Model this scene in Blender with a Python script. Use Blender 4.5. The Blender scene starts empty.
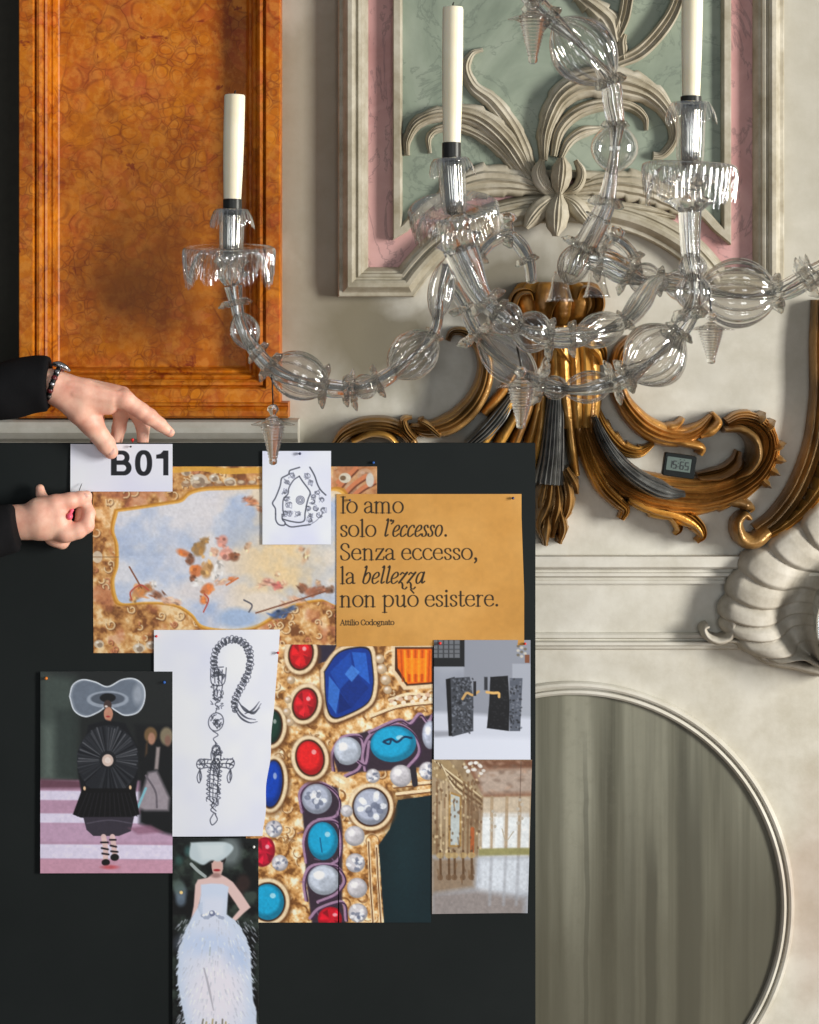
import bpy, math, random
import numpy as np
from mathutils import Vector, Matrix

# ---------------------------------------------------------------- camera, world, light
F = 2063.0          # focal length in pixels of the 819 x 1024 frame
D = 3.6             # camera to wall distance (m)
CZ = 1.55           # camera height (m)
HY = 300.0          # image row of the horizon
scene = bpy.context.scene
COL = scene.collection

cam_d = bpy.data.cameras.new('camera')
cam = bpy.data.objects.new('camera', cam_d)
COL.objects.link(cam)
cam.location = (0, -D, CZ)
cam.rotation_euler = (math.pi / 2, 0, 0)
cam_d.sensor_fit = 'VERTICAL'
cam_d.sensor_height = 36.0
cam_d.lens = F / 1024.0 * 36.0
cam_d.shift_y = -(512.0 - HY) / 1024.0
cam_d.clip_start = 0.05
scene.camera = cam

scene.view_settings.view_transform = 'Standard'
scene.view_settings.look = 'None'
scene.view_settings.exposure = -0.14
scene.view_settings.gamma = 1.0
scene.view_settings.use_curve_mapping = False

world = bpy.data.worlds.new('world')
scene.world = world
world.use_nodes = True
_bg = world.node_tree.nodes['Background']
_bg.inputs[0].default_value = (0.86, 0.93, 1.0, 1)
_bg.inputs[1].default_value = 0.24

def area(name, loc, target, sx, sy, power, col):
    l = bpy.data.lights.new(name, 'AREA')
    l.shape = 'RECTANGLE'; l.size = sx; l.size_y = sy; l.energy = power; l.color = col
    o = bpy.data.objects.new(name, l)
    COL.objects.link(o)
    o.location = loc
    o.rotation_euler = (Vector(target) - Vector(loc)).to_track_quat('-Z', 'Y').to_euler()
    return o
# right-hand window daylight first, then two added fills behind the camera
area('window_and_fill', (4.3, -2.75, 1.75), (0.0, 0.0, 1.2), 0.85, 2.0, 390, (1.0, 0.975, 0.93))
area('window_and_fill', (1.3, -5.4, 1.35), (0.1, 0.0, 1.0), 1.1, 1.9, 42, (0.93, 0.96, 1.0))  # added fill from behind the camera, not a seen window
area('window_and_fill', (-1.5, -5.6, 1.35), (0.0, 0.0, 1.0), 1.1, 1.9, 22, (0.93, 0.96, 1.0))  # second, weaker added fill, behind the camera to the left

cy = scene.cycles
cy.max_bounces = 14
cy.transmission_bounces = 12
cy.transparent_max_bounces = 24
cy.diffuse_bounces = 3
cy.glossy_bounces = 5
cy.caustics_reflective = False
cy.caustics_refractive = False
cy.sample_clamp_indirect = 4.0
cy.use_denoising = True

# ---------------------------------------------------------------- helpers
def W(px, py, y=0.0):
    """point of the place seen at photograph position px, py on the vertical plane y"""
    d = y + D
    return np.array([(px - 409.5) / F * d, y, CZ - (py - HY) / F * d])

def S(y=0.0):
    return (y + D) / F

def lin(r, g=None, b=None):
    if g is None:
        r, g, b = r
    def f(c):
        c /= 255.0
        return c / 12.92 if c <= 0.04045 else ((c + 0.055) / 1.055) ** 2.4
    return (f(r), f(g), f(b), 1.0)

BASE = {}
def tag(o, label=None, cat=None, group=None, kind=None):
    if label: o['label'] = label
    if cat: o['category'] = cat
    if group: o['group'] = group
    if kind: o['kind'] = kind
    return o

def empty(name, loc, label, cat, group=None):
    o = bpy.data.objects.new(name, None)
    COL.objects.link(o)
    o.location = [float(v) for v in loc]
    o.empty_display_size = 0.05
    BASE[o.name] = np.array(loc, float)
    return tag(o, label, cat, group)

def mk(name, verts, faces, mat, parent=None, smooth=True, base=None, label=None):
    """one mesh object from world-space vertices"""
    verts = np.asarray(verts, float)
    if parent is not None:
        b = BASE[parent.name]
    elif base is not None:
        b = np.asarray(base, float)
    else:
        lo, hi = verts.min(0), verts.max(0)
        b = np.array([(lo[0] + hi[0]) / 2, (lo[1] + hi[1]) / 2, lo[2]])
    me = bpy.data.meshes.new(name)
    me.from_pydata((verts - b).tolist(), [], [tuple(int(i) for i in f) for f in faces])
    me.validate()
    if smooth:
        me.polygons.foreach_set('use_smooth', [True] * len(me.polygons))
    if mat is not None:
        me.materials.append(mat)
    me.update()
    o = bpy.data.objects.new(name, me)
    COL.objects.link(o)
    if parent is not None:
        o.parent = parent
    else:
        o.location = b.tolist()
    BASE[o.name] = b
    if label: o['label'] = label
    return o

def autosmooth(o, deg=35):
    me = o.data
    import bmesh
    bm = bmesh.new(); bm.from_mesh(me)
    lim = math.radians(deg)
    for e in bm.edges:
        if len(e.link_faces) == 2 and e.calc_face_angle(0) > lim:
            e.smooth = False
    bm.to_mesh(me); bm.free()
    return o

def fixnormals(o):
    import bmesh
    bm = bmesh.new(); bm.from_mesh(o.data)
    bmesh.ops.recalc_face_normals(bm, faces=bm.faces)
    bm.to_mesh(o.data); bm.free()
    return o

class MB:
    """collects shapes of one part"""
    def __init__(s): s.v = []; s.f = []
    def add(s, v, f):
        n = len(s.v)
        s.v.extend([tuple(p) for p in v]); s.f.extend([tuple(i + n for i in q) for q in f])
        return s
    def box(s, a, b):
        x0, y0, z0 = np.minimum(a, b); x1, y1, z1 = np.maximum(a, b)
        v = [(x0,y0,z0),(x1,y0,z0),(x1,y1,z0),(x0,y1,z0),(x0,y0,z1),(x1,y0,z1),(x1,y1,z1),(x0,y1,z1)]
        f = [(0,3,2,1),(4,5,6,7),(0,1,5,4),(1,2,6,5),(2,3,7,6),(3,0,4,7)]
        return s.add(v, f)
    def build(s, name, mat, parent=None, smooth=True, **k):
        return mk(name, s.v, s.f, mat, parent, smooth, **k)

def catmull(pts, n):
    """n points evenly spread (by chord parameter) along a Catmull-Rom curve through pts (any dimension)"""
    p = np.asarray(pts, float)
    if len(p) == 2:
        t = np.linspace(0, 1, n)[:, None]
        return p[0] * (1 - t) + p[1] * t
    p = np.vstack([2 * p[0] - p[1], p, 2 * p[-1] - p[-2]])
    out = []
    m = 24
    for i in range(1, len(p) - 2):
        t = np.linspace(0, 1, m, endpoint=False)[:, None]
        a, b, c, d = p[i-1], p[i], p[i+1], p[i+2]
        out.append(0.5 * ((2*b) + (-a+c)*t + (2*a-5*b+4*c-d)*t**2 + (-a+3*b-3*c+d)*t**3))
    out.append(p[-2][None, :])
    q = np.vstack(out)
    k = min(3, q.shape[1])
    s = np.r_[0, np.cumsum(np.linalg.norm(np.diff(q[:, :k], axis=0), axis=1))]
    u = np.linspace(0, s[-1], n)
    return np.stack([np.interp(u, s, q[:, j]) for j in range(q.shape[1])], 1)

def interp_list(vals, n):
    vals = np.asarray(vals, float)
    if vals.ndim == 0:
        return np.full(n, float(vals))
    x = np.linspace(0, 1, len(vals))
    t = np.linspace(0, 1, n)
    # smooth interpolation
    i = np.clip(np.searchsorted(x, t, side='right') - 1, 0, len(x) - 2)
    f = (t - x[i]) / (x[i+1] - x[i])
    f = f * f * (3 - 2 * f) * 0.6 + f * 0.4
    return vals[i] * (1 - f) + vals[i+1] * f

def grid_faces(n, m, wrap_m=False, wrap_n=False, off=0):
    f = []
    for i in range(n if wrap_n else n - 1):
        for j in range(m if wrap_m else m - 1):
            a = i * m + j; b = i * m + (j + 1) % m
            c = ((i + 1) % n) * m + (j + 1) % m; d = ((i + 1) % n) * m + j
            f.append((a + off, b + off, c + off, d + off))
    return f

# --- ribbon relief : carved leaf or scroll standing on a wall plane
def ribbon(spine, hw, h, yb=0.0, style='leaf', ridges=3, serr=(0, 0), nser=8, n=60, m=15, edge=0.35, lift=0.0, back=0.006, ridge_amp=0.16, ymid=None):
    """spine in photograph px on the plane; hw half widths in px; h heights in m; returns verts, faces of a closed solid"""
    sp = catmull(spine, n)
    hwv = interp_list(hw, n); hv = interp_list(h, n); lf = interp_list(lift, n)
    if ymid is None: ymid = yb - float(np.mean(hv)) * 0.7 - float(np.mean(lf))
    s = S(ymid)
    tan = np.gradient(sp, axis=0); tan /= np.linalg.norm(tan, axis=1)[:, None] + 1e-9
    nor = np.stack([-tan[:, 1], tan[:, 0]], 1)
    t = np.linspace(0, 1, n)
    us = np.linspace(-1, 1, m)
    top = np.zeros((n, m, 3)); bot = np.zeros((n, m, 3))
    for j, u in enumerate(us):
        side = serr[0] if u < 0 else serr[1]
        saw = (t * nser) % 1.0
        k = 1.0 + side * (abs(u) ** 2) * (0.75 - saw * 1.3 if side else 0)
        # lobes slant backward
        off = u * hwv * k
        p = sp + nor * off[:, None]
        if style == 'leaf':
            prof = edge + (1 - edge) * (1 - abs(u) ** 2.2) + ridge_amp * math.cos(math.pi * ridges * u) * (1 - 0.5 * abs(u)) 
        elif style == 'channel':   # raised rims with a hollow between them
            prof = edge + (1 - edge) * (0.25 + 0.75 * math.exp(-((abs(u) - 0.74) / 0.17) ** 2)) + 0.28 * math.exp(-(u / 0.16) ** 2)
        elif style == 'bead':
            prof = edge + (1 - edge) * math.sqrt(max(0, 1 - u * u))
        elif style == 'flutes':
            prof = edge + (1 - edge) * math.sqrt(max(0, 1 - (u * 0.93) ** 2)) + ridge_amp * (abs(math.cos(math.pi * ridges * u / 2)) - 0.5) * 1.6
        elif style == 'roll':      # leaf rolling over to one side
            prof = edge + (1 - edge) * (math.exp(-((u - 0.45) / 0.4) ** 2)) + ridge_amp * math.cos(math.pi * ridges * u)
        elif style == 'cup':
            prof = edge + (1 - edge) * (abs(u) ** 1.5) + ridge_amp * math.exp(-(u / 0.15) ** 2)
        for i in range(n):
            q = W(p[i, 0], p[i, 1], ymid)
            top[i, j] = (q[0], yb - lf[i] - hv[i] * prof, q[2])
            bot[i, j] = (q[0], yb - lf[i] + back, q[2])
    v = np.vstack([top.reshape(-1, 3), bot.reshape(-1, 3)])
    N = n * m
    f = grid_faces(n, m)
    f += [tuple(reversed(q)) for q in grid_faces(n, m, off=N)]
    for i in range(n - 1):
        a, b = i * m, (i + 1) * m
        f.append((a, b, b + N, a + N))
        a, b = i * m + m - 1, (i + 1) * m + m - 1
        f.append((b, a, a + N, b + N))
    for j in range(m - 1):
        f.append((j + 1, j, j + N, j + 1 + N))
        a = (n - 1) * m + j
        f.append((a, a + 1, a + 1 + N, a + N))
    return v, f

def ribbon_part(name, mat, parent, *a, **k):
    lab = k.pop('label', None)
    v, f = ribbon(*a, **k)
    o = mk(name, v, f, mat, parent, label=lab)
    fixnormals(o)
    return autosmooth(o, 55)

# --- moulding : a profile carried along a path on a wall plane (x,z metres), mitred
def moulding(path, prof, closed=False):
    p = np.asarray(path, float)
    n = len(p)
    prof = np.asarray(prof, float)      # (offset to the left of travel, y)
    if closed:
        d = np.roll(p, -1, 0) - p
    else:
        d = np.diff(p, axis=0); d = np.vstack([d, d[-1]])
    d /= np.linalg.norm(d, axis=1)[:, None]
    nrm = np.stack([-d[:, 1], d[:, 0]], 1)
    v = []
    for i in range(n):
        if closed or 0 < i < n - 1:
            a, b = nrm[i - 1], nrm[i]
            mi = a + b; mi /= max(1e-6, np.linalg.norm(mi)); mi /= max(0.35, np.dot(mi, b))
        elif i == 0:
            mi = nrm[0]
        else:
            mi = nrm[n - 2]
        for o, y in prof:
            q = p[i] + mi * o
            v.append((q[0], y, q[1]))
    m = len(prof)
    f = grid_faces(n, m, wrap_m=True, wrap_n=closed)
    if not closed:
        f.append(tuple(range(m))); f.append(tuple((n - 1) * m + j for j in reversed(range(m))))
    return v, f

def moulding_part(name, mat, parent, path, prof, closed=False, ang=28, **k):
    v, f = moulding(path, prof, closed)
    o = mk(name, v, f, mat, parent, **k)
    fixnormals(o)
    return autosmooth(o, ang)

def XZ(px, py, y=0.0):
    q = W(px, py, y)
    return (q[0], q[2])

# --- tube swept along a 3-D path with ribs
def frames(P):
    T = np.gradient(P, axis=0); T /= np.linalg.norm(T, axis=1)[:, None] + 1e-12
    up = np.array([0, 1.0, 0]) if abs(T[0][1]) < 0.9 else np.array([1.0, 0, 0])
    N = np.cross(T[0], up); N /= np.linalg.norm(N)
    Ns = [N]
    for i in range(1, len(P)):
        N = Ns[-1] - T[i] * np.dot(Ns[-1], T[i]); N /= np.linalg.norm(N); Ns.append(N)
    Ns = np.array(Ns)
    return T, Ns, np.cross(T, Ns)

def tube(P, R, seg=20, ribs=0, amp=0.0, twist=0.0, caps=True):
    P = np.asarray(P, float); n = len(P)
    R = interp_list(R, n) if np.ndim(R) != 1 or len(R) != n else np.asarray(R, float)
    T, N, B = frames(P)
    th = np.linspace(0, 2 * math.pi, seg, endpoint=False)
    v = []
    for i in range(n):
        tw = twist * i / n
        r = R[i] * (1 + amp * np.cos(ribs * (th + tw))) if ribs else np.full(seg, R[i])
        v.append(P[i] + N[i] * (np.cos(th) * r)[:, None] + B[i] * (np.sin(th) * r)[:, None])
    v = np.vstack(v)
    f = grid_faces(n, seg, wrap_m=True)
    if caps:
        f.append(tuple(reversed(range(seg)))); f.append(tuple((n - 1) * seg + j for j in range(seg)))
    return v, f

def axis_frame(axis):
    a = np.asarray(axis, float); a /= np.linalg.norm(a)
    h = np.array([0, 1.0, 0]) if abs(a[1]) < 0.9 else np.array([1.0, 0, 0])
    x = np.cross(h, a); x /= np.linalg.norm(x)
    return x, np.cross(a, x), a

def lathe(c, axis, prof, seg=32, ribs=0, amp=0.0, twist=0.0, closed=False):
    """prof : list of (radius, height along the axis)"""
    x, y, a = axis_frame(axis)
    c = np.asarray(c, float)
    th = np.linspace(0, 2 * math.pi, seg, endpoint=False)
    v = []
    n = len(prof)
    for i, (r, h) in enumerate(prof):
        rr = r * (1 + amp * np.cos(ribs * (th + twist * i / n))) if ribs else np.full(seg, r)
        v.append(c + a * h + x * (np.cos(th) * rr)[:, None] + y * (np.sin(th) * rr)[:, None])
    v = np.vstack(v)
    f = grid_faces(n, seg, wrap_m=True, wrap_n=closed)
    if not closed:
        if prof[0][0] > 1e-5: f.append(tuple(reversed(range(seg))))
        if prof[-1][0] > 1e-5: f.append(tuple((n - 1) * seg + j for j in range(seg)))
    return v, f

# --- smooth implicit bodies
def smin(a, b, k):
    h = np.clip(0.5 + 0.5 * (b - a) / k, 0, 1)
    return b * (1 - h) + a * h - k * h * (1 - h)

def cone_sd(P, a, b, ra, rb):
    a = np.asarray(a, float); b = np.asarray(b, float)
    ab = b - a
    t = np.clip(((P - a) @ ab) / max(1e-9, ab @ ab), 0, 1)
    return np.linalg.norm(P - a - t[..., None] * ab, axis=-1) - (ra + (rb - ra) * t)

def ell_sd(P, c, r):
    r = np.asarray(r, float)
    q = np.linalg.norm((P - np.asarray(c, float)) / r, axis=-1)
    return (q - 1) * r.min()

def surface_net(field, lo, hi, h, chunk=40):
    """field(P)->signed distance; returns verts, quads"""
    lo = np.asarray(lo, float); hi = np.asarray(hi, float)
    nx, ny, nz = [int(math.ceil(v)) + 1 for v in (hi - lo) / h]
    X = lo[0] + h * np.arange(nx); Y = lo[1] + h * np.arange(ny); Z = lo[2] + h * np.arange(nz)
    V = np.empty((nx, ny, nz))
    for i0 in range(0, nx, chunk):
        G = np.stack(np.meshgrid(X[i0:i0+chunk], Y, Z, indexing='ij'), -1)
        V[i0:i0+chunk] = field(G)
    ins = V < 0
    c = np.zeros((nx-1, ny-1, nz-1), int)
    for dx in (0, 1):
        for dy in (0, 1):
            for dz in (0, 1):
                c += ins[dx:nx-1+dx, dy:ny-1+dy, dz:nz-1+dz]
    act = (c > 0) & (c < 8)
    idx = np.full(act.shape, -1, int)
    ijk = np.argwhere(act)
    idx[act] = np.arange(len(ijk))
    acc = np.zeros((len(ijk), 3)); cnt = np.zeros(len(ijk))
    corners = [(a, b, d) for a in (0, 1) for b in (0, 1) for d in (0, 1)]
    for p in corners:
        for ax in range(3):
            if p[ax] == 0:
                q = list(p); q[ax] = 1
                va = V[ijk[:, 0]+p[0], ijk[:, 1]+p[1], ijk[:, 2]+p[2]]
                vb = V[ijk[:, 0]+q[0], ijk[:, 1]+q[1], ijk[:, 2]+q[2]]
                m = (va < 0) != (vb < 0)
                t = np.where(m, va / np.where(m, va - vb, 1), 0)
                pos = np.tile(np.array(p, float), (len(ijk), 1)); pos[:, ax] += t
                acc[m] += pos[m]; cnt[m] += 1
    verts = lo + h * (ijk + acc / cnt[:, None])
    faces = []
    for ax in range(3):
        o1, o2 = (ax + 1) % 3, (ax + 2) % 3
        sl = [slice(None)] * 3; sl2 = [slice(None)] * 3
        sl[ax] = slice(0, -1); sl2[ax] = slice(1, None)
        A = ins[tuple(sl)]; B = ins[tuple(sl2)]
        e = np.argwhere(A != B)
        for s in (1,):
            ok = (e[:, o1] > 0) & (e[:, o2] > 0) & (e[:, o1] < (nx, ny, nz)[o1] - 1) & (e[:, o2] < (nx, ny, nz)[o2] - 1)
            e = e[ok]
        def cell(d1, d2):
            q = e.copy(); q[:, o1] -= d1; q[:, o2] -= d2
            return idx[q[:, 0], q[:, 1], q[:, 2]]
        quad = np.stack([cell(1, 1), cell(0, 1), cell(0, 0), cell(1, 0)], 1)
        flip = ~A[e[:, 0], e[:, 1], e[:, 2]]
        quad[flip] = quad[flip][:, ::-1]
        faces.append(quad)
    faces = np.vstack(faces)
    faces = faces[(faces >= 0).all(1)]
    return verts, faces

def sphere_vf(c, r, n=8, m=12):
    r = np.ones(3) * np.asarray(r, float)
    v = [np.array(c) + r * (0, 0, 1)]
    for i in range(1, n):
        a = math.pi * i / n
        for j in range(m):
            b = 2 * math.pi * j / m
            v.append(np.array(c) + r * (math.sin(a) * math.cos(b), math.sin(a) * math.sin(b), math.cos(a)))
    v.append(np.array(c) - r * (0, 0, 1))
    f = [(0, 1 + j, 1 + (j + 1) % m) for j in range(m)]
    for i in range(n - 2):
        for j in range(m):
            a = 1 + i * m + j; b = 1 + i * m + (j + 1) % m
            f.append((a, a + m, b + m, b))
    L = len(v) - 1; o = 1 + (n - 2) * m
    f += [(L, o + (j + 1) % m, o + j) for j in range(m)]
    return v, f

# ---------------------------------------------------------------- materials
def newmat(name):
    m = bpy.data.materials.new(name)
    m.use_nodes = True
    nt = m.node_tree
    return m, nt, nt.nodes['Principled BSDF']

def N(nt, typ, **kw):
    n = nt.nodes.new(typ)
    for k, v in kw.items():
        if k.startswith('in_'):
            key = k[3:]
            n.inputs[int(key) if key.isdigit() else key].default_value = v
        else:
            setattr(n, k, v)
    return n

def ramp(nt, fac, stops, interp='LINEAR'):
    r = nt.nodes.new('ShaderNodeValToRGB')
    r.color_ramp.interpolation = interp
    el = r.color_ramp.elements
    while len(el) > 1: el.remove(el[-1])
    el[0].position = stops[0][0]; el[0].color = stops[0][1]
    for p, c in stops[1:]:
        e = el.new(p); e.color = c
    nt.links.new(fac, r.inputs[0])
    return r.outputs[0]

def mix(nt, fac, a, b, mode='MIX'):
    n = nt.nodes.new('ShaderNodeMix'); n.data_type = 'RGBA'; n.blend_type = mode
    for sock, val in ((n.inputs[0], fac), (n.inputs[6], a), (n.inputs[7], b)):
        if isinstance(val, bpy.types.NodeSocket): nt.links.new(val, sock)
        else: sock.default_value = val
    return n.outputs[2]

def coords(nt, scale=(1, 1, 1), rot=(0, 0, 0), loc=(0, 0, 0)):
    g = nt.nodes.new('ShaderNodeNewGeometry')      # world position: nothing here moves
    mp = nt.nodes.new('ShaderNodeMapping')
    mp.inputs['Scale'].default_value = scale; mp.inputs['Rotation'].default_value = rot; mp.inputs['Location'].default_value = loc
    nt.links.new(g.outputs['Position'], mp.inputs[0])
    return mp.outputs[0]

def noise(nt, vec, scale, detail=4, rough=0.55, dist=0.0):
    n = nt.nodes.new('ShaderNodeTexNoise')
    n.inputs['Scale'].default_value = scale; n.inputs['Detail'].default_value = detail
    n.inputs['Roughness'].default_value = rough; n.inputs['Distortion'].default_value = dist
    nt.links.new(vec, n.inputs['Vector'])
    return n.outputs['Fac']

def bump(nt, bsdf, h, strength=0.3, dist=0.002):
    b = nt.nodes.new('ShaderNodeBump'); b.inputs['Strength'].default_value = strength; b.inputs['Distance'].default_value = dist
    nt.links.new(h, b.inputs['Height']); nt.links.new(b.outputs[0], bsdf.inputs['Normal'])

def plain(name, col, rough=0.5, metal=0.0, **kw):
    m, nt, b = newmat(name)
    v = coords(nt)
    n = noise(nt, v, 60, 3)
    c = lin(*col)
    nt.links.new(ramp(nt, n, [(0.3, tuple(x * 0.9 for x in c[:3]) + (1,)), (0.7, tuple(min(1, x * 1.08) for x in c[:3]) + (1,))]), b.inputs['Base Color'])
    b.inputs['Roughness'].default_value = rough; b.inputs['Metallic'].default_value = metal
    for k, val in kw.items(): b.inputs[k].default_value = val
    return m

M = {}
def build_materials():
    # aged plaster
    m, nt, b = newmat('plaster')
    v = coords(nt)
    n1 = noise(nt, v, 2.2, 5, 0.6); n2 = noise(nt, v, 14, 6, 0.65); n3 = noise(nt, v, 5.5, 4, 0.5, 0.6)
    base = ramp(nt, n1, [(0.3, lin(184, 178, 160)), (0.5, lin(200, 196, 182)), (0.72, lin(211, 208, 198))])
    base = mix(nt, 0.35, base, ramp(nt, n2, [(0.35, lin(160, 153, 134)), (0.62, lin(212, 209, 199))]))
    # stains and dark patches, plus shade painted on the upper and left wall
    g = nt.nodes.new('ShaderNodeNewGeometry')
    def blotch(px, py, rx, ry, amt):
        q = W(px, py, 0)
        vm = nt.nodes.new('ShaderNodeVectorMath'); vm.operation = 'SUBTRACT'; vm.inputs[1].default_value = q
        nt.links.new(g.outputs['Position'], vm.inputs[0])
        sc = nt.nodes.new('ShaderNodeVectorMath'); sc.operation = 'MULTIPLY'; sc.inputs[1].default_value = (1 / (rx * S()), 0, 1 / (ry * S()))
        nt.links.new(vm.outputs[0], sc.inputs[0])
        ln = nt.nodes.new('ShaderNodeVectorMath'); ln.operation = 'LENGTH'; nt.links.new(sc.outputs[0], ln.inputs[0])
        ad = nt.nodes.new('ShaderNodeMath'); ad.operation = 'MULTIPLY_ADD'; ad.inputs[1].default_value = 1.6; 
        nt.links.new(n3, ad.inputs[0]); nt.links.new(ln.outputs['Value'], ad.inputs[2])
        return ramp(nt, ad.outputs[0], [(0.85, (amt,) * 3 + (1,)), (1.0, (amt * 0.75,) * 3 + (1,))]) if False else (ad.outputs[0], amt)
    def stain_and_shade(col, colr, px, py, rx, ry, amt):
        f, a = blotch(px, py, rx, ry, amt)
        mr = nt.nodes.new('ShaderNodeMapRange'); mr.inputs[1].default_value = 1.25; mr.inputs[2].default_value = 1.95
        mr.inputs[3].default_value = a; mr.inputs[4].default_value = 0.0
        nt.links.new(f, mr.inputs[0])
        return mix(nt, mr.outputs[0], col, colr)
    base = stain_and_shade(base, lin(98, 90, 70), 385, 338, 66, 60, 0.9)
    base = stain_and_shade(base, lin(96, 88, 68), 500, 285, 80, 62, 0.85)
    base = stain_and_shade(base, lin(128, 120, 98), 320, 140, 110, 330, 0.7)  # painted falloff: left strip darker, away from the window
    base = stain_and_shade(base, lin(150, 145, 130), 800, 60, 260, 420, 0.55)  # painted shade: upper right plaster darker than the lower wall
    base = stain_and_shade(base, lin(160, 130, 112), 815, 900, 45, 120, 0.4)
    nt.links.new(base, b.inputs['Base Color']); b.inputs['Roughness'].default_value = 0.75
    bump(nt, b, n2, 0.25, 0.003)
    M['plaster'] = m
    # carved stucco
    for key, c0, c1, c2 in (('stucco', (136, 126, 102), (172, 163, 142), (196, 189, 172)), ('frame_paint', (138, 128, 104), (168, 160, 140), (190, 184, 167)),
                            ('shell_stucco', (150, 142, 126), (176, 169, 154), (194, 188, 175))):
        m, nt, b = newmat(key)
        v = coords(nt); n1 = noise(nt, v, 18, 6, 0.65); n2 = noise(nt, v, 90, 4, 0.6)
        nt.links.new(ramp(nt, n1, [(0.28, lin(*c0)), (0.5, lin(*c1)), (0.7, lin(*c2))]), b.inputs['Base Color'])
        b.inputs['Roughness'].default_value = 0.7
        bump(nt, b, n2, 0.35, 0.0015)
        M[key] = m
    # old gilded moulding edges seen as brown
    # orange nodular marble
    m, nt, b = newmat('orange_marble')
    v = coords(nt)
    w = nt.nodes.new('ShaderNodeTexNoise'); w.inputs['Scale'].default_value = 9; w.inputs['Detail'].default_value = 3
    nt.links.new(v, w.inputs['Vector'])
    wv = nt.nodes.new('ShaderNodeVectorMath'); wv.operation = 'MULTIPLY_ADD'; wv.inputs[1].default_value = (0.05, 0.05, 0.05)
    nt.links.new(w.outputs['Color'], wv.inputs[0]); nt.links.new(v, wv.inputs[2])
    def vor(feature, scale):
        n = N(nt, 'ShaderNodeTexVoronoi', feature=feature); n.inputs['Scale'].default_value = scale
        nt.links.new(wv.outputs[0], n.inputs['Vector']); return n
    vo, vo2, ve, ve2 = vor('F1', 21), vor('F1', 46), vor('DISTANCE_TO_EDGE', 21), vor('DISTANCE_TO_EDGE', 46)
    n1 = noise(nt, v, 5, 5, 0.6); n2 = noise(nt, v, 26, 6, 0.7); n3 = noise(nt, v, 70, 4, 0.6); n4 = noise(nt, v, 8, 4, 0.6, 0.4); n5 = noise(nt, v, 160, 3, 0.6)
    pick = ramp(nt, n4, [(0.44, (0, 0, 0, 1)), (0.52, (1, 1, 1, 1))])     # small nodules here, large ones there
    def cellcol(vv):
        sc_ = nt.nodes.new('ShaderNodeSeparateColor'); nt.links.new(vv.outputs['Color'], sc_.inputs[0])
        return ramp(nt, sc_.outputs[0], [(0.0, lin(142, 62, 4)), (0.3, lin(180, 94, 8)), (0.6, lin(202, 118, 16)), (0.8, lin(182, 84, 16)), (1.0, lin(186, 90, 48))])
    cell = mix(nt, pick, cellcol(vo), cellcol(vo2))
    big = ramp(nt, n1, [(0.3, lin(140, 56, 6)), (0.45, lin(188, 102, 10)), (0.56, lin(206, 124, 20)), (0.66, lin(194, 100, 48))])
    col = mix(nt, 0.5, cell, big)
    col = mix(nt, ramp(nt, n2, [(0.50, (0, 0, 0, 1)), (0.74, (0.6, 0.6, 0.6, 1))]), col, lin(158, 58, 10))
    col = mix(nt, ramp(nt, n3, [(0.40, (0.35, 0.35, 0.35, 1)), (0.55, (0, 0, 0, 1))]), col, lin(222, 150, 62))
    def disc(vv, rad):
        return ramp(nt, vv.outputs['Distance'], [(rad - .10, (0, 0, 0, 1)), (rad - .03, (.55, .55, .55, 1)), (rad + .02, (.42, .42, .42, 1)), (rad + .06, (.1, .1, .1, 1)), (rad + .3, (.35, .35, .35, 1))])
    def edgefac(vv, w0, w1): return ramp(nt, vv.outputs['Distance'], [(0.0, (0.75, 0.75, 0.75, 1)), (w0, (0.45, 0.45, 0.45, 1)), (w1, (0, 0, 0, 1))])
    edge = mix(nt, pick, mix(nt, 1.0, edgefac(ve, .02, .06), disc(vo, .50), 'LIGHTEN'), mix(nt, 1.0, edgefac(ve2, .03, .09), disc(vo2, .48), 'LIGHTEN'))
    vis = ramp(nt, noise(nt, v, 17, 4, 0.65), [(0.38, (0.05, 0.05, 0.05, 1)), (0.58, (1, 1, 1, 1))])
    em = nt.nodes.new('ShaderNodeMath'); em.operation = 'MULTIPLY'; nt.links.new(edge, em.inputs[0]); nt.links.new(vis, em.inputs[1])
    col = mix(nt, em.outputs[0], col, lin(112, 40, 10))
    spot = ramp(nt, noise(nt, v, 15, 4, 0.75, 0.7), [(0.63, (0, 0, 0, 1)), (0.68, (0.8, 0.8, 0.8, 1))])
    col = mix(nt, spot, col, lin(118, 34, 12))
    # a large smoky clouding in the middle of the slab
    g = nt.nodes.new('ShaderNodeNewGeometry')
    for px, py, rx, ry, amt in ((135, 285, 85, 85, 0.8), (160, 200, 130, 120, 0.45)):
        q = W(px, py, 0)
        vm = nt.nodes.new('ShaderNodeVectorMath'); vm.operation = 'SUBTRACT'; vm.inputs[1].default_value = q
        nt.links.new(g.outputs['Position'], vm.inputs[0])
        sc = nt.nodes.new('ShaderNodeVectorMath'); sc.operation = 'MULTIPLY'; sc.inputs[1].default_value = (1 / (rx * S()), 0, 1 / (ry * S()))
        nt.links.new(vm.outputs[0], sc.inputs[0])
        ln = nt.nodes.new('ShaderNodeVectorMath'); ln.operation = 'LENGTH'; nt.links.new(sc.outputs[0], ln.inputs[0])
        ad = nt.nodes.new('ShaderNodeMath'); ad.operation = 'MULTIPLY_ADD'; ad.inputs[1].default_value = 1.2
        nt.links.new(n1, ad.inputs[0]); nt.links.new(ln.outputs['Value'], ad.inputs[2])
        mr = nt.nodes.new('ShaderNodeMapRange'); mr.inputs[1].default_value = 0.75; mr.inputs[2].default_value = 1.75
        mr.inputs[3].default_value = amt; mr.inputs[4].default_value = 0.0
        nt.links.new(ad.outputs[0], mr.inputs[0])
        col = mix(nt, mr.outputs[0], col, lin(84, 44, 4))
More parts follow.
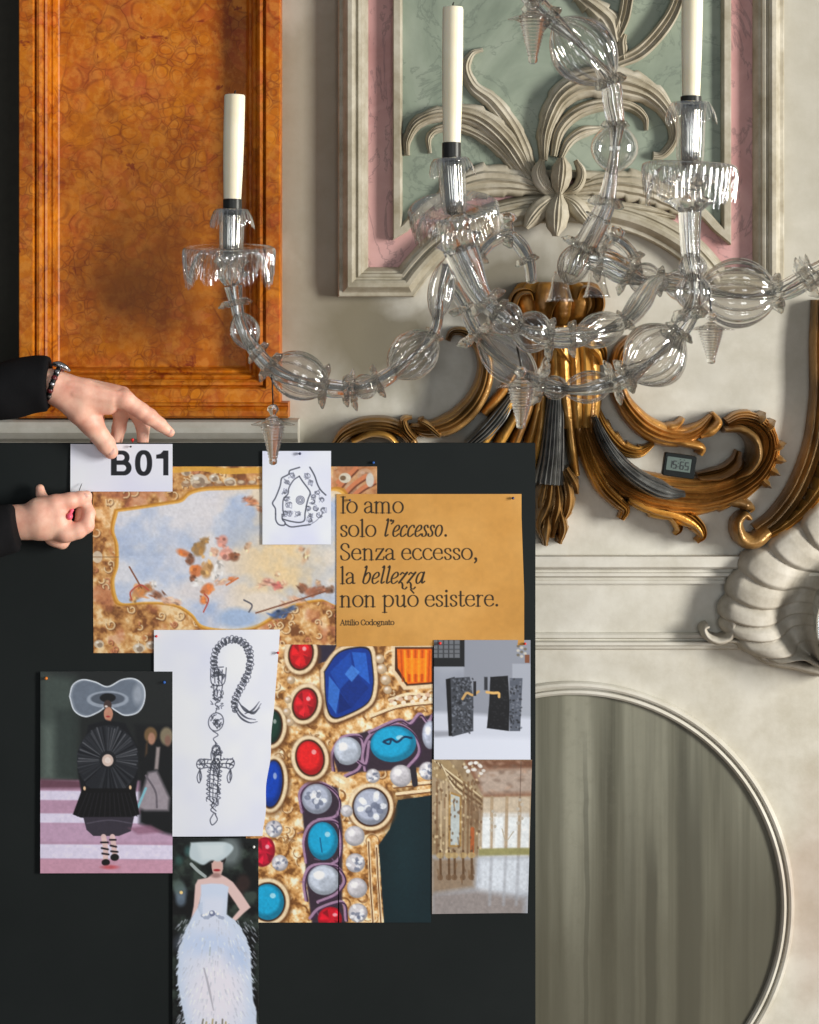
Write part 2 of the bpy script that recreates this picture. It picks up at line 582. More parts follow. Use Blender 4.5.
    nt.links.new(col, b.inputs['Base Color']); b.inputs['Roughness'].default_value = 0.42; b.inputs['Specular IOR Level'].default_value = 0.22
    bump(nt, b, n3, 0.08, 0.001)
    M['orange_marble'] = m
    # pink and green painted marbles
    for key, c0, c1, c2, vein, sc in (('pink_marble', (168, 120, 116), (192, 146, 142), (202, 160, 154), (98, 80, 82), (3, 3, 2)),
                                      ('green_marble', (108, 119, 103), (134, 145, 127), (154, 162, 145), (88, 98, 86), (2, 2, 3))):
        m, nt, b = newmat(key)
        v = coords(nt, rot=(0, 0.6 if key[0] == 'p' else -0.5, 0))
        n1 = noise(nt, v, 4, 5, 0.6, 1.2); n2 = noise(nt, v, 26, 5, 0.6)
        v2 = coords(nt, scale=sc, rot=(0, 0.7 if key[0] == 'p' else -0.6, 0))
        n3 = noise(nt, v2, 2.6, 6, 0.6, 2.2)
        c = ramp(nt, n1, [(0.3, lin(*c0)), (0.5, lin(*c1)), (0.7, lin(*c2))])
        c = mix(nt, ramp(nt, n2, [(0.4, (0, 0, 0, 1)), (0.8, (0.35, 0.35, 0.35, 1))]), c, lin(*c0))
        c = mix(nt, ramp(nt, n3, [(0.478, (0, 0, 0, 1)), (0.496, (0.45, 0.45, 0.45, 1)), (0.504, (0.45, 0.45, 0.45, 1)), (0.52, (0, 0, 0, 1))]), c, lin(*vein))
        nt.links.new(c, b.inputs['Base Color']); b.inputs['Roughness'].default_value = 0.5
        M[key] = m
    # worn gilding
    for key, g0, g1, wear in (('gilding', (240, 186, 92), (208, 148, 62), (122, 84, 40)), ('bronze_gilding', (188, 146, 86), (150, 110, 58), (84, 62, 36)), ('dark_gilding', (206, 150, 76), (166, 114, 52), (90, 62, 32)), ('antique_gilding', (176, 124, 50), (124, 82, 28), (44, 28, 12))):
        m, nt, b = newmat(key)
        v = coords(nt); n1 = noise(nt, v, 22, 6, 0.65); n2 = noise(nt, v, 130, 4, 0.6); n3 = noise(nt, v, 9, 4, 0.5)
        c = ramp(nt, n1, [(0.3, lin(*g1)), (0.6, lin(*g0))])
        wr = ramp(nt, n3, [(0.40, (0.7, 0.7, 0.7, 1)), (0.56, (0.03, 0.03, 0.03, 1))])
        c = mix(nt, wr, c, lin(*wear))
        nt.links.new(c, b.inputs['Base Color'])
        b.inputs['Metallic'].default_value = 0.42; b.inputs['Roughness'].default_value = 0.34
        n4 = noise(nt, v, 48, 4, 0.6)
        ad = nt.nodes.new('ShaderNodeMath'); ad.operation = 'MULTIPLY_ADD'; ad.inputs[1].default_value = 2.2; nt.links.new(n4, ad.inputs[0]); nt.links.new(n2, ad.inputs[2])
        bump(nt, b, ad.outputs[0], 0.5, 0.002)
        M[key] = m
    m, nt, b = newmat('silver_leaf')
    v = coords(nt); n1 = noise(nt, v, 30, 5, 0.6)
    nt.links.new(ramp(nt, n1, [(0.3, lin(84, 84, 82)), (0.6, lin(150, 150, 146))]), b.inputs['Base Color'])
    b.inputs['Metallic'].default_value = 0.6; b.inputs['Roughness'].default_value = 0.36
    bump(nt, b, n1, 0.2, 0.001)
    M['silver_leaf'] = m
    # streaked grey-green painted round panel
    m, nt, b = newmat('streaked_panel')
    v = coords(nt, scale=(30, 1, 0.45)); v2 = coords(nt, scale=(7, 1, 0.5)); v3 = coords(nt)
    n1 = noise(nt, v, 1.0, 4, 0.55); n2 = noise(nt, v2, 1.6, 4, 0.6); n3 = noise(nt, v3, 3.2, 4, 0.6); n4 = noise(nt, v3, 50, 5, 0.7)
    c = ramp(nt, n2, [(0.36, lin(70, 69, 54)), (0.5, lin(112, 111, 94)), (0.66, lin(142, 141, 124))])
    c = mix(nt, 0.45, c, ramp(nt, n1, [(0.34, lin(62, 61, 47)), (0.6, lin(142, 141, 124))]))
    c = mix(nt, ramp(nt, n4, [(0.5, (0, 0, 0, 1)), (0.75, (0.35, 0.35, 0.35, 1))]), c, lin(104, 102, 86))
    # dark runs at their own places
    g = nt.nodes.new('ShaderNodeNewGeometry'); sp = nt.nodes.new('ShaderNodeSeparateXYZ'); nt.links.new(g.outputs['Position'], sp.inputs[0])
    def run(col, px, hw, ptop, soft, amt):
        q = W(px, ptop, 0)
        wob = nt.nodes.new('ShaderNodeMath'); wob.operation = 'MULTIPLY_ADD'; wob.inputs[1].default_value = 0.02; nt.links.new(n3, wob.inputs[0]); nt.links.new(sp.outputs[0], wob.inputs[2])
        sb = nt.nodes.new('ShaderNodeMath'); sb.operation = 'SUBTRACT'; sb.inputs[1].default_value = q[0] + 0.01; nt.links.new(wob.outputs[0], sb.inputs[0])
        ab = nt.nodes.new('ShaderNodeMath'); ab.operation = 'ABSOLUTE'; nt.links.new(sb.outputs[0], ab.inputs[0])
        mr = nt.nodes.new('ShaderNodeMapRange'); mr.inputs[1].default_value = hw * S() * 0.7; mr.inputs[2].default_value = hw * S() * 1.15; mr.inputs[3].default_value = amt; mr.inputs[4].default_value = 0
        nt.links.new(ab.outputs[0], mr.inputs[0])
        mz = nt.nodes.new('ShaderNodeMapRange'); mz.inputs[1].default_value = q[2]; mz.inputs[2].default_value = q[2] - soft * S(); mz.inputs[3].default_value = 0; mz.inputs[4].default_value = 1
        nt.links.new(sp.outputs[2], mz.inputs[0])
        mu = nt.nodes.new('ShaderNodeMath'); mu.operation = 'MULTIPLY'; nt.links.new(mr.outputs[0], mu.inputs[0]); nt.links.new(mz.outputs[0], mu.inputs[1])
        return mix(nt, mu.outputs[0], col, lin(70, 70, 58))
    c = run(c, 689, 13, 700, 140, 0.8)
    c = run(c, 650, 6, 820, 60, 0.85)
    c = run(c, 628, 7, 690, 250, 0.5)
    c = run(c, 757, 26, 790, 120, 0.5)
    c = run(c, 586, 2.5, 720, 80, 0.55)
    # soiled brownish lower part with an uneven edge
    mz = nt.nodes.new('ShaderNodeMath'); mz.operation = 'MULTIPLY_ADD'; mz.inputs[1].default_value = 0.45; nt.links.new(n2, mz.inputs[0]); nt.links.new(sp.outputs[2], mz.inputs[2])
    mr = nt.nodes.new('ShaderNodeMapRange'); mr.inputs[1].default_value = W(0, 930, 0)[2] + .2; mr.inputs[2].default_value = W(0, 790, 0)[2] + .27; mr.inputs[3].default_value = .6; mr.inputs[4].default_value = 0
    nt.links.new(mz.outputs[0], mr.inputs[0])
    c = mix(nt, mr.outputs[0], c, lin(74, 70, 54))
    nt.links.new(c, b.inputs['Base Color']); b.inputs['Roughness'].default_value = 0.55
    M['streaked_panel'] = m
    M['recess_painted_shade'] = plain('recess_painted_shade', (58, 55, 46), 0.8)  # dark colour paints in the shade beside the marble panel
    M['floor'] = plain('floor', (120, 96, 74), 0.4)
    # board
    m, nt, b = newmat('black_board')
    v = coords(nt); n1 = noise(nt, v, 3, 4); n2 = noise(nt, v, 300, 2)
    nt.links.new(ramp(nt, n1, [(0.3, lin(27, 31, 31)), (0.7, lin(34, 38, 38))]), b.inputs['Base Color'])
    b.inputs['Roughness'].default_value = 0.8; b.inputs['Specular IOR Level'].default_value = 0.12
    bump(nt, b, n2, 0.1, 0.0005)
    M['black_board'] = m
    # printed paper : ink colours come from the print itself
    def print_mat(name, rough):
        m, nt, b = newmat(name)
        a = nt.nodes.new('ShaderNodeAttribute'); a.attribute_name = 'ink'
        nt.links.new(a.outputs['Color'], b.inputs['Base Color']); b.inputs['Roughness'].default_value = rough
        b.inputs['Specular IOR Level'].default_value = 0.35
        n = noise(nt, coords(nt), 12, 3); bump(nt, b, n, 0.15, 0.002)
        return m
    M['matt_print'] = print_mat('matt_print', 0.75)
    M['photo_print'] = print_mat('photo_print', 0.45)
    # glass
    def thin_glass(name, tint, edge, gloss, start=.72, top=.42):
        m = bpy.data.materials.new(name); m.use_nodes = True; nt = m.node_tree
        nt.nodes.remove(nt.nodes['Principled BSDF']); out = nt.nodes['Material Output']
        lw = nt.nodes.new('ShaderNodeLayerWeight'); lw.inputs[0].default_value = 0.45
        tr = nt.nodes.new('ShaderNodeBsdfTransparent')
        nt.links.new(ramp(nt, lw.outputs['Facing'], [(0.0, tint), (start, tint), (0.99, edge)]), tr.inputs[0])
        gl = nt.nodes.new('ShaderNodeBsdfGlossy'); gl.inputs['Roughness'].default_value = 0.06; gl.inputs[0].default_value = (0.95, 0.95, 0.94, 1)
        fr = nt.nodes.new('ShaderNodeFresnel'); fr.inputs[0].default_value = 1.5
        mu = nt.nodes.new('ShaderNodeMath'); mu.operation = 'MULTIPLY_ADD'; mu.inputs[1].default_value = gloss; mu.inputs[2].default_value = 0.02; mu.use_clamp = True
        nt.links.new(fr.outputs[0], mu.inputs[0])
        mn = nt.nodes.new('ShaderNodeMath'); mn.operation = 'MINIMUM'; mn.inputs[1].default_value = top; nt.links.new(mu.outputs[0], mn.inputs[0])
        n = noise(nt, coords(nt), 90, 3); bp = nt.nodes.new('ShaderNodeBump'); bp.inputs['Strength'].default_value = 0.25; bp.inputs['Distance'].default_value = 0.002
        nt.links.new(n, bp.inputs['Height']); nt.links.new(bp.outputs[0], gl.inputs['Normal'])
        mx = nt.nodes.new('ShaderNodeMixShader')
        nt.links.new(mn.outputs[0], mx.inputs[0]); nt.links.new(tr.outputs[0], mx.inputs[1]); nt.links.new(gl.outputs[0], mx.inputs[2])
        nt.links.new(mx.outputs[0], out.inputs[0])
        return m
    M['blown_glass'] = thin_glass('blown_glass', (0.89, 0.88, 0.86, 1), (0.44, 0.42, 0.39, 1), 1.9, .42, .6)
    M['thin_glass'] = thin_glass('thin_glass', (0.90, 0.89, 0.87, 1), (0.66, 0.64, 0.61, 1), 2.0)
    def solid_glass(name, ior, rough, col, milk):
        m, nt, b = newmat(name)
        b.inputs['Base Color'].default_value = col; b.inputs['Transmission Weight'].default_value = 1.0
        b.inputs['IOR'].default_value = ior; b.inputs['Roughness'].default_value = rough
        n = noise(nt, coords(nt), 120, 3); bump(nt, b, n, 0.2, 0.001)
        out = nt.nodes['Material Output']
        tr = nt.nodes.new('ShaderNodeBsdfTransparent'); tr.inputs[0].default_value = (0.9, 0.9, 0.88, 1)
        mx = nt.nodes.new('ShaderNodeMixShader'); mx.inputs[0].default_value = milk
        nt.links.new(b.outputs[0], mx.inputs[1]); nt.links.new(tr.outputs[0], mx.inputs[2]); nt.links.new(mx.outputs[0], out.inputs[0])
        return m
    M['solid_glass'] = solid_glass('solid_glass', 1.48, 0.02, (0.95, 0.95, 0.94, 1), 0.12)
    M['frill_glass'] = solid_glass('frill_glass', 1.36, 0.03, (0.97, 0.97, 0.96, 1), 0.42)
    M['drop_glass'] = solid_glass('drop_glass', 1.40, 0.08, (0.95, 0.94, 0.92, 1), 0.2)
    M['silvered'] = plain('silvered', (196, 196, 192), 0.16, 1.0)
    M['iron'] = plain('iron', (50, 50, 48), 0.4, 0.8)
    m, nt, b = newmat('wax')
    n1 = noise(nt, coords(nt), 25, 3)
    nt.links.new(ramp(nt, n1, [(0.3, lin(232, 221, 188)), (0.7, lin(240, 231, 205))]), b.inputs['Base Color'])
    b.inputs['Roughness'].default_value = 0.42; b.inputs['Subsurface Weight'].default_value = 0.25; b.inputs['Subsurface Radius'].default_value = (0.01, 0.008, 0.005); b.inputs['Subsurface Scale'].default_value = 0.5
    M['wax'] = m
    M['wick'] = plain('wick', (30, 26, 24), 0.9)
    # skin
    m, nt, b = newmat('skin')
    v = coords(nt); n1 = noise(nt, v, 28, 4, 0.6); n2 = noise(nt, v, 420, 3)
    nt.links.new(ramp(nt, n1, [(0.3, lin(218, 152, 130)), (0.55, lin(234, 182, 158)), (0.72, lin(240, 198, 174))]), b.inputs['Base Color'])
    b.inputs['Roughness'].default_value = 0.5; b.inputs['Subsurface Weight'].default_value = 0.2
    b.inputs['Subsurface Radius'].default_value = (0.012, 0.005, 0.003); b.inputs['Subsurface Scale'].default_value = 0.6
    bump(nt, b, n2, 0.25, 0.0006)
    M['skin'] = m
    M['nail'] = plain('nail', (232, 184, 168), 0.25)
    m, nt, b = newmat('black_wool')
    v = coords(nt); n1 = noise(nt, v, 14, 4, 0.6); n2 = noise(nt, v, 500, 2)
    nt.links.new(ramp(nt, n1, [(0.3, lin(9, 9, 11)), (0.7, lin(16, 16, 18))]), b.inputs['Base Color'])
    b.inputs['Roughness'].default_value = 0.9; b.inputs['Specular IOR Level'].default_value = 0.15
    bump(nt, b, n2, 0.4, 0.001)
    M['black_wool'] = m
    M['hair'] = plain('hair', (52, 38, 28), 0.5)
    M['plastic_black'] = plain('plastic_black', (17, 21, 20), 0.5, **{'Specular IOR Level': 0.2})
    M['lcd'] = plain('lcd', (88, 101, 95), 0.5, **{'Specular IOR Level': 0.3})
    M['lcd_ink'] = plain('lcd_ink', (28, 34, 33), 0.4)
    m, nt, b = newmat('mirror')
    n1 = noise(nt, coords(nt), 40, 4)
    nt.links.new(ramp(nt, n1, [(0.3, lin(205, 210, 208)), (0.6, lin(240, 243, 242))]), b.inputs['Base Color'])
    b.inputs['Metallic'].default_value = 0.9; b.inputs['Roughness'].default_value = 0.15
    M['mirror'] = m
    for k, c in (('red', (214, 40, 34)), ('pink', (238, 96, 120)), ('blue', (40, 92, 170)), ('navy', (40, 46, 84)), ('dark', (24, 24, 30)), ('orange', (222, 126, 44)), ('white', (226, 226, 222)), ('green', (60, 96, 80))):
        M['pin_' + k] = plain('pin_' + k, c, 0.3)
    M['steel'] = plain('steel', (170, 170, 172), 0.25, 1.0)
    M['bracelet_bead'] = plain('bracelet_bead', (92, 30, 34), 0.25)
build_materials()

# ================================================================= SETTING
floor = MB().box((-3.2, -5.2, -0.05), (3.2, 0.3, 0.0)).build('floor', M['floor'], smooth=False)
tag(floor, 'plain stone floor of the palace room', 'floor', kind='structure')
x_edge = XZ(19, 0)[0]
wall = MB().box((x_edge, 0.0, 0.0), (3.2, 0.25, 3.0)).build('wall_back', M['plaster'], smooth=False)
tag(wall, 'aged cream plaster wall behind the board', 'wall', kind='structure')
rec = MB().box((x_edge - 0.35, 0.16, 0.0), (x_edge, 0.3, 3.0)).box((-3.2, 0.0, 0.0), (x_edge - 0.35, 0.3, 3.0)).build('wall_recess', M['recess_painted_shade'], smooth=False)
tag(rec, 'recess beside the orange marble panel, its shade painted into the colour', 'wall', kind='structure')

# cornice mouldings across the wall
def hmould(name, prof, x0, x1, y=0.0, mat='plaster', label=None):
    v = []
    for x in (x0, x1):
        for yy, py in prof:
            v.append((x, yy, W(0, py, 0)[2]))
    m = len(prof)
    f = [(j, (j + 1) % m, m + (j + 1) % m, m + j) for j in range(m)] + [tuple(range(m)), tuple(m + j for j in reversed(range(m)))]
    o = mk(name, v, f, M[mat], smooth=False)
    fixnormals(o)
    return tag(o, label, 'moulding', kind='structure')
xl, xr = XZ(330, 0)[0], 3.19
hmould('trim_1', [(0.02, 555), (-0.024, 555), (-0.026, 557), (-0.026, 565), (-0.022, 567), (-0.012, 568.5), (-0.012, 571), (-0.017, 572), (-0.017, 575), (-0.006, 577), (-0.006, 579), (-0.009, 580), (-0.009, 583), (0.02, 584)], xl, xr, label='upper plaster string moulding under the gilded ornament')
hmould('trim_2', [(0.02, 632), (-0.006, 632.5), (-0.010, 634), (-0.010, 637), (-0.004, 638.5), (-0.004, 640), (-0.015, 641), (-0.015, 644), (-0.005, 645.5), (-0.005, 648), (0.0, 650), (0.02, 650)], xl, xr, label='lower plaster string moulding above the round panel')
# rounded cream ledge that carries the orange panel
hmould('trim_3', [(0.02, 418), (-0.055, 418), (-0.068, 420), (-0.076, 425), (-0.077, 430), (-0.07, 436), (-0.058, 440), (-0.058, 446), (0.02, 446)], x_edge - 0.3, XZ(298, 0, -0.06)[0], label='rounded cream marble ledge under the orange panel')

# ================================================================= ORANGE MARBLE PANEL
pan = empty('marble_panel', W(150, 418, 0), 'orange nodular marble wall panel in a stepped marble frame', 'wall panel')
xa, xb = XZ(19, 0, -0.05)[0], XZ(280.5, 0, -0.05)[0]
zb = XZ(0, 403, -0.05)[1]
slab = MB().box((XZ(45, 0)[0], -0.008, XZ(0, 380)[1]), (XZ(256, 0)[0], 0.03, 3.0)).build('slab', M['orange_marble'], pan, smooth=False)
s = S(-0.04)
prof = [(0, 0.03), (0, -0.052), (1.0, -0.055), (14 * s, -0.055), (15 * s, -0.052), (16.2 * s, -0.046), (18 * s, -0.052), (20.5 * s, -0.053), (23 * s, -0.048), (24 * s, -0.042), (25.5 * s, -0.044), (27.5 * s, -0.042), (29 * s, -0.034),
        (30 * s, -0.028), (32 * s, -0.029), (33.5 * s, -0.024), (35 * s, -0.010), (38 * s, -0.006), (38 * s, 0.03)]
prof[2] = (1.0 * s, -0.055)
moulding_part('frame', M['orange_marble'], pan, [(xa, 3.0), (xa, zb), (xb, zb), (xb, 3.0)], prof, ang=20)
v = []; fr = [(0.03, 402.5), (-0.06, 402.5), (-0.064, 404), (-0.064, 405.5), (-0.058, 407), (-0.062, 409), (-0.066, 411), (-0.066, 416), (-0.06, 418.2), (0.03, 418.2)]
x0, x1 = xa - 0.01, XZ(288, 0, -0.06)[0]
for x in (x0, x1):
    for yy, py in fr: v.append((x, yy, W(0, py, -0.06)[2]))
m_ = len(fr)
o = mk('base_ledge', v, [(j, (j + 1) % m_, m_ + (j + 1) % m_, m_ + j) for j in range(m_)] + [tuple(range(m_)), tuple(m_ + j for j in reversed(range(m_)))], M['orange_marble'], pan, smooth=False)
fixnormals(o)

# ================================================================= PINK AND GREEN STUCCO PANEL
sp = empty('stucco_relief', W(561, 298, 0), 'pink and green painted stucco panel with pale carved frame and leaf relief', 'wall panel')
def arch(pts, n=40): return [tuple(XZ(p[0], p[1], -0.03)) for p in catmull(pts, n)]
# outer frame : left side, foot, rising arch, foot, right side (clockwise seen from the front would be reversed)
archpts = [(414, 297), (428, 278), (450, 256), (485, 236), (525, 225), (562, 222), (600, 225), (640, 236), (676, 256), (698, 278), (710, 297)]
zt = 3.0
y0 = -0.03
path = [(XZ(338, 0, y0)[0], zt), XZ(338, 297, y0)] + arch(archpts, 36) + [XZ(785, 297, y0), (XZ(785, 0, y0)[0], zt)]
s = S(-0.03)
prof = [(0, 0.02), (0, -0.022), (1.2 * s, -0.026), (4.5 * s, -0.026), (6 * s, -0.029), (8 * s, -0.037), (10 * s, -0.041), (14 * s, -0.042), (16.5 * s, -0.039), (17.5 * s, -0.033), (19 * s, -0.033), (20.5 * s, -0.036), (23 * s, -0.034),
        (24 * s, -0.027), (26 * s, -0.025), (28 * s, -0.018), (30 * s, -0.008), (30 * s, 0.02)]
moulding_part('outer_frame', M['frame_paint'], sp, path, prof, ang=24)
# pink field
inner = [(360, 3), (360, 285)]
def field(name, mat, pts_px, ztop, yf, thick=0.03):
    pl = [XZ(px, py, 0) for px, py in pts_px]
    pl = [(pl[0][0], ztop)] + pl + [(pl[-1][0], ztop)]
    n = len(pl)
    v = [(x, yf, z) for x, z in pl] + [(x, yf + thick, z) for x, z in pl]
    f = [tuple(range(n)), tuple(n + i for i in reversed(range(n)))] + [(i, n + i, n + (i + 1) % n, (i + 1) % n) for i in range(n)]
    o = mk(name, v, f, M[mat], sp, smooth=False); fixnormals(o)
    return o
ap = [tuple(p) for p in catmull(archpts, 24)]
field('pink_field', 'pink_marble', [(346, 289)] + [(x, y - 8) for x, y in ap] + [(777, 289)], 3.0, -0.004)
gpts = [(398, 238), (408, 228), (430, 205), (470, 186), (520, 178), (561, 176), (605, 178), (655, 188), (692, 206), (714, 228), (726, 238)]
field('green_field', 'green_marble', [(399, 236)] + [(x, y) for x, y in gpts[1:-1]] + [(724, 236)], 3.0, -0.010, 0.012)
path = [(XZ(393, 0, -0.02)[0], 3.0), XZ(393, 240, -0.02)] + [tuple(XZ(p[0], p[1] + 3, -0.02)) for p in catmull(gpts[1:-1], 26)] + [XZ(731, 245, -0.02), (XZ(731, 0, -0.02)[0], 3.0)]
s = S(-0.02)
moulding_part('inner_frame', M['frame_paint'], sp, path, [(0, 0.02), (0, -0.022), (1 * s, -0.026), (7 * s, -0.026), (8.5 * s, -0.022), (9.5 * s, -0.014), (9.5 * s, 0.02)], ang=30)
# carved leaves
YG = -0.008
ST = M['stucco']
def leaf(spine, hw, h, **k):
    kw = dict(yb=YG, style='leaf', ridges=3, serr=(0.18, 0.18), nser=7, edge=0.45)
    kw.update(k)
    return ribbon_part('acanthus_leaf', ST, sp, spine, hw, h, **kw)
leaf([(533, 176), (516, 134), (494, 103), (474, 87), (466, 68), (472, 53), (483, 49)], [6, 9, 9, 9, 7, 5, 2], [0.016, 0.022, 0.022, 0.022, 0.02, 0.018, 0.012], serr=(0.1, 0.1))
leaf([(532, 180), (508, 142), (478, 117), (444, 113), (418, 122), (407, 140), (407, 155)], [7, 11, 12, 11, 8, 6, 3], [0.02, 0.03, 0.032, 0.03, 0.028, 0.024, 0.014], serr=(0.05, 0.22), nser=9, ridges=5)
leaf([(528, 184), (497, 147), (466, 129), (441, 128), (429, 137), (430, 153)], [4, 6, 6, 5, 4, 2], [0.014, 0.02, 0.02, 0.02, 0.018, 0.012])
leaf([(545, 190), (515, 182), (483, 181), (455, 190), (434, 206)], [5, 14, 17, 14, 5], [0.02, 0.028, 0.026, 0.024, 0.014], serr=(0.12, 0.2), nser=6, ridges=5)
leaf([(575, 190), (606, 184), (640, 187), (668, 199), (690, 214)], [5, 13, 16, 13, 5], [0.02, 0.028, 0.026, 0.024, 0.014], serr=(0.2, 0.25), nser=7, ridges=5)
leaf([(590, 205), (620, 207), (650, 211), (676, 217)], [4, 6, 6, 2], [0.018, 0.022, 0.02, 0.012], serr=(0.1, 0.35), nser=6)
leaf([(544, 160), (546, 130), (560, 98), (586, 82), (622, 83), (652, 94), (671, 116), (675, 138), (664, 154), (654, 155)], [4, 8, 11, 14, 17, 16, 12, 8, 5, 4], [0.02, 0.026, 0.03, 0.036, 0.04, 0.04, 0.034, 0.03, 0.024, 0.02], serr=(0.15, 0.05), nser=12, ridges=5, n=90)
leaf([(554, 156), (560, 130), (578, 112), (604, 104), (630, 106), (645, 117), (647, 130)], [4, 6, 7, 7, 6, 5, 2], [0.016, 0.022, 0.026, 0.028, 0.026, 0.022, 0.012], ridges=3, serr=(0, 0))
leaf([(561, 158), (569, 142), (583, 132), (602, 128)], [3, 5, 6, 3], [0.014, 0.02, 0.02, 0.014], serr=(0, 0))
leaf([(618, 62), (640, 52), (660, 32), (675, 8), (684, -25)], [6, 7, 7, 6, 6], [0.02, 0.026, 0.028, 0.028, 0.026], style='channel', serr=(0, 0))
leaf([(617, 36), (624, 18), (628, -4), (630, -25)], [5, 6, 6, 6], [0.02, 0.026, 0.028, 0.028], style='channel', serr=(0, 0))
leaf([(617, 42), (611, 22), (596, 8), (578, -6)], [7, 11, 10, 8], [0.016, 0.024, 0.026, 0.02], serr=(0.35, 0.35), nser=4)
leaf([(624, 60), (622, 44), (625, 34)], [4, 6, 3], [0.016, 0.022, 0.014], serr=(0.2, 0.2), nser=3)
def petal(spine, hw, h, **k):
    kw = dict(yb=YG - 0.012, style='leaf', edge=0.62, ridges=5, ridge_amp=0.06, n=36, m=13, lift=[0.0, 0.008, 0.014])
    kw.update(k)
    ribbon_part('flower_petal', ST, sp, spine, hw, [q + .004 for q in h], **kw)
petal([(557, 193), (546, 187), (539, 174), (542, 160)], [3, 7, 8, 7, 3], [0.014, 0.02, 0.02, 0.014])
petal([(563, 193), (577, 187), (582, 173), (576, 160)], [2, 5, 5, 4, 2], [0.018, 0.03, 0.032, 0.024])
petal([(560, 194), (561, 182), (562, 170), (562, 158)], [3, 8.5, 10.5, 9.5, 4], [0.03, 0.036, 0.038, 0.03], lift=[0.004, 0.016, 0.024])
petal([(559, 195), (546, 204), (536, 214), (526, 228)], [3, 8, 10, 9, 3], [0.014, 0.022, 0.022, 0.012])
petal([(562, 195), (574, 203), (582, 213), (591, 225)], [3, 7, 9, 8, 3], [0.014, 0.022, 0.022, 0.012])
petal([(560, 194), (558, 208), (557, 220), (556, 236)], [4, 10, 12, 10, 3], [0.022, 0.028, 0.03, 0.02], lift=[0.004, 0.016, 0.022])

# ================================================================= GILDED ORNAMENT
go = empty('gilded_ornament', W(565, 540, 0), 'large gilded rocaille wall ornament with scrolls and a silver plume', 'ornament')
G, GB, GD, SL = M['gilding'], M['bronze_gilding'], M['dark_gilding'], M['silver_leaf']
def scroll(spine, hw, h, mat=None, name='scroll', **k):
    kw = dict(yb=0.0, style='leaf', ridges=5, ridge_amp=0.10, edge=0.42, n=70, m=21)
    kw.update(k)
    return ribbon_part(name, mat or G, go, spine, hw, h, **kw)
# crown : fluted gold capital
v, f = [], []
nth, nz_ = 160, 26
for i in range(nz_):
    t = i / (nz_ - 1)
    py = 282 + 52 * t
    r = 47 * (0.80 + 0.20 * math.sin(math.pi * min(1, t * 1.25))) if t < 0.62 else 47 * (0.97 - 1.45 * (t - 0.62))
    if i == 0: r *= 0.92
    for j in range(nth):
        a = math.pi * j / (nth - 1)
        rr = r * (1 + 0.24 * (abs(math.sin(a * 6.5 + .3)) ** .7 - 0.8))
        q = W(558 - rr * math.cos(a), py, -0.03)
        v.append((q[0], 0.004 - 0.075 * math.sin(a) * (rr / 47), q[2]))
f = grid_faces(nz_, nth) + [tuple(range(nth)), tuple((nz_ - 1) * nth + j for j in reversed(range(nth)))]
f += [(i * nth, (i + 1) * nth, (i + 1) * nth + nth - 1, i * nth + nth - 1) for i in range(nz_ - 1)]
o = mk('crown', v, f, M['antique_gilding'], go); fixnormals(o); autosmooth(o, 60)
for sp_, hw_ in (([(588, 324), (598, 308), (596, 294), (584, 290), (578, 300)], [5, 6, 6, 5, 3]), ([(545, 326), (548, 310), (556, 298), (566, 296)], [4, 6, 5, 3]), ([(520, 322), (513, 308), (518, 294), (530, 292), (534, 300)], [4, 5, 5, 4, 2])):
    ribbon_part('crown_leaf', M['antique_gilding'], go, sp_, hw_, [0.07, 0.082, 0.085, 0.075], yb=0.0, style='roll', n=40, m=11, ridge_amp=.1, edge=.6)
# stem
scroll([(572, 325), (574, 355), (576, 392), (578, 428)], [22, 26, 27, 22], [0.06, 0.065, 0.06, 0.05], name='stem', style='flutes', ridges=5, edge=0.3)
scroll([(538, 326), (541, 350), (538, 372)], [16, 15, 8], [0.05, 0.05, 0.04], GD, name='stem', style='flutes', ridges=3, edge=0.3)
scroll([(590, 342), (600, 352), (604, 364)], [8, 9, 5], [0.07, 0.08, 0.06], G, name='leaf', style='roll', ridge_amp=0.1)
scroll([(560, 342), (566, 352), (573, 362)], [9, 9, 5], [0.08, 0.085, 0.06], G, name='leaf', style='roll', ridge_amp=0.1)
# plume
scroll([(556, 394), (554, 420), (552, 452), (549, 484)], [8, 11, 13, 16], [0.055, 0.07, 0.07, 0.06], SL, name='plume', style='flutes', ridges=7, ridge_amp=0.12, edge=0.35)
for sp_, hw_ in (([(552, 474), (548, 500), (540, 524), (543, 538)], [6, 9, 8, 3]), ([(556, 478), (558, 500), (554, 522), (552, 538)], [5, 8, 8, 4]), ([(562, 470), (568, 488), (568, 508), (562, 524)], [4, 7, 7, 3]),
                 ([(546, 480), (541, 500), (541, 515)], [5, 7, 3]), ([(566, 468), (575, 484), (578, 494)], [4, 6, 2]), ([(549, 510), (546, 528), (546, 546)], [5, 7, 3]), ([(560, 510), (563, 528), (560, 544)], [4, 6, 3])):
    scroll(sp_, hw_, [0.05, 0.062, 0.04], GB, name='feather', style='leaf', ridges=3, serr=(0.2, 0.2), nser=4, n=36, m=11)
for sp_ in ([(567, 398), (570, 425), (573, 452), (577, 476)], [(543, 396), (541, 420), (537, 446), (533, 470)]):
    scroll(sp_, [4, 5, 5, 4], [0.045, 0.055, 0.055, 0.04], G, name='strand', style='bead', m=9, n=40)
for sp_ in ([(578, 404), (579, 430), (582, 456)], [(592, 398), (591, 420), (592, 446)]):
    scroll(sp_, [6, 6, 3], [0.05, 0.05, 0.03], GD, name='strand', style='bead', m=9, n=40)
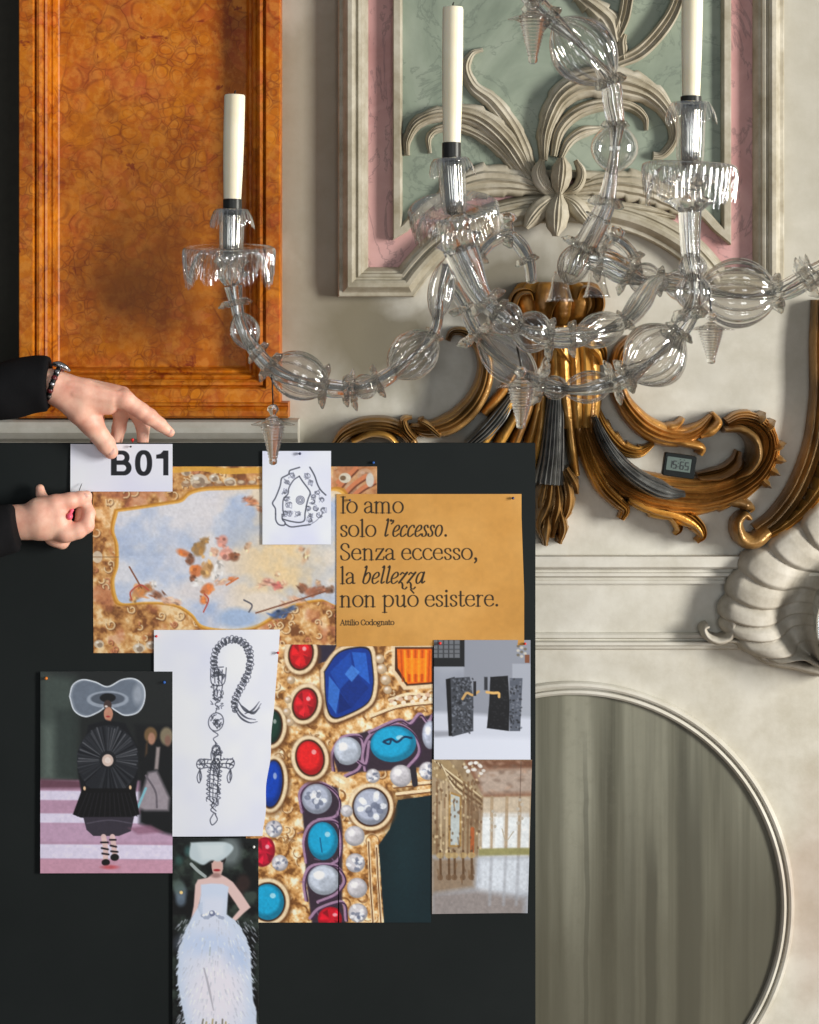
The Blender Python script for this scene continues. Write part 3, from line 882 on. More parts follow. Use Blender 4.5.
# right-hand scrolls
scroll([(632, 338), (621, 352), (617, 374), (622, 398), (638, 420), (658, 433), (680, 437), (700, 430), (713, 416)], [4, 7, 8, 9, 11, 12, 11, 8, 2], [0.04, 0.05, 0.055, 0.06, 0.062, 0.062, 0.06, 0.05, 0.03], GD)
scroll([(672, 441), (690, 444), (702, 448), (700, 455)], [4, 5, 5, 4], [0.05, 0.06, 0.06, 0.05], GD, name='leaf', style='bead', n=30, m=9)
scroll([(700, 436), (712, 430), (718, 422), (714, 413)], [4, 6, 5, 2], [0.05, 0.06, 0.06, 0.03], GD, name='leaf', style='bead', n=30, m=9)
scroll([(660, 428), (675, 426), (684, 418), (680, 421)], [3, 5, 3, 1], [0.04, 0.05, 0.05, 0.02], GD, name='leaf', style='bead', n=30, m=9)
scroll([(586, 404), (592, 428), (602, 452), (618, 474), (642, 488), (672, 495), (704, 496), (732, 488), (754, 474), (767, 455), (768, 436), (757, 423), (741, 419), (728, 424)],
       [9, 12, 14, 15, 16, 18, 19, 19, 18, 16, 14, 11, 9, 5], [0.035, 0.045, 0.05, 0.052, 0.055, 0.06, 0.065, 0.07, 0.075, 0.075, 0.07, 0.065, 0.06, 0.05], GD, n=130, m=31, ridges=7, ridge_amp=.12, serr=(0.0, 0.12), nser=14)
scroll([(726, 431), (742, 430), (754, 440), (756, 456), (748, 470), (735, 478)], [3, 5, 6, 6, 5, 2], [0.06, 0.08, 0.095, 0.1, 0.095, 0.08], GB, name='scroll', style='bead', m=11)
scroll([(700, 478), (722, 474), (736, 464), (741, 452)], [4, 6, 5, 2], [0.07, 0.085, 0.09, 0.06], GD, name='leaf', style='roll', ridge_amp=0.08, m=11)
for px, py, dx, dy in ((770, 426, 8, -8), (779, 446, 10, -4), (780, 460, 9, 2), (774, 472, 9, 5), (766, 484, 8, 6), (762, 418, 5, -8)):
    scroll([(px - dx * 0.6, py - dy * 0.6), (px, py), (px + dx * 0.7, py + dy * 0.7)], [5, 5, 1.5], [0.07, 0.075, 0.05], GB, name='leaf', style='leaf', n=20, m=9)
scroll([(594, 416), (604, 440), (620, 463), (642, 481), (666, 492), (684, 494)], [3, 6, 8, 9, 10, 4], [0.075, 0.085, 0.09, 0.092, 0.09, 0.08], SL, name='silver_leaf', style='flutes', ridges=5, ridge_amp=0.1, m=15)
scroll([(579, 412), (583, 440), (592, 466), (604, 488), (618, 502), (626, 510), (622, 520)], [4, 6, 7, 8, 8, 7, 4], [0.04, 0.05, 0.055, 0.055, 0.05, 0.05, 0.035], G)
scroll([(630, 498), (654, 508), (678, 514), (696, 524), (704, 536), (698, 543)], [6, 9, 10, 10, 7, 3], [0.05, 0.055, 0.06, 0.06, 0.055, 0.04], G, name='leaf', style='roll', serr=(0.0, 0.25), nser=4)
scroll([(668, 512), (676, 520), (680, 530), (676, 536)], [5, 6, 5, 2], [0.05, 0.056, 0.05, 0.03], G, name='leaf', style='roll', n=30, m=11)
scroll([(596, 408), (606, 430), (622, 448), (640, 452), (654, 444)], [4, 7, 8, 7, 3], [0.03, 0.04, 0.045, 0.045, 0.03], G, name='leaf', style='leaf', serr=(0.3, 0), nser=5)
scroll([(722, 502), (738, 502), (752, 508), (750, 512)], [4, 6, 6, 3], [0.05, 0.06, 0.06, 0.04], GB, name='leaf', style='bead', n=30, m=9)
# left-hand scrolls
scroll([(448, 341), (453, 332), (466, 333), (480, 346), (486, 366), (482, 388), (470, 408), (452, 423), (430, 430), (410, 428)], [3, 5, 7, 8, 9, 10, 11, 11, 9, 4], [0.03, 0.05, 0.06, 0.065, 0.065, 0.065, 0.06, 0.06, 0.05, 0.035], GB, n=90)
scroll([(414, 440), (406, 430), (404, 420), (412, 418)], [5, 6, 4, 2], [0.05, 0.06, 0.06, 0.03], GB, name='leaf', style='leaf', n=30, m=11, serr=(0.2, 0.2), nser=3)
scroll([(440, 436), (428, 426), (420, 421), (424, 418)], [3, 5, 4, 1], [0.06, 0.065, 0.06, 0.03], GB, name='leaf', style='leaf', n=30, m=11)
scroll([(414, 446), (404, 432), (388, 425), (366, 425), (346, 433), (334, 446)], [5, 7, 8, 8, 7, 4], [0.035, 0.05, 0.055, 0.055, 0.05, 0.035], GB)
scroll([(398, 446), (388, 436), (370, 434), (352, 442)], [3, 4, 4, 3], [0.05, 0.06, 0.06, 0.045], G, name='strand', style='bead', m=9)
scroll([(512, 398), (500, 416), (486, 432), (470, 446)], [5, 8, 8, 6], [0.045, 0.055, 0.055, 0.045], SL, name='silver_leaf', style='flutes', ridges=5)
for sp_, h_, mt in (([(524, 378), (510, 404), (494, 428), (478, 452)], 0.05, G), ([(529, 386), (518, 412), (504, 436), (492, 456)], 0.055, G), ([(534, 388), (528, 412), (518, 436), (510, 456)], 0.055, GD), ([(541, 392), (535, 420), (528, 448)], 0.05, G), ([(516, 372), (500, 396), (484, 414)], 0.04, GD)):
    scroll(sp_, [3.5, 5, 5.5, 5], [h_ * 0.8, h_, h_, h_ * 0.9], mt, name='strand', style='bead', m=9, n=44)

# ================================================================= BRONZE FRAME OF THE NEXT CARTOUCHE
gf = empty('gilded_border', W(790, 540, 0), 'narrow bronze-gilt mirror border curving down at the right edge, ending in a curl', 'mirror frame')
def gfp(name, *a, mat=GB, **k):
    kw = dict(yb=0.0, style='channel', edge=0.4, n=70, m=15); kw.update(k)
    return ribbon_part(name, mat, gf, *a, **kw)
gfp('border', [(822, 300), (820, 345), (820, 400), (814, 446), (798, 488), (778, 516), (758, 532)], [8, 8, 8, 9, 9, 9, 8], [0.035, 0.04, 0.04, 0.04, 0.045, 0.045, 0.045])
gfp('spiked_edge', [(832, 440), (822, 484), (806, 508), (786, 526), (766, 538)], [6, 7, 7, 6, 4], [0.05, 0.055, 0.055, 0.05, 0.045], mat=G, style='leaf', serr=(0.3, 0.55), nser=9)
gfp('curl', [(770, 532), (754, 542), (742, 538), (738, 524), (745, 515), (751, 519)], [7, 8, 8, 7, 5, 3], [0.05, 0.06, 0.06, 0.06, 0.055, 0.05], mat=GB, style='bead')

# ================================================================= STUCCO SHELL
sh = empty('stucco_shell', W(770, 668, 0), 'carved pale stucco scallop shell with ribbed lobes beside the mouldings', 'shell ornament')
O = catmull([(826, 494), (806, 512), (786, 530), (766, 543), (744, 559), (735, 576), (728, 593), (723, 609), (722, 624), (733, 640), (752, 655), (776, 664), (800, 660), (824, 668)], 160)
I = catmull([(868, 560), (852, 575), (838, 588), (828, 600), (821, 609), (817, 617), (815, 625), (814, 632), (813, 639), (814, 645), (815, 650), (816, 654), (818, 658), (824, 664)], 160)
lobe_edges = np.array([0, .13, .27, .40, .50, .58, .66, .78, .90, 1.0])
ss = np.linspace(0, 1, 160)
ph = np.interp(ss, lobe_edges, np.arange(len(lobe_edges)))
def lobe(u):
    q = u % 1.0
    return np.where(q < .80, (np.minimum(1, q / .34)) ** .6 * (0.70 + .30 * q / .80), np.sin(np.clip((1 - q) / .20, 0, 1) * math.pi / 2))
nr = 56
v = []
for i in range(220):
    si = i / 219.0
    for k in range(nr):
        r = k / (nr - 1)
        # the ribs run inward and downward, so neighbouring lobes slide along
        sr = si
        phs = np.interp(min(1, max(0, si - 0.045 * math.sin(math.pi * min(1, r * 1.1)))), lobe_edges, np.arange(len(lobe_edges)))
        bl = float(lobe(phs))
        fi = sr * 159; i0 = min(158, int(fi)); ff = fi - i0
        o2 = O[i0] * (1 - ff) + O[i0 + 1] * ff; i2 = I[i0] * (1 - ff) + I[i0 + 1] * ff
        dvec = o2 - i2; L = np.linalg.norm(dvec)
        p = o2 * (1 - r) + i2 * r
        p = p + dvec / L * (6.0 * (abs(math.sin(math.pi * float(phs))) ** .6 - 0.6) * (1 - r) ** 3)
        hgt = 0.040 + 0.026 * math.sin(min(1, r * 10) * math.pi / 2) + 0.026 * math.sin(min(1, r * 3.0) * math.pi / 2) - 0.075 * math.exp(-((r - 0.76) / 0.19) ** 2) * (0.6 + 0.4 * math.sin(math.pi * min(1, si * 1.1))) + 0.06 * max(0, (r - 0.86) / 0.14) ** 1.2
        hgt += 0.019 * (bl - 0.6) * (1 - 0.55 * r) * min(1, .25 + r * 5)
        hgt = max(0.012, hgt * 0.70)
        q = W(p[0], p[1], -0.05)
        v.append((q[0], -hgt, q[2]))
NS = 220
n0 = len(v)
v += [(a, min(0.004, b + 0.022) if k % nr < 14 else 0.004, c) for k, (a, b, c) in enumerate(v)]
f = grid_faces(NS, nr) + [tuple(reversed(q)) for q in grid_faces(NS, nr, off=n0)]
for i in range(NS - 1):
    f.append((i * nr, (i + 1) * nr, (i + 1) * nr + n0, i * nr + n0))
    a = i * nr + nr - 1; b = a + nr
    f.append((b, a, a + n0, b + n0))
for k in range(nr - 1):
    f.append((k + 1, k, k + n0, k + 1 + n0)); a = (NS - 1) * nr + k
    f.append((a, a + 1, a + 1 + n0, a + n0))
o = mk('scallop', v, f, M['shell_stucco'], sh); fixnormals(o); autosmooth(o, 60)
ribbon_part('curl', M['shell_stucco'], sh, [(728, 606), (732, 622), (730, 636), (719, 641), (708, 637), (704, 629), (709, 626)], [7, 6, 6, 5, 5, 4, 3], [0.05, 0.055, 0.055, 0.05, 0.05, 0.05, 0.045], yb=0.0, style='bead', edge=0.3, n=60, m=13)
ribbon_part('lower_curl', M['shell_stucco'], sh, [(726, 640), (740, 642), (752, 650), (772, 662), (796, 666), (826, 674)], [3, 4, 5, 5, 5, 5], [0.04, 0.042, 0.042, 0.04, 0.04, 0.04], yb=0.0, style='bead', edge=0.3, n=60, m=13)
# mirror inside the shell
a = np.linspace(0, 2 * math.pi, 48, endpoint=False)
v = []
for yy in (-0.100, -0.096, -0.02):
    k = 1.0 if yy > -0.098 else 0.97
    for t in a:
        q = W(842 + 31 * k * math.cos(t), 622 + 44 * k * math.sin(t), -0.05); v.append((q[0], yy, q[2]))
f = [tuple(range(48))] + grid_faces(3, 48, wrap_m=True) + [tuple(96 + j for j in reversed(range(48)))]
o = mk('wall_mirror', v, f, M['mirror'], smooth=False); fixnormals(o)
tag(o, 'sliver of a bright old mirror inside the stucco shell', 'mirror')

# ================================================================= ROUND PANEL
rp = empty('round_panel', W(573, 1125, 0), 'round streaked grey-green wall panel with a plain moulded rim', 'wall panel')
cx, cy_, R = 573.0, 905.0, 221.0
a = np.linspace(0, 2 * math.pi, 160, endpoint=False)
q0 = W(cx, cy_, 0); sc = S(0)
ring = [(q0[0] - math.cos(t) * R * sc * 1.0, q0[2] + math.sin(t) * R * sc * 1.015) for t in a]
prof = [(0, -0.0006), (0, -0.006), (1.5 * sc, -0.012), (4 * sc, -0.014), (6 * sc, -0.012), (6.8 * sc, -0.004), (7.8 * sc, -0.004), (8.6 * sc, -0.011), (11 * sc, -0.013), (13 * sc, -0.010), (14 * sc, -0.0012), (14 * sc, -0.0006)]
prof = [(-o, y) for o, y in prof]
moulding_part('rim', M['plaster'], rp, ring, prof, closed=True, ang=25)
v = [(x0, y0, z0) for y0 in (-0.003, -0.0006) for x0, z0 in [(q0[0] - math.cos(t) * (R - 12) * sc, q0[2] + math.sin(t) * (R - 12) * sc * 1.015) for t in a]]
f = [tuple(range(160)), tuple(160 + j for j in reversed(range(160)))] + grid_faces(2, 160, wrap_m=True)
o = mk('field', v, f, M['streaked_panel'], rp, smooth=False); fixnormals(o)

# ================================================================= DIGITAL THERMOMETER on the gilded scroll
th = empty('digital_thermometer', W(679, 480, -0.06), 'small black digital thermometer resting on the gilded scroll', 'thermometer')
def rrect(cxp, cyp, w, h, rot, y0, y1, rad=2.0, n=6):
    pts = []
    for sx, sy, a0 in ((1, 1, 0), (-1, 1, 90), (-1, -1, 180), (1, -1, 270)):
        for k in range(n):
            t = math.radians(a0 + 90 * k / (n - 1))
            pts.append((sx * (w / 2 - rad) + rad * math.cos(t), sy * (h / 2 - rad) + rad * math.sin(t)))
    c, s_ = math.cos(rot), math.sin(rot)
    pts = [(cxp + x * c - y * s_, cyp + x * s_ + y * c) for x, y in pts]
    m = len(pts)
    ym = (y0 + y1) / 2
    v = []
    for yy, k in ((y1, 1), (y0 + 0.0015, 1), (y0, 0.95)):
        for x, y in pts:
            q = W(cxp + (x - cxp) * k, cyp + (y - cyp) * k, ym); v.append((q[0], yy, q[2]))
    f = [tuple(range(m)), tuple(2 * m + j for j in reversed(range(m)))] + grid_faces(3, m, wrap_m=True)
    return v, f
rt = math.radians(8)
v, f = rrect(679, 465.5, 32, 23, rt, -0.105, -0.088); o = mk('body', v, f, M['plastic_black'], th); fixnormals(o); autosmooth(o, 40)
v, f = rrect(678.5, 464.5, 25, 14, rt, -0.1062, -0.104, 0.8); o = mk('screen', v, f, M['lcd'], th, smooth=False); fixnormals(o)
SEG = {'a': (0, 0, 1, 0), 'b': (1, 0, 1, 1), 'c': (1, 1, 1, 2), 'd': (0, 2, 1, 2), 'e': (0, 1, 0, 2), 'f': (0, 0, 0, 1), 'g': (0, 1, 1, 1)}
DIG = {'1': 'bc', '5': 'afgcd', '6': 'afgedc'}
mb = MB()
def segbar(x0, y0, x1, y1, hw=0.45):
    c, s_ = math.cos(rt), math.sin(rt)
    d = np.array([x1 - x0, y1 - y0]); L = np.linalg.norm(d); d = d / max(L, 1e-6) if L > 0 else np.array([1.0, 0]); nn = np.array([-d[1], d[0]]) * hw
    e = d * 0.1
    q = []
    for p in (np.array([x0, y0]) + e + nn, np.array([x1, y1]) - e + nn, np.array([x1, y1]) - e - nn, np.array([x0, y0]) + e - nn):
        X = 678.5 + p[0] * c - p[1] * s_; Y = 464.5 + p[0] * s_ + p[1] * c
        w_ = W(X, Y, -0.1063); q.append(w_)
    mb.add([(a[0], -0.1068, a[2]) for a in q] + [(a[0], -0.106, a[2]) for a in q], [(0, 1, 2, 3), (7, 6, 5, 4), (0, 4, 5, 1), (1, 5, 6, 2), (2, 6, 7, 3), (3, 7, 4, 0)])
for ch, x0, w_ in (('1', -9.5, 3), ('5', -5.0, 3.2), ('6', 2.0, 3.2), ('5', 7.0, 3.2)):
    for sg in DIG[ch]:
        a0, b0, a1, b1 = SEG[sg]
        segbar(x0 + a0 * w_, -3.0 + b0 * 3.6, x0 + a1 * w_, -3.0 + b1 * 3.6)
segbar(-0.4, -1.2, 0.4, -1.2, 0.5); segbar(-0.4, 2.2, 0.4, 2.2, 0.5); segbar(1, -5.2, 2, -5.2, 0.4); segbar(5, -5.2, 6, -5.2, 0.4)
o = mb.build('digits', M['lcd_ink'], th, smooth=False); fixnormals(o)

# ================================================================= BOARD
BY = -0.30          # front face of the board
bx0, bx1 = XZ(-215, 0, BY)[0], XZ(535.5, 0, BY)[0]
bzt = W(0, 443, BY)[2]
import bmesh
bd = MB().box((bx0, BY, 0.0), (bx1, BY + 0.010, bzt)).build('display_board', M['black_board'], smooth=False)
_b = bmesh.new(); _b.from_mesh(bd.data)
bmesh.ops.bevel(_b, geom=_b.edges[:], offset=0.0012, segments=2, affect='EDGES'); _b.to_mesh(bd.data); _b.free()
tag(bd, 'large black foam display board covered with pinned prints', 'board')

# ================================================================= printing : a little raster for the inks
class Print:
    def __init__(s, x0, y0, x1, y1, k=1.0, bg=(255, 255, 255)):
        s.x0, s.y0, s.x1, s.y1 = x0, y0, x1, y1
        s.nx = int(round((x1 - x0) * k)) + 1; s.ny = int(round((y1 - y0) * k)) + 1
        s.X, s.Y = np.meshgrid(np.linspace(x0, x1, s.nx), np.linspace(y0, y1, s.ny))
        s.k = k; s.gain = 1.22
        s.im = np.zeros((s.ny, s.nx, 3)); s.im[:] = bg
    def blend(s, m, c, sl=None):
        c = np.asarray(c, float)
        if sl is None: s.im = s.im * (1 - m[..., None]) + m[..., None] * c
        else: s.im[sl] = s.im[sl] * (1 - m[..., None]) + m[..., None] * (c if c.ndim == 1 else c[sl])
    def box(s, a, b, c, d):
        i0 = max(0, int((b - s.y0) * s.k) - 1); i1 = min(s.ny, int((d - s.y0) * s.k) + 3)
        j0 = max(0, int((a - s.x0) * s.k) - 1); j1 = min(s.nx, int((c - s.x0) * s.k) + 3)
        return (slice(i0, max(i0, i1)), slice(j0, max(j0, j1)))
    def ell(s, cx, cy, rx, ry, c, rot=0, soft=0.8, a=1.0):
        R_ = max(rx, ry) + soft * 2 + 1
        sl = s.box(cx - R_, cy - R_, cx + R_, cy + R_)
        X = s.X[sl] - cx; Y = s.Y[sl] - cy
        if X.size == 0: return s
        cr, sr = math.cos(rot), math.sin(rot)
        U = X * cr + Y * sr; V = -X * sr + Y * cr
        d = (np.sqrt((U / rx) ** 2 + (V / ry) ** 2) - 1) * min(rx, ry)
        s.blend(np.clip(0.5 - d / soft, 0, 1) * a, c, sl); return s
    def poly(s, pts, c, soft=0.8, a=1.0, smooth=False):
        p = np.asarray(pts, float)
        if smooth: p = catmull(np.vstack([p, p[:1]]), len(p) * 8)[:-1]
        lo, hi = p.min(0) - 2 - soft, p.max(0) + 2 + soft
        sl = s.box(lo[0], lo[1], hi[0], hi[1])
        X = s.X[sl]; Y = s.Y[sl]
        if X.size == 0: return s
        d = np.full(X.shape, 1e9); ins = np.zeros(X.shape, bool)
        q = np.roll(p, -1, 0)
        for (ax, ay), (bx, by) in zip(p, q):
            ex, ey = bx - ax, by - ay
            t = np.clip(((X - ax) * ex + (Y - ay) * ey) / (ex * ex + ey * ey + 1e-9), 0, 1)
            d = np.minimum(d, np.hypot(X - ax - t * ex, Y - ay - t * ey))
            cnd = (ay > Y) != (by > Y)
            ins ^= cnd & (X < (bx - ax) * (Y - ay) / (by - ay + 1e-12) + ax)
        d = np.where(ins, -d, d)
        s.blend(np.clip(0.5 - d / soft, 0, 1) * a, c, sl); return s
    def rect(s, a, b, c_, d, c, soft=0.6, al=1.0):
        sl = s.box(a - 2, b - 2, c_ + 2, d + 2)
        X = s.X[sl]; Y = s.Y[sl]
        if X.size == 0: return s
        dd = np.maximum(np.maximum(a - X, X - c_), np.maximum(b - Y, Y - d))
        s.blend(np.clip(0.5 - dd / soft, 0, 1) * al, c, sl); return s
    def line(s, pts, w, c, soft=0.7, a=1.0, smooth=True):
        p = np.asarray(pts, float)
        if smooth and len(p) > 2: p = catmull(p, len(p) * 6)
        w = interp_list(w, len(p))
        sl = s.box(p[:, 0].min() - w.max() - 2, p[:, 1].min() - w.max() - 2, p[:, 0].max() + w.max() + 2, p[:, 1].max() + w.max() + 2)
        X = s.X[sl]; Y = s.Y[sl]
        if X.size == 0: return s
        d = np.full(X.shape, 1e9)
        for i in range(len(p) - 1):
            ax, ay = p[i]; ex, ey = p[i + 1] - p[i]
            t = np.clip(((X - ax) * ex + (Y - ay) * ey) / (ex * ex + ey * ey + 1e-9), 0, 1)
            d = np.minimum(d, np.hypot(X - ax - t * ex, Y - ay - t * ey) - (w[i] * (1 - t) + w[i + 1] * t))
        s.blend(np.clip(0.5 - d / soft, 0, 1) * a, c, sl); return s
    def noise(s, scale, seed=0, octaves=4, sx=1.0, sy=1.0):
        out = np.zeros_like(s.X); amp = 1; tot = 0
        for o in range(octaves):
            r = np.random.RandomState(seed * 17 + o)
            g = r.rand(97, 97)
            u = s.X / scale * sx * 2 ** o; v = s.Y / scale * sy * 2 ** o
            i = np.floor(u).astype(int); j = np.floor(v).astype(int)
            fu = u - i; fv = v - j; fu = fu * fu * (3 - 2 * fu); fv = fv * fv * (3 - 2 * fv)
            i %= 96; j %= 96
            val = g[i, j] * (1 - fu) * (1 - fv) + g[i + 1, j] * fu * (1 - fv) + g[i, j + 1] * (1 - fu) * fv + g[i + 1, j + 1] * fu * fv
            out += val * amp; tot += amp; amp *= 0.55
        return out / tot
    def tint(s, n, stops):
        xs = [a for a, _ in stops]; cs = np.array([c for _, c in stops], float)
        return np.stack([np.interp(n, xs, cs[:, q]) for q in range(3)], -1)
    def sheet(s, name, off, mat='photo_print', edge=None, curl=None):
        """the sheet itself: front printed grid plus a thin back; off = distance in front of the board (m)"""
        yb = BY - off
        u = (s.X - s.x0) / (s.x1 - s.x0); t = (s.Y - s.y0) / (s.y1 - s.y0)
        PX, PY = s.X.copy(), s.Y.copy()
        if edge is not None: PX, PY = edge(PX, PY, u, t)
        d = F and (yb + D)
        wx = (PX - 409.5) / F * d; wz = CZ - (PY - HY) / F * d
        wy = np.full_like(wx, yb)
        if curl is not None: wy = wy - curl(u, t)
        v = np.stack([wx, wy, wz], -1).reshape(-1, 3)
        n, m = s.ny, s.nx
        idx = np.arange(n * m).reshape(n, m)
        quads = np.stack([idx[:-1, :-1], idx[1:, :-1], idx[1:, 1:], idx[:-1, 1:]], -1).reshape(-1, 4)
        loop = np.r_[idx[0, :-1], idx[:-1, -1], idx[-1, :0:-1], idx[:0:-1, 0]]
        v = np.vstack([v, v + np.array([0, 0.00035, 0])])
        side = np.stack([loop, np.roll(loop, -1), np.roll(loop, -1) + n * m, loop + n * m], 1)
        faces = [tuple(q) for q in quads.tolist()] + [tuple(q) for q in side.tolist()] + [tuple(q) for q in (quads[:, ::-1] + n * m).tolist()]
        lo, hi = v.min(0), v.max(0)
        b = np.array([(lo[0] + hi[0]) / 2, hi[1], lo[2]])
        o = mk(name, v, faces, M[mat], base=b, smooth=False)
        srgb = np.clip(s.im.reshape(-1, 3) / 255.0, 0, 1)
        ln = np.where(srgb <= 0.04045, srgb / 12.92, ((srgb + 0.055) / 1.055) ** 2.4)
        ln = np.clip(ln * s.gain, 0, 0.9)
        full = np.ones((len(v), 4)); full[:n * m, :3] = ln; full[n * m:, :3] = 0.75
        at = o.data.color_attributes.new('ink', 'FLOAT_COLOR', 'POINT')
        at.data.foreach_set('color', full.astype(np.float32).ravel())
        return o

PAPER = (216, 219, 236)
INK = (30, 34, 40)

# ---------------------------------------------------------------- large fresco photograph (generic painted ceiling)
p = Print(92.5, 466.5, 377, 653, 1.25)
n1 = p.noise(9, 1, 4); n2 = p.noise(22, 2, 3); n3 = p.noise(3.5, 3, 2)
p.im = p.tint(n1 * 0.85 + n3 * 0.15, [(0.3, (126, 78, 42)), (0.43, (190, 134, 76)), (0.54, (220, 170, 108)), (0.66, (242, 212, 164))])
p.blend(np.clip((n2 - 0.56) * 8, 0, 1) * 0.55, (196, 120, 92))
rng = np.random.RandomState(4)
for i in range(240):   # carved scrolls of the frame
    x, y = rng.uniform(92, 377), rng.uniform(466, 653)
    r = rng.uniform(2, 5); t = np.linspace(rng.uniform(0, 6), rng.uniform(6, 10), 7)
    q = np.stack([x + r * np.cos(t) * t / 8, y + r * np.sin(t) * t / 8], 1)
    p.line(q + .8, 0.8, (112, 66, 34), a=.7); p.line(q, 0.65, (248, 222, 176) if i % 3 else (206, 132, 96), a=.85)
for x, y, r in ((150, 472, 7), (166, 476, 6), (186, 472, 5), (199, 481, 9), (214, 478, 5), (230, 482, 6), (365, 475, 8), (352, 488, 7), (100, 480, 5), (98, 644, 5), (138, 648, 6), (150, 645, 5)):
    p.ell(x, y, r, r * 0.8, (214, 208, 194), a=0.75); p.ell(x + 1, y + 1, r * 0.55, r * 0.5, (126, 104, 84), a=0.7); p.ell(x - r * .3, y - r * .3, r * 0.3, r * 0.2, (236, 232, 222))
p.line([(175, 470), (200, 468), (225, 471), (262, 470)], 3, (226, 170, 66), a=0.9)
for k in range(7):
    p.ell(186 + k * 11, 484 + 1.5 * math.sin(k), 5, 3, (148, 118, 96), a=0.7); p.ell(186 + k * 11, 482, 3, 1.6, (222, 204, 176), a=0.8)
p.poly([(333, 466), (377, 466), (377, 500), (333, 500)], (176, 116, 78), a=0.55)
for q in ([(340, 500), (352, 486), (366, 476)], [(346, 503), (360, 490), (374, 482)], [(338, 482), (350, 474), (356, 468)], [(335, 492), (345, 480), (352, 472)]):
    p.line(q, 2.2, (206, 126, 84)); p.line([(a + 2, b + 2) for a, b in q], 0.9, (112, 60, 36))
p.ell(345, 478, 6, 5, (216, 208, 188)); p.ell(370, 480, 4, 7, (206, 200, 188)); p.ell(343, 478, 3, 2.5, (120, 96, 70))
sky = [(118, 512), (140, 509), (166, 505), (182, 502), (190, 495), (205, 491), (232, 490), (258, 489), (285, 490), (312, 494), (345, 500), (345, 598), (320, 599), (300, 602), (285, 607), (272, 616), (255, 625), (235, 629), (214, 628), (200, 624), (192, 614), (178, 605), (160, 602), (140, 602), (122, 603), (116, 596), (114, 580), (118, 566), (118, 545), (114, 530)]
p.poly([( (x - 230) * 1.035 + 230, (y - 560) * 1.06 + 560) for x, y in sky], (196, 134, 44), 1.2, smooth=True)
p.poly([( (x - 230) * 1.018 + 230, (y - 560) * 1.03 + 560) for x, y in sky], (232, 178, 84), 1.2, smooth=True)
p2 = p.im.copy()
skyc = p.tint(p.noise(30, 8, 4), [(0.3, (172, 190, 222)), (0.5, (196, 208, 230)), (0.65, (222, 224, 232))])
cl = np.clip((p.noise(40, 9, 4) - 0.46) * 6, 0, 1) * np.clip((p.X - 130) / 90, 0, 1)
warm = np.clip((p.X - 215) / 60, 0, 1)
cc = (1 - warm)[..., None] * np.array([226, 222, 226]) + warm[..., None] * np.array([240, 214, 170])
skyc = skyc * (1 - cl[..., None] * 0.85) + cc * cl[..., None] * 0.85
glow = np.exp(-(((p.X - 285) / 55) ** 2 + ((p.Y - 560) / 40) ** 2))
skyc = skyc * (1 - glow[..., None] * 0.6) + np.array([240, 208, 150]) * glow[..., None] * 0.6
skyc = np.where(((p.Y > 545) & (p.Y < 556) & (p.X < 175))[..., None], skyc * 0.975, skyc)
msk = Print(92.5, 466.5, 377, 653, 1.25, (0, 0, 0)); msk.poly(sky, (1, 1, 1), 1.0, smooth=True)
p.im = p.im * (1 - msk.im) + skyc * msk.im
p.ell(238, 618, 22, 10, (168, 190, 222), soft=6); p.ell(262, 602, 22, 10, (234, 222, 206), soft=5); p.ell(200, 590, 24, 12, (228, 220, 218), soft=8, a=0.8)
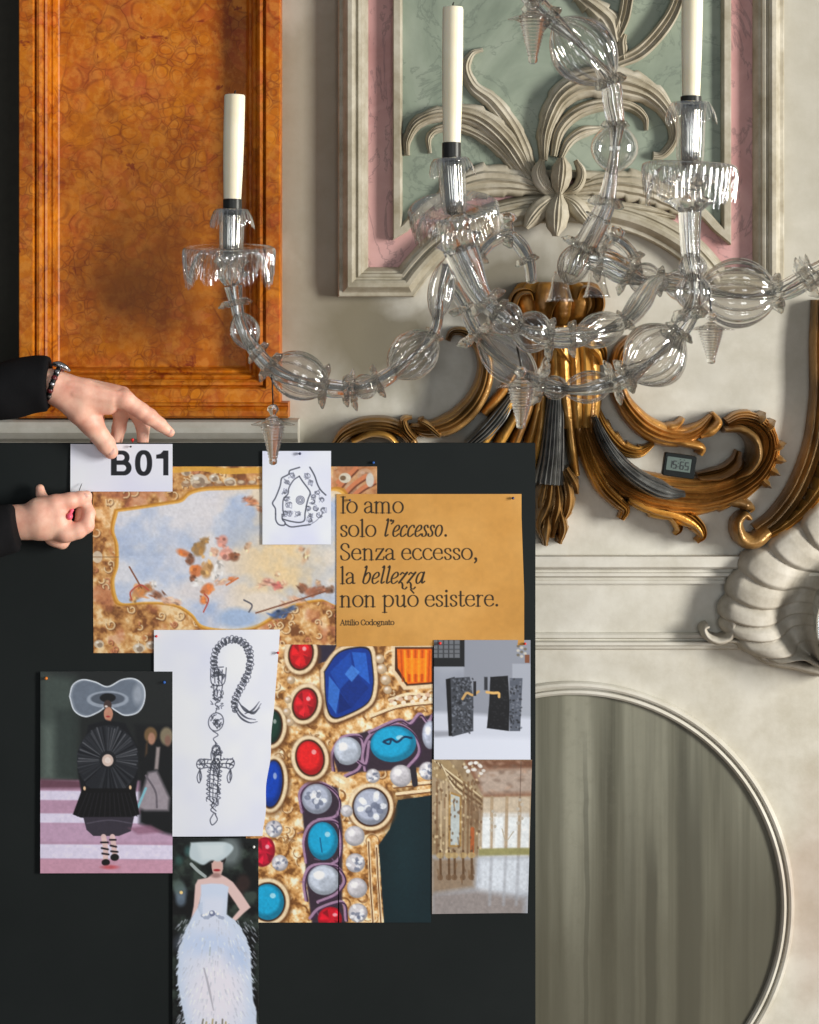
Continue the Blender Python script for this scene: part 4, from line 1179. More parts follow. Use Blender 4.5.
# loose groups of painted drapery and little figures
def daub(pts): 
    for x, y, rx, ry, c, rot in pts:
        c = np.array(c, float)
        p.ell(x, y, rx * .85, ry * .85, c, rot, soft=2.5, a=.85)
        for k in range(7):
            t = rng.uniform(0, 6.28); q = rng.uniform(.2, 1.05); ca = np.clip(c * rng.uniform(.6, 1.4) + rng.uniform(-8, 22), 0, 250)
            p.ell(x + rx * q * math.cos(t), y + ry * q * math.sin(t), max(.6, rx * rng.uniform(.15, .45)), max(.5, ry * rng.uniform(.12, .35)), ca, rot + rng.uniform(-.8, .8), soft=1.2, a=.8)
OR, RD, BR, FL, PK, WH, OL = (214, 116, 58), (188, 84, 66), (132, 82, 56), (226, 176, 146), (222, 150, 132), (232, 226, 220), (158, 118, 66)
daub([(183, 553, 8, 4, OR, .4), (190, 560, 5, 6, BR, .3), (199, 549, 7, 9, OL, .5), (204, 541, 5, 4, OL, -.6), (196, 571, 8, 7, OR, -.5), (207, 570, 7, 10, (198, 148, 90), .3), (214, 552, 5, 5, FL, 0), (222, 541, 6, 7, PK, .5), (226, 554, 8, 7, PK, -.4),
      (234, 557, 6, 5, BR, .2), (214, 574, 4, 10, WH, .2), (221, 568, 4, 8, WH, -.3), (199, 582, 8, 4, WH, .4), (207, 589, 8, 6, OR, -.7), (203, 600, 4, 5, OR, .3), (222, 582, 7, 2.5, FL, -.4), (232, 579, 4, 2, OR, -.4), (192, 578, 3, 3, BR, 0),
      (253, 502, 6, 4, (190, 122, 84), .3), (247, 499, 5, 2, (176, 110, 80), -.5), (260, 509, 4, 3, (198, 142, 110), .6), (248, 546, 3, 5, (210, 170, 136), .5),
      (139, 592, 9, 7, (200, 130, 72), -.4), (148, 588, 6, 5, (178, 116, 66), .2), (153, 584, 3.5, 4, WH, 0), (157, 595, 7, 4, BR, .5), (167, 601, 8, 3.5, FL, .3), (177, 602, 5, 3, FL, .5), (133, 598, 4, 5, (216, 164, 102), 0),
      (269, 582, 7, 4, PK, .3), (278, 586, 6, 4, (206, 110, 104), -.2), (284, 583, 4, 3, FL, .4), (262, 585, 6, 2, FL, -.3), (278, 574, 3, 3, (226, 184, 150), 0),
      (303, 588, 6, 5, BR, .4), (312, 592, 8, 5, (170, 104, 74), -.2), (321, 589, 6, 4, (150, 96, 70), .2), (297, 600, 10, 3, FL, .3), (286, 604, 7, 3, FL, -.3), (278, 614, 9, 5, (58, 84, 132), -.4), (290, 609, 8, 3, (78, 100, 140), -.3), (330, 590, 5, 4, (120, 84, 62), 0), (318, 583, 3, 3, (204, 160, 124), 0),
      (306, 556, 3, 9, (222, 180, 140), .4), (301, 549, 3, 3, (214, 166, 130), 0)])
for q, c in (([(129, 567), (141, 588)], BR), ([(226, 585), (238, 578)], OR), ([(256, 613), (330, 590)], BR), ([(203, 612), (208, 600), (204, 594)], RD), ([(244, 600), (252, 605), (249, 612)], (90, 90, 100)), ([(131, 600), (130, 592), (140, 585), (148, 590)], RD)):
    p.line(q, 0.8, c)
p.ell(97, 557, 5, 6, (226, 216, 196), a=0.8); p.line([(92, 557), (118, 557)], 0.5, (150, 110, 70))
nn = p.noise(2.2, 31, 2)
p.im *= (0.95 + 0.1 * nn)[..., None]
p.gain = 0.95
o = p.sheet('fresco_photo', 0.0006, edge=lambda X, Y, u, t: (X + 1.0 * t * (u < .5) * (1 - u), Y))
tag(o, 'largest print, a gold-framed painted ceiling with sky and small figures', 'photo print')

# ---------------------------------------------------------------- jewel photograph
p = Print(246, 644.5, 433, 922.5, 1.3)
n1 = p.noise(8, 5, 4); n2 = p.noise(3, 6, 2)
p.im = p.tint(n1 * 0.75 + n2 * 0.25, [(0.3, (116, 74, 36)), (0.42, (184, 132, 74)), (0.52, (216, 170, 110)), (0.62, (238, 208, 160)), (0.72, (250, 236, 208))])
# beaded texture
for i in range(150):
    x, y = rng.uniform(246, 433), rng.uniform(644, 922); t = np.linspace(0, rng.uniform(2, 4), 6) + rng.uniform(0, 6); r_ = rng.uniform(2, 7)
    q = np.stack([x + r_ * np.cos(t), y + r_ * np.sin(t)], 1)
    p.line(q, 0.9, (242, 220, 182) if i % 2 else (132, 84, 40), a=0.7); p.line(q + 1.1, 0.5, (104, 62, 28), a=.6)
p.poly([(399, 800), (434, 795), (434, 924), (386, 924), (380, 845), (391, 829)], (12, 34, 40))
p.ell(405, 850, 14, 50, (22, 48, 54), soft=20, a=0.5)
PU = (92, 66, 92); DK = (30, 26, 36); CR = (228, 204, 166)
# dark bands carrying the stones
p.poly([(331, 752), (348, 736), (372, 730), (402, 722), (434, 714), (434, 766), (398, 770), (366, 772), (338, 772)], (52, 40, 52), soft=2)
p.poly([(300, 790), (318, 782), (338, 788), (344, 830), (344, 900), (348, 924), (312, 924), (306, 880), (304, 830)], (54, 42, 54), soft=2)
p.poly([(313, 645), (337, 645), (330, 660), (318, 664)], (46, 40, 58))
for q in ([(333, 770), (332, 754), (342, 738), (360, 736), (364, 750), (360, 768), (346, 776)], [(366, 770), (364, 752), (372, 734), (396, 724), (414, 734), (420, 752), (408, 768)], [(370, 732), (398, 720), (410, 724), (420, 714), (428, 722), (434, 714)],
          [(302, 812), (300, 792), (312, 782), (328, 786), (340, 800), (336, 816), (318, 820)], [(306, 862), (304, 838), (314, 822), (336, 822), (342, 842), (338, 860), (320, 868)], [(306, 900), (304, 880), (312, 866), (336, 866), (346, 880), (336, 894), (318, 902)], [(310, 918), (320, 908), (344, 902), (348, 920)], [(352, 756), (366, 764), (370, 742)]):
    p.line(q, 1.6, (160, 128, 158)); p.line([(a + 1.6, b + 1.2) for a, b in q], 0.8, (62, 40, 66))
for i in range(20):
    a_ = rng.uniform(0, 6.28); x, y = rng.uniform(300, 345), rng.uniform(785, 922)
    p.line([(x, y), (x + 5 * math.cos(a_), y + 5 * math.sin(a_))], 0.6, (126, 96, 126), a=0.6)
def stone(cx, cy, rx, ry, c, rot=0, rim=True, hi=(255, 255, 255), kind='cab', rimc=CR):
    if rim:
        p.ell(cx + 1.5, cy + 2, rx + 7, ry + 7, (96, 58, 28), rot, soft=4, a=0.8); p.ell(cx, cy, rx + 5.5, ry + 5.5, rimc, rot, soft=1.5); p.ell(cx, cy, rx + 2.2, ry + 2.2, (132, 88, 46), rot)
        p.ell(cx - 1, cy - 1, rx + 5.5, ry + 5.5, (246, 232, 204), rot, soft=3, a=0.3); p.ell(cx, cy, rx + 1.6, ry + 1.6, (60, 36, 22), rot)
    c = np.array(c, float)
    p.ell(cx, cy, rx, ry, c * 0.72, rot); p.ell(cx - rx * .1, cy - ry * .12, rx * .84, ry * .82, c, rot, soft=3)
    if kind == 'facet':
        for k in range(9):
            a_ = k * 0.7 + 0.3; b_ = a_ + 0.6
            p.poly([(cx + rx * .2 * math.cos(a_), cy + ry * .2 * math.sin(a_)), (cx + rx * .85 * math.cos(a_), cy + ry * .85 * math.sin(a_)), (cx + rx * .85 * math.cos(b_), cy + ry * .85 * math.sin(b_))], np.clip(c * (0.62 + 0.75 * ((k * 7) % 5) / 4), 0, 255), a=0.75)
    elif kind == 'clear':
        for k in range(16):
            a_ = rng.uniform(0, 6.28); r_ = rng.uniform(.1, .8)
            p.ell(cx + rx * r_ * math.cos(a_), cy + ry * r_ * math.sin(a_), rx * .22, ry * .16, (242, 246, 252) if k % 2 else (104, 112, 134), a_, a=0.75)
    elif kind == 'pearl':
        p.ell(cx + rx * .25, cy + ry * .3, rx * .6, ry * .5, c * 0.82, soft=3, a=0.6); p.ell(cx - rx * .3, cy - ry * .32, rx * .35, ry * .3, (252, 252, 255), soft=2, a=0.8)
    if kind in ('cab', 'facet'):
        p.ell(cx + rx * .3, cy - ry * .35, rx * .18, ry * .14, hi, a=0.55)
# blue cushion cut
bl = [(325, 672), (337, 655), (352, 649), (368, 650), (372, 666), (373, 686), (368, 702), (350, 713), (334, 717), (327, 704)]
p.poly([((x - 349) * 1.26 + 350, (y - 683) * 1.2 + 684) for x, y in bl], (104, 66, 34), 3, smooth=True)
p.poly([((x - 349) * 1.20 + 349, (y - 683) * 1.15 + 683) for x, y in bl], CR, 1.5, smooth=True)
p.poly([((x - 349) * 1.05 + 349, (y - 683) * 1.05 + 683) for x, y in bl], (40, 30, 30), 1, smooth=True)
p.poly(bl, (18, 54, 142), smooth=True)
for q, c in (([(352, 652), (366, 653), (370, 684), (356, 672)], (44, 104, 204)), ([(330, 672), (350, 652), (354, 674), (340, 690)], (28, 76, 172)), ([(340, 690), (356, 672), (369, 688), (352, 708)], (16, 46, 124)), ([(329, 676), (340, 690), (336, 714), (328, 702)], (58, 118, 208)), ([(340, 692), (352, 708), (338, 714)], (12, 36, 104)), ([(352, 665), (360, 672), (352, 682), (345, 674)], (70, 132, 220))):
    p.poly(q, c, a=0.8)
RED, TQ, PL, CLR = (214, 28, 34), (24, 160, 206), (196, 206, 222), (176, 184, 204)
stone(301, 654, 11, 15, RED, .2, kind='facet'); stone(305, 704, 11, 15, (206, 30, 40), .3, kind='facet'); stone(310, 758, 13, 17, (226, 34, 36), -.2)
stone(272, 784, 10, 23, (16, 66, 178), .1); stone(272, 727, 9, 16, (26, 60, 48), .1)
stone(268, 902, 16, 18, TQ); stone(264, 852, 11, 15, (188, 24, 52), .2, kind='facet', rim=False)
p.poly([(392, 645), (434, 645), (434, 688), (404, 690), (392, 672)], CR, 1.5); p.poly([(395, 647), (434, 647), (434, 684), (407, 686), (395, 670)], (70, 36, 16))
p.poly([(397, 649), (432, 649), (432, 682), (408, 684), (398, 668)], (232, 104, 14))
for k in range(9): p.poly([(400 + k * 3.6, 650), (402 + k * 3.6, 650), (404 + k * 3.2, 682), (402 + k * 3.2, 682)], (255, 176, 40) if k % 2 else (176, 62, 8), a=0.65)
p.poly([(404, 658), (426, 658), (424, 674), (408, 674)], (255, 150, 24), a=0.6)
for a_, b_, c_ in ((382, 669, 5), (386, 680, 5), (380, 659, 4.5), (388, 690, 4), (287, 712, 4), (290, 722, 4), (288, 700, 3.5), (291, 680, 4)): stone(a_, b_, c_, c_, (214, 186, 150), kind='pearl', rim=False)
for q in ([(390, 700), (410, 694), (434, 696)], [(372, 716), (400, 706), (434, 702)], [(395, 786), (434, 782)], [(398, 794), (434, 790)], [(370, 840), (372, 880), (375, 922)], [(378, 846), (380, 880), (383, 922)]):
    p.line(q, 1.6, (236, 214, 176)); p.line([(x, y + 2) for x, y in q], 0.7, (112, 70, 36))
for k in range(14):
    p.ell(392 + k * 3, 701 - k * .3 + 3 * math.sin(k * 2), 2.4, 2.2, (240, 226, 204) if k % 3 else (208, 176, 150))
stone(348, 751, 14, 14, PL, kind='pearl', rim=False); stone(394, 744, 23, 18, TQ, -.1, rim=False)
p.line([(385, 741), (392, 739), (398, 742), (405, 737), (412, 738)], 1.2, (16, 52, 84)); p.line([(392, 739), (390, 744), (384, 742)], 1.0, (16, 52, 84))
stone(431, 735, 8, 14, (188, 196, 216), kind='pearl', rim=False)
stone(372, 807, 17, 18, CLR, kind='clear'); stone(317, 799, 15, 15, CLR, kind='clear', rim=False)
stone(323, 841, 15, 19, TQ, rim=False); p.line([(320, 838), (322, 852)], 0.6, (14, 90, 130)); stone(324, 880, 16, 15, PL, kind='pearl', rim=False); stone(331, 919, 13, 12, (196, 20, 40), rim=False, kind='facet')
for a_, b_, c_, kd in ((356, 836, 10, 'pearl'), (357, 863, 9.5, 'clear'), (359, 888, 10, 'pearl'), (360, 913, 9.5, 'clear'), (402, 776, 11, 'pearl'), (429, 771, 9, 'clear'), (274, 829, 8.5, 'clear'), (280, 863, 8, 'clear'), (374, 776, 7, 'clear'), (348, 811, 6, 'pearl')): stone(a_, b_, c_, c_, (206, 204, 210), kind=kd, rim=False)
p.ell(341, 781, 11, 6, (232, 206, 160), .5, soft=2); p.ell(340, 780, 7, 2, (250, 236, 206), .5)
p.line([(414, 768), (416, 784)], 3, (40, 36, 44))
p.im *= (0.92 + 0.16 * p.noise(2, 44, 2))[..., None]
p.gain = 1.08
o = p.sheet('jewel_photo', 0.0013, edge=lambda X, Y, u, t: (X - 2.0 * t * (u > .5), Y))
tag(o, 'close-up print of a gold jewel set with red, blue and turquoise stones', 'photo print')

# ---------------------------------------------------------------- quotation sheet
p = Print(336.5, 494, 521.5, 646.5, 2.4, (206, 152, 72))
n1 = p.noise(50, 12, 3); n2 = p.noise(5, 13, 3)
p.im = p.tint(n1, [(0.3, (196, 143, 70)), (0.7, (207, 155, 82))]) * (0.97 + 0.06 * n2)[..., None]
TXT = (46, 36, 22)
def arc(cx, cy, rx, ry, a0, a1, n=16):
    t = np.radians(np.linspace(a0, a1, n)); return [(cx + rx * math.cos(q), cy + ry * math.sin(q)) for q in t]
# skeletons, x to the right, y up, x-height 1
def gl():
    g = {}
    sf = lambda x, y, w=0.26: [(x - w, y), (x + w, y)]
    g['I'] = (0.55, [[(0.27, 0), (0.27, 1.42)], sf(.27, 0, .2), sf(.27, 1.42, .2)])
    g['o'] = (1.02, [arc(.5, .5, .42, .5, 0, 360, 26)])
    g['a'] = (.88, [arc(.38, .66, .29, .33, 160, 20) + [(.67, .12), (.74, 0.02), (.86, .06)], [(.67, .60), (.36, .52), (.13, .36), (.12, .14), (.28, 0.0), (.48, .06), (.67, .22)]])
    g['m'] = (1.62, [[(.22, 0), (.22, .98)], [(.05, .92), (.22, .98)], [(.22, .76), (.36, .93), (.55, .98), (.72, .88), (.76, .6), (.76, 0)], [(.76, .76), (.9, .93), (1.08, .98), (1.26, .88), (1.31, .6), (1.31, 0)], sf(.22, 0, .2), sf(.76, 0, .2), sf(1.31, 0, .2)])
    g['n'] = (1.1, [[(.22, 0), (.22, .98)], [(.05, .92), (.22, .98)], [(.22, .76), (.38, .93), (.56, .98), (.75, .88), (.8, .6), (.8, 0)], sf(.22, 0, .2), sf(.8, 0, .2)])
    g['s'] = (.74, [[(.6, .78), (.54, .94), (.36, 1.0), (.18, .92), (.13, .76), (.22, .6), (.45, .46), (.6, .32), (.58, .12), (.38, 0), (.2, .04), (.11, .22)]])
    g['l'] = (.5, [[(.24, 0), (.24, 1.5)], [(.07, 1.44), (.24, 1.5)], sf(.24, 0, .2)])
    g['i'] = (.5, [[(.24, 0), (.24, .98)], [(.07, .92), (.24, .98)], sf(.24, 0, .2), 'dot', (.24, 1.36)])
    g['t'] = (.62, [[(.24, 1.3), (.24, .2), (.3, .02), (.44, 0), (.58, .1)], [(.05, .96), (.55, .96)]])
    g['r'] = (.74, [[(.22, 0), (.22, .98)], [(.05, .92), (.22, .98)], [(.22, .7), (.36, .92), (.52, .98), (.64, .92)], sf(.22, 0, .2)])
    g['c'] = (.88, [[(.76, .8), (.66, .94), (.5, 1.0)] + arc(.48, .5, .4, .5, 95, 300, 16) + [(.74, .1), (.82, .2)]])
    g['e'] = (.92, [[(.1, .58), (.78, .58)] , [(.78, .58), (.76, .78), (.66, .94), (.48, 1.0)] + arc(.48, .5, .4, .5, 95, 300, 16) + [(.74, .1), (.82, .2)]])
    g['z'] = (.84, [[(.1, .78), (.14, .97), (.72, .97)], [(.72, .97), (.1, .03)], [(.1, .03), (.72, .03), (.76, .24)]])
    g['u'] = (1.1, [[(.05, .93), (.24, .96), (.24, .3), (.32, .06), (.5, 0), (.68, .1), (.82, .28)], [(.64, .93), (.82, .96), (.82, .02), (.98, .04)]])
    g['p'] = (1.1, [[(.22, -.5), (.22, .98)], [(.05, .92), (.22, .98)], [(.22, .78), (.36, .94), (.54, 1.0)] + arc(.54, .5, .42, .5, 85, -90, 16) + [(.36, .04), (.22, .16)], sf(.22, -.5, .2)])
    g['S'] = (.98, [[(.78, 1.12), (.72, 1.34), (.5, 1.46), (.26, 1.38), (.15, 1.14), (.26, .92), (.56, .72), (.8, .5), (.82, .24), (.66, .04), (.42, -.02), (.2, .08), (.12, .34)]])
    g['A'] = (1.3, [[(.65, 1.44), (.14, 0)], [(.62, 1.44), (1.14, 0)], [(.32, .5), (.94, .5)], sf(.14, 0, .18), sf(1.14, 0, .2)])
    g['C'] = (1.25, [[(1.1, 1.06), (1.0, 1.34), (.72, 1.45)] + arc(.68, .71, .58, .73, 95, 300, 16) + [(1.06, .18), (1.14, .36)]])
    g['d'] = (1.1, [[(.84, 1.5), (.84, .02), (1.0, .04)], [(.66, 1.44), (.84, 1.5)], [(.84, .8), (.68, .95), (.5, 1.0)] + arc(.5, .5, .42, .5, 95, 270, 16) + [(.7, .04), (.84, .2)]])
    g['g'] = (1.0, [arc(.42, .66, .3, .33, 0, 360, 20), [(.3, .38), (.2, .22), (.34, .08), (.64, .04), (.8, -.12), (.74, -.36), (.44, -.46), (.16, -.38), (.12, -.2), (.3, -.02)], [(.62, .88), (.86, .98)]])
    g['ò'] = (1.02, g['o'][1] + [[(.3, 1.5), (.56, 1.2)]])
    g['.'] = (.46, ['dot', (.2, .08)]); g[','] = (.46, ['dot', (.2, .08), [(.26, .06), (.24, -.14), (.12, -.28)]])
    g["'"] = (.34, ['dot', (.2, 1.42), [(.26, 1.4), (.24, 1.24), (.12, 1.12)]])
    g[' '] = (.5, [])
    # cursive forms
    k = {}
    k['l'] = (.48, [[(.1, 1.44), (.24, 1.5), (.2, .2), (.28, .02), (.46, .16)]])
    k['e'] = (.72, [[(.12, .42), (.4, .5), (.6, .7), (.56, .94), (.4, 1.0), (.18, .76), (.1, .4), (.18, .08), (.38, 0), (.66, .22)]])
    k['c'] = (.7, [[(.6, .82), (.54, .97), (.38, .98), (.16, .74), (.1, .36), (.18, .06), (.38, 0), (.64, .22)]])
    k['s'] = (.6, [[(.5, .82), (.42, .98), (.26, .98), (.16, .82), (.24, .6), (.42, .36), (.42, .1), (.24, 0), (.08, .06), (.06, .2)]])
    k['o'] = (.82, [arc(.4, .5, .3, .5, 0, 360, 24)])
    k['b'] = (.84, [[(.1, 1.44), (.24, 1.5), (.16, .3), (.22, .06), (.42, 0), (.62, .2), (.7, .6), (.6, .92), (.42, .96), (.18, .6)]])
    k['a'] = (.9, [[(.62, .9), (.44, 1.0), (.2, .8), (.1, .36), (.18, .04), (.34, .02), (.54, .3), (.68, .98)], [(.68, .98), (.62, .2), (.68, .02), (.86, .18)]])
    k['z'] = (.74, [[(.1, .8), (.24, .98), (.42, .86), (.66, .98)], [(.66, .98), (.1, .06)], [(.1, .06), (.3, .1), (.44, -.1), (.5, -.4), (.72, -.5), (.86, -.34)]])
    k["'"] = g["'"]; k['.'] = g['.']; k[' '] = g[' ']
    return g, k
ROM, ITA = gl()
def setline(txt, x0, x1, base, xh, ital=False, thick=0.085, thin=0.032, col=TXT):
    tab = ITA if ital else ROM
    tot = sum(tab[c][0] for c in txt)
    sx = (x1 - x0) / tot
    x = x0
    for c in txt:
        adv, st = tab[c]
        i = 0
        while i < len(st):
            q = st[i]
            if isinstance(q, str):
                cx_, cy_ = st[i + 1]; i += 2
                p.ell(x + cx_ * sx, base - cy_ * xh, 0.12 * xh, 0.12 * xh, col, soft=0.6); continue
            q = np.array(q, float)
            if len(q) > 2 and not (c in 'zIA' and not ital): q = catmull(q, len(q) * 5)
            sh_ = 0.24 if ital else 0.0
            P_ = np.stack([x + (q[:, 0] + 0) * sx + sh_ * q[:, 1] * xh * 0.8 - (0.12 * xh if ital else 0), base - q[:, 1] * xh], 1)
            d_ = np.gradient(P_, axis=0); ang = np.abs(d_[:, 1]) / (np.linalg.norm(d_, axis=1) + 1e-9)
            if c == 'z' and len(q) == 2: ang[:] = 1.0
            if c == 'A' and i == 0: ang[:] = 0.1
            w = (thin + (thick - thin) * ang ** 1.4) * xh
            p.line(P_, np.convolve(np.r_[w[0], w, w[-1]], [.25, .5, .25], 'valid'), col, soft=0.55, smooth=False)
            i += 1
        x += adv * sx
setline('Io amo', 340.0, 404.0, 513.0, 11.3)
setline('solo', 339.8, 376.5, 536.6, 11.3); setline("l'eccesso.", 384.0, 448.0, 536.6, 11.3, True)
setline('Senza eccesso,', 339.5, 477.5, 560.0, 11.3)
setline('la', 339.8, 355.0, 583.8, 11.3); setline('bellezza', 362.0, 425.0, 583.8, 11.3, True)
setline('non può esistere.', 339.5, 497.5, 607.0, 11.3)
setline('Attilio Codognato', 340.0, 393.5, 625.2, 3.6, thick=0.13, thin=0.07)
p.gain = 1.04
o = p.sheet('quotation_sheet', 0.0021, 'matt_print', edge=lambda X, Y, u, t: (X + u * (2.6 * np.clip((t - .15) / .5, 0, 1)), Y - 1.5 * u * t), curl=lambda u, t: 0.003 * np.clip((u - .8) / .2, 0, 1) ** 2 * t)
tag(o, 'ochre paper sheet with five large lines of black serif text', 'paper sheet')

# ---------------------------------------------------------------- rosary drawing
p = Print(154, 630, 280, 836.5, 1.6, PAPER)
n1 = p.noise(60, 21, 3); p.im = p.tint(n1, [(0.3, (204, 208, 228)), (0.7, (216, 219, 238))])
def sk(q, w=0.45, c=(54, 58, 66), a=0.85): p.line(q, np.asarray(w) * 1.0, c, soft=0.55, a=a)
# beaded loop
loop_ = catmull([(219, 676), (215, 664), (217, 650), (226, 641), (238, 640), (248, 647), (252, 660), (250, 675), (243, 690), (238, 702), (240, 712)], 34)
for i in range(len(loop_) - 1):
    (a0, b0), (a1, b1) = loop_[i], loop_[i + 1]
    d_ = np.array([a1 - a0, b1 - b0]); d_ /= np.linalg.norm(d_); n_ = np.array([-d_[1], d_[0]])
    w_ = 3.6 + rng.uniform(-.6, .6)
    c_ = (np.array([a0, b0]) + [a1, b1]) / 2
    t_ = np.linspace(0, 2 * math.pi, 9)
    sk([c_ + n_ * w_ * math.cos(q) + d_ * 2.4 * math.sin(q) for q in t_], 0.4)
    sk([c_ + n_ * w_ * .9, c_ - n_ * w_ * .4 + d_], 0.55 + .4 * (i % 3 == 0))
    sk([c_ + rng.uniform(-3, 3, 2) for _ in range(4)], .4, a=.7)
for q in ([(239, 703), (244, 712), (252, 718), (262, 720)], [(241, 700), (250, 711), (260, 712), (266, 704)], [(238, 708), (246, 718), (256, 723), (264, 722)], [(246, 706), (258, 714), (265, 708)], [(250, 714), (258, 710), (264, 702)]):
    sk(q, [0.5, 1.0, 0.3])
for q in ([(213, 668), (225, 667)], [(212, 669), (214, 684), (226, 684), (228, 668)], [(216, 670), (217, 683)], [(220, 669), (221, 684)], [(224, 670), (224, 683)], [(214, 676), (227, 675)], [(216, 685), (217, 697), (223, 697), (225, 685)], [(219, 686), (220, 696)], [(217, 699), (223, 701), (218, 704), (222, 708)]):
    sk(q, 0.55)
t_ = np.linspace(0, 6.28, 14)
sk([(220 + 8 * math.cos(q), 722 + 9 * math.sin(q)) for q in t_], 0.55)
for i in range(26):
    a_ = rng.uniform(0, 6.28); r_ = rng.uniform(0, 7); x, y = 220 + r_ * math.cos(a_), 722 + r_ * math.sin(a_)
    sk([(x, y), (x + rng.uniform(-3, 3), y + rng.uniform(-3, 3)), (x + rng.uniform(-3, 3), y + rng.uniform(-3, 3))], 0.4)
for q in ([(217, 731), (223, 735), (218, 739), (222, 744)], [(220, 708), (219, 713)], [(220, 742), (221, 748)]): sk(q, 0.5)
# cross
sk([(216, 760), (216, 752), (221, 746), (226, 752), (226, 760)], .6); sk([(216, 760), (208, 759)], .6); sk([(226, 760), (234, 759)], .6); sk([(216, 767), (208, 768)], .6); sk([(226, 767), (234, 768)], .6)
sk([(216, 767), (217, 800)], .6); sk([(226, 767), (225, 800)], .6); sk([(220, 752), (220.5, 800)], .5); sk([(206, 763.5), (236, 763.5)], .5)
for cx_, cy_ in ((205, 764), (237, 764), (221, 750), (221, 764)):
    sk([(cx_ + 4.5 * math.cos(q), cy_ + 5 * math.sin(q)) for q in t_], .55)
    for i in range(6):
        a_ = rng.uniform(0, 6.28); sk([(cx_, cy_), (cx_ + 4 * math.cos(a_), cy_ + 4 * math.sin(a_))], .45)
for cx_ in (204.5, 238):
    sk([(cx_, 769), (cx_ - 2.5, 777), (cx_, 783), (cx_ + 2.5, 777), (cx_, 769)], .55); sk([(cx_, 771), (cx_ + 1, 780)], .7)
for k in range(7):
    y = 770 + k * 4.4
    sk([(216, y), (213, y + 1.5), (216, y + 3)], .45); sk([(226, y), (229, y + 1.5), (226, y + 3)], .45); sk([(217, y), (225, y + 2)], .4)
for q in ([(217, 800), (222, 805), (218, 810), (224, 814)], [(222, 800), (219, 806), (224, 811)], [(221, 814), (218, 820), (221, 825), (226, 820), (223, 814)]): sk(q, .6)
for i in range(60):
    x, y = rng.uniform(215, 227), rng.uniform(750, 806); sk([(x, y), (x + rng.uniform(-3, 3), y + rng.uniform(1, 4)), (x + rng.uniform(-2, 2), y + rng.uniform(2, 6))], .42)
for i in range(26):
    x, y = rng.uniform(202, 240), rng.uniform(759, 768); sk([(x, y), (x + rng.uniform(-3, 3), y + rng.uniform(-2, 3))], .5)
for i in range(34):
    x, y = rng.uniform(213, 227), rng.uniform(668, 706); sk([(x, y), (x + rng.uniform(-3, 3), y + rng.uniform(-2, 4)), (x + rng.uniform(-2, 2), y + 3)], .4)
def tear(X, Y, u, t):
    lim = 280 - 17.5 * np.clip((t - 0.0) / 1.0, 0, 1) ** 1.1 + 1.0 * np.sin(t * 23) * np.clip((t - .3) * 3, 0, 1) * (t < .95) - 3 * np.exp(-((t - .62) / .05) ** 2) * 0
    return 154 + (X - 154) * (lim - 154) / (280 - 154), Y - 0.5 * u
o = p.sheet('rosary_drawing', 0.0028, 'matt_print', edge=tear, curl=lambda u, t: 0.0015 * np.sin(u * 3.1))
tag(o, 'white paper with an ink sketch of a bead chain and cross', 'drawing')

# ---------------------------------------------------------------- ring drawing
p = Print(262.5, 451, 331, 544.5, 2.0, PAPER)
n1 = p.noise(50, 22, 3); p.im = p.tint(n1, [(0.3, (200, 204, 228)), (0.7, (214, 218, 238))])
f6 = lambda pts: [(250 + x / 5.85, 440 + y / 5.85) for x, y in pts]
sk(f6([(350, 160), (365, 185), (380, 215), (395, 260), (415, 295), (443, 322)]), .75); sk(f6([(290, 160), (250, 172), (232, 180), (226, 200), (205, 212), (185, 225), (178, 262), (165, 300), (148, 340), (132, 370), (148, 400), (150, 432)]), .7)
sk(f6([(150, 432), (152, 470), (170, 495), (200, 498), (205, 482), (190, 465), (188, 435)]), .7); sk(f6([(205, 490), (240, 508), (300, 502), (352, 495)]), .7); sk(f6([(352, 495), (390, 470), (430, 425)]), .35, a=.6)
sk(f6([(288, 212), (255, 235), (228, 280), (222, 315), (196, 345), (192, 400), (198, 440)]), .6); sk(f6([(288, 212), (310, 245), (340, 285), (352, 310), (340, 345), (330, 385), (322, 430), (318, 470), (290, 482), (240, 476), (190, 462)]), .7)
for r_ in (24, 16, 8): sk(f6([(294 + r_ * math.cos(q), 352 + r_ * math.sin(q)) for q in t_]), .4, a=.8)
for (cx_, cy_) in ((335, 210), (355, 250), (215, 245), (245, 205), (395, 310), (365, 360), (385, 400), (355, 440), (420, 350), (205, 300), (215, 345), (430, 410), (340, 400), (225, 380), (205, 430), (235, 432), (280, 430), (372, 330), (350, 470), (405, 440)):
    for k in range(2):
        t0 = rng.uniform(0, 6.28); r_ = rng.uniform(7, 17)
        sk(f6([(cx_ + r_ * math.cos(t0 + q), cy_ + r_ * math.sin(t0 + q) * .9) for q in np.linspace(0, 3.6, 6)]), .35, a=.6)
    for _k in range(3): sk(f6([(cx_ + rng.uniform(-20, 20), cy_ + rng.uniform(-20, 20)) for _ in range(4)]), .28, a=.5)
o = p.sheet('ring_drawing', 0.0028, 'matt_print', curl=lambda u, t: 0.0008 * np.cos(u * 3))
tag(o, 'small white paper with a line sketch of a craggy ring', 'drawing')

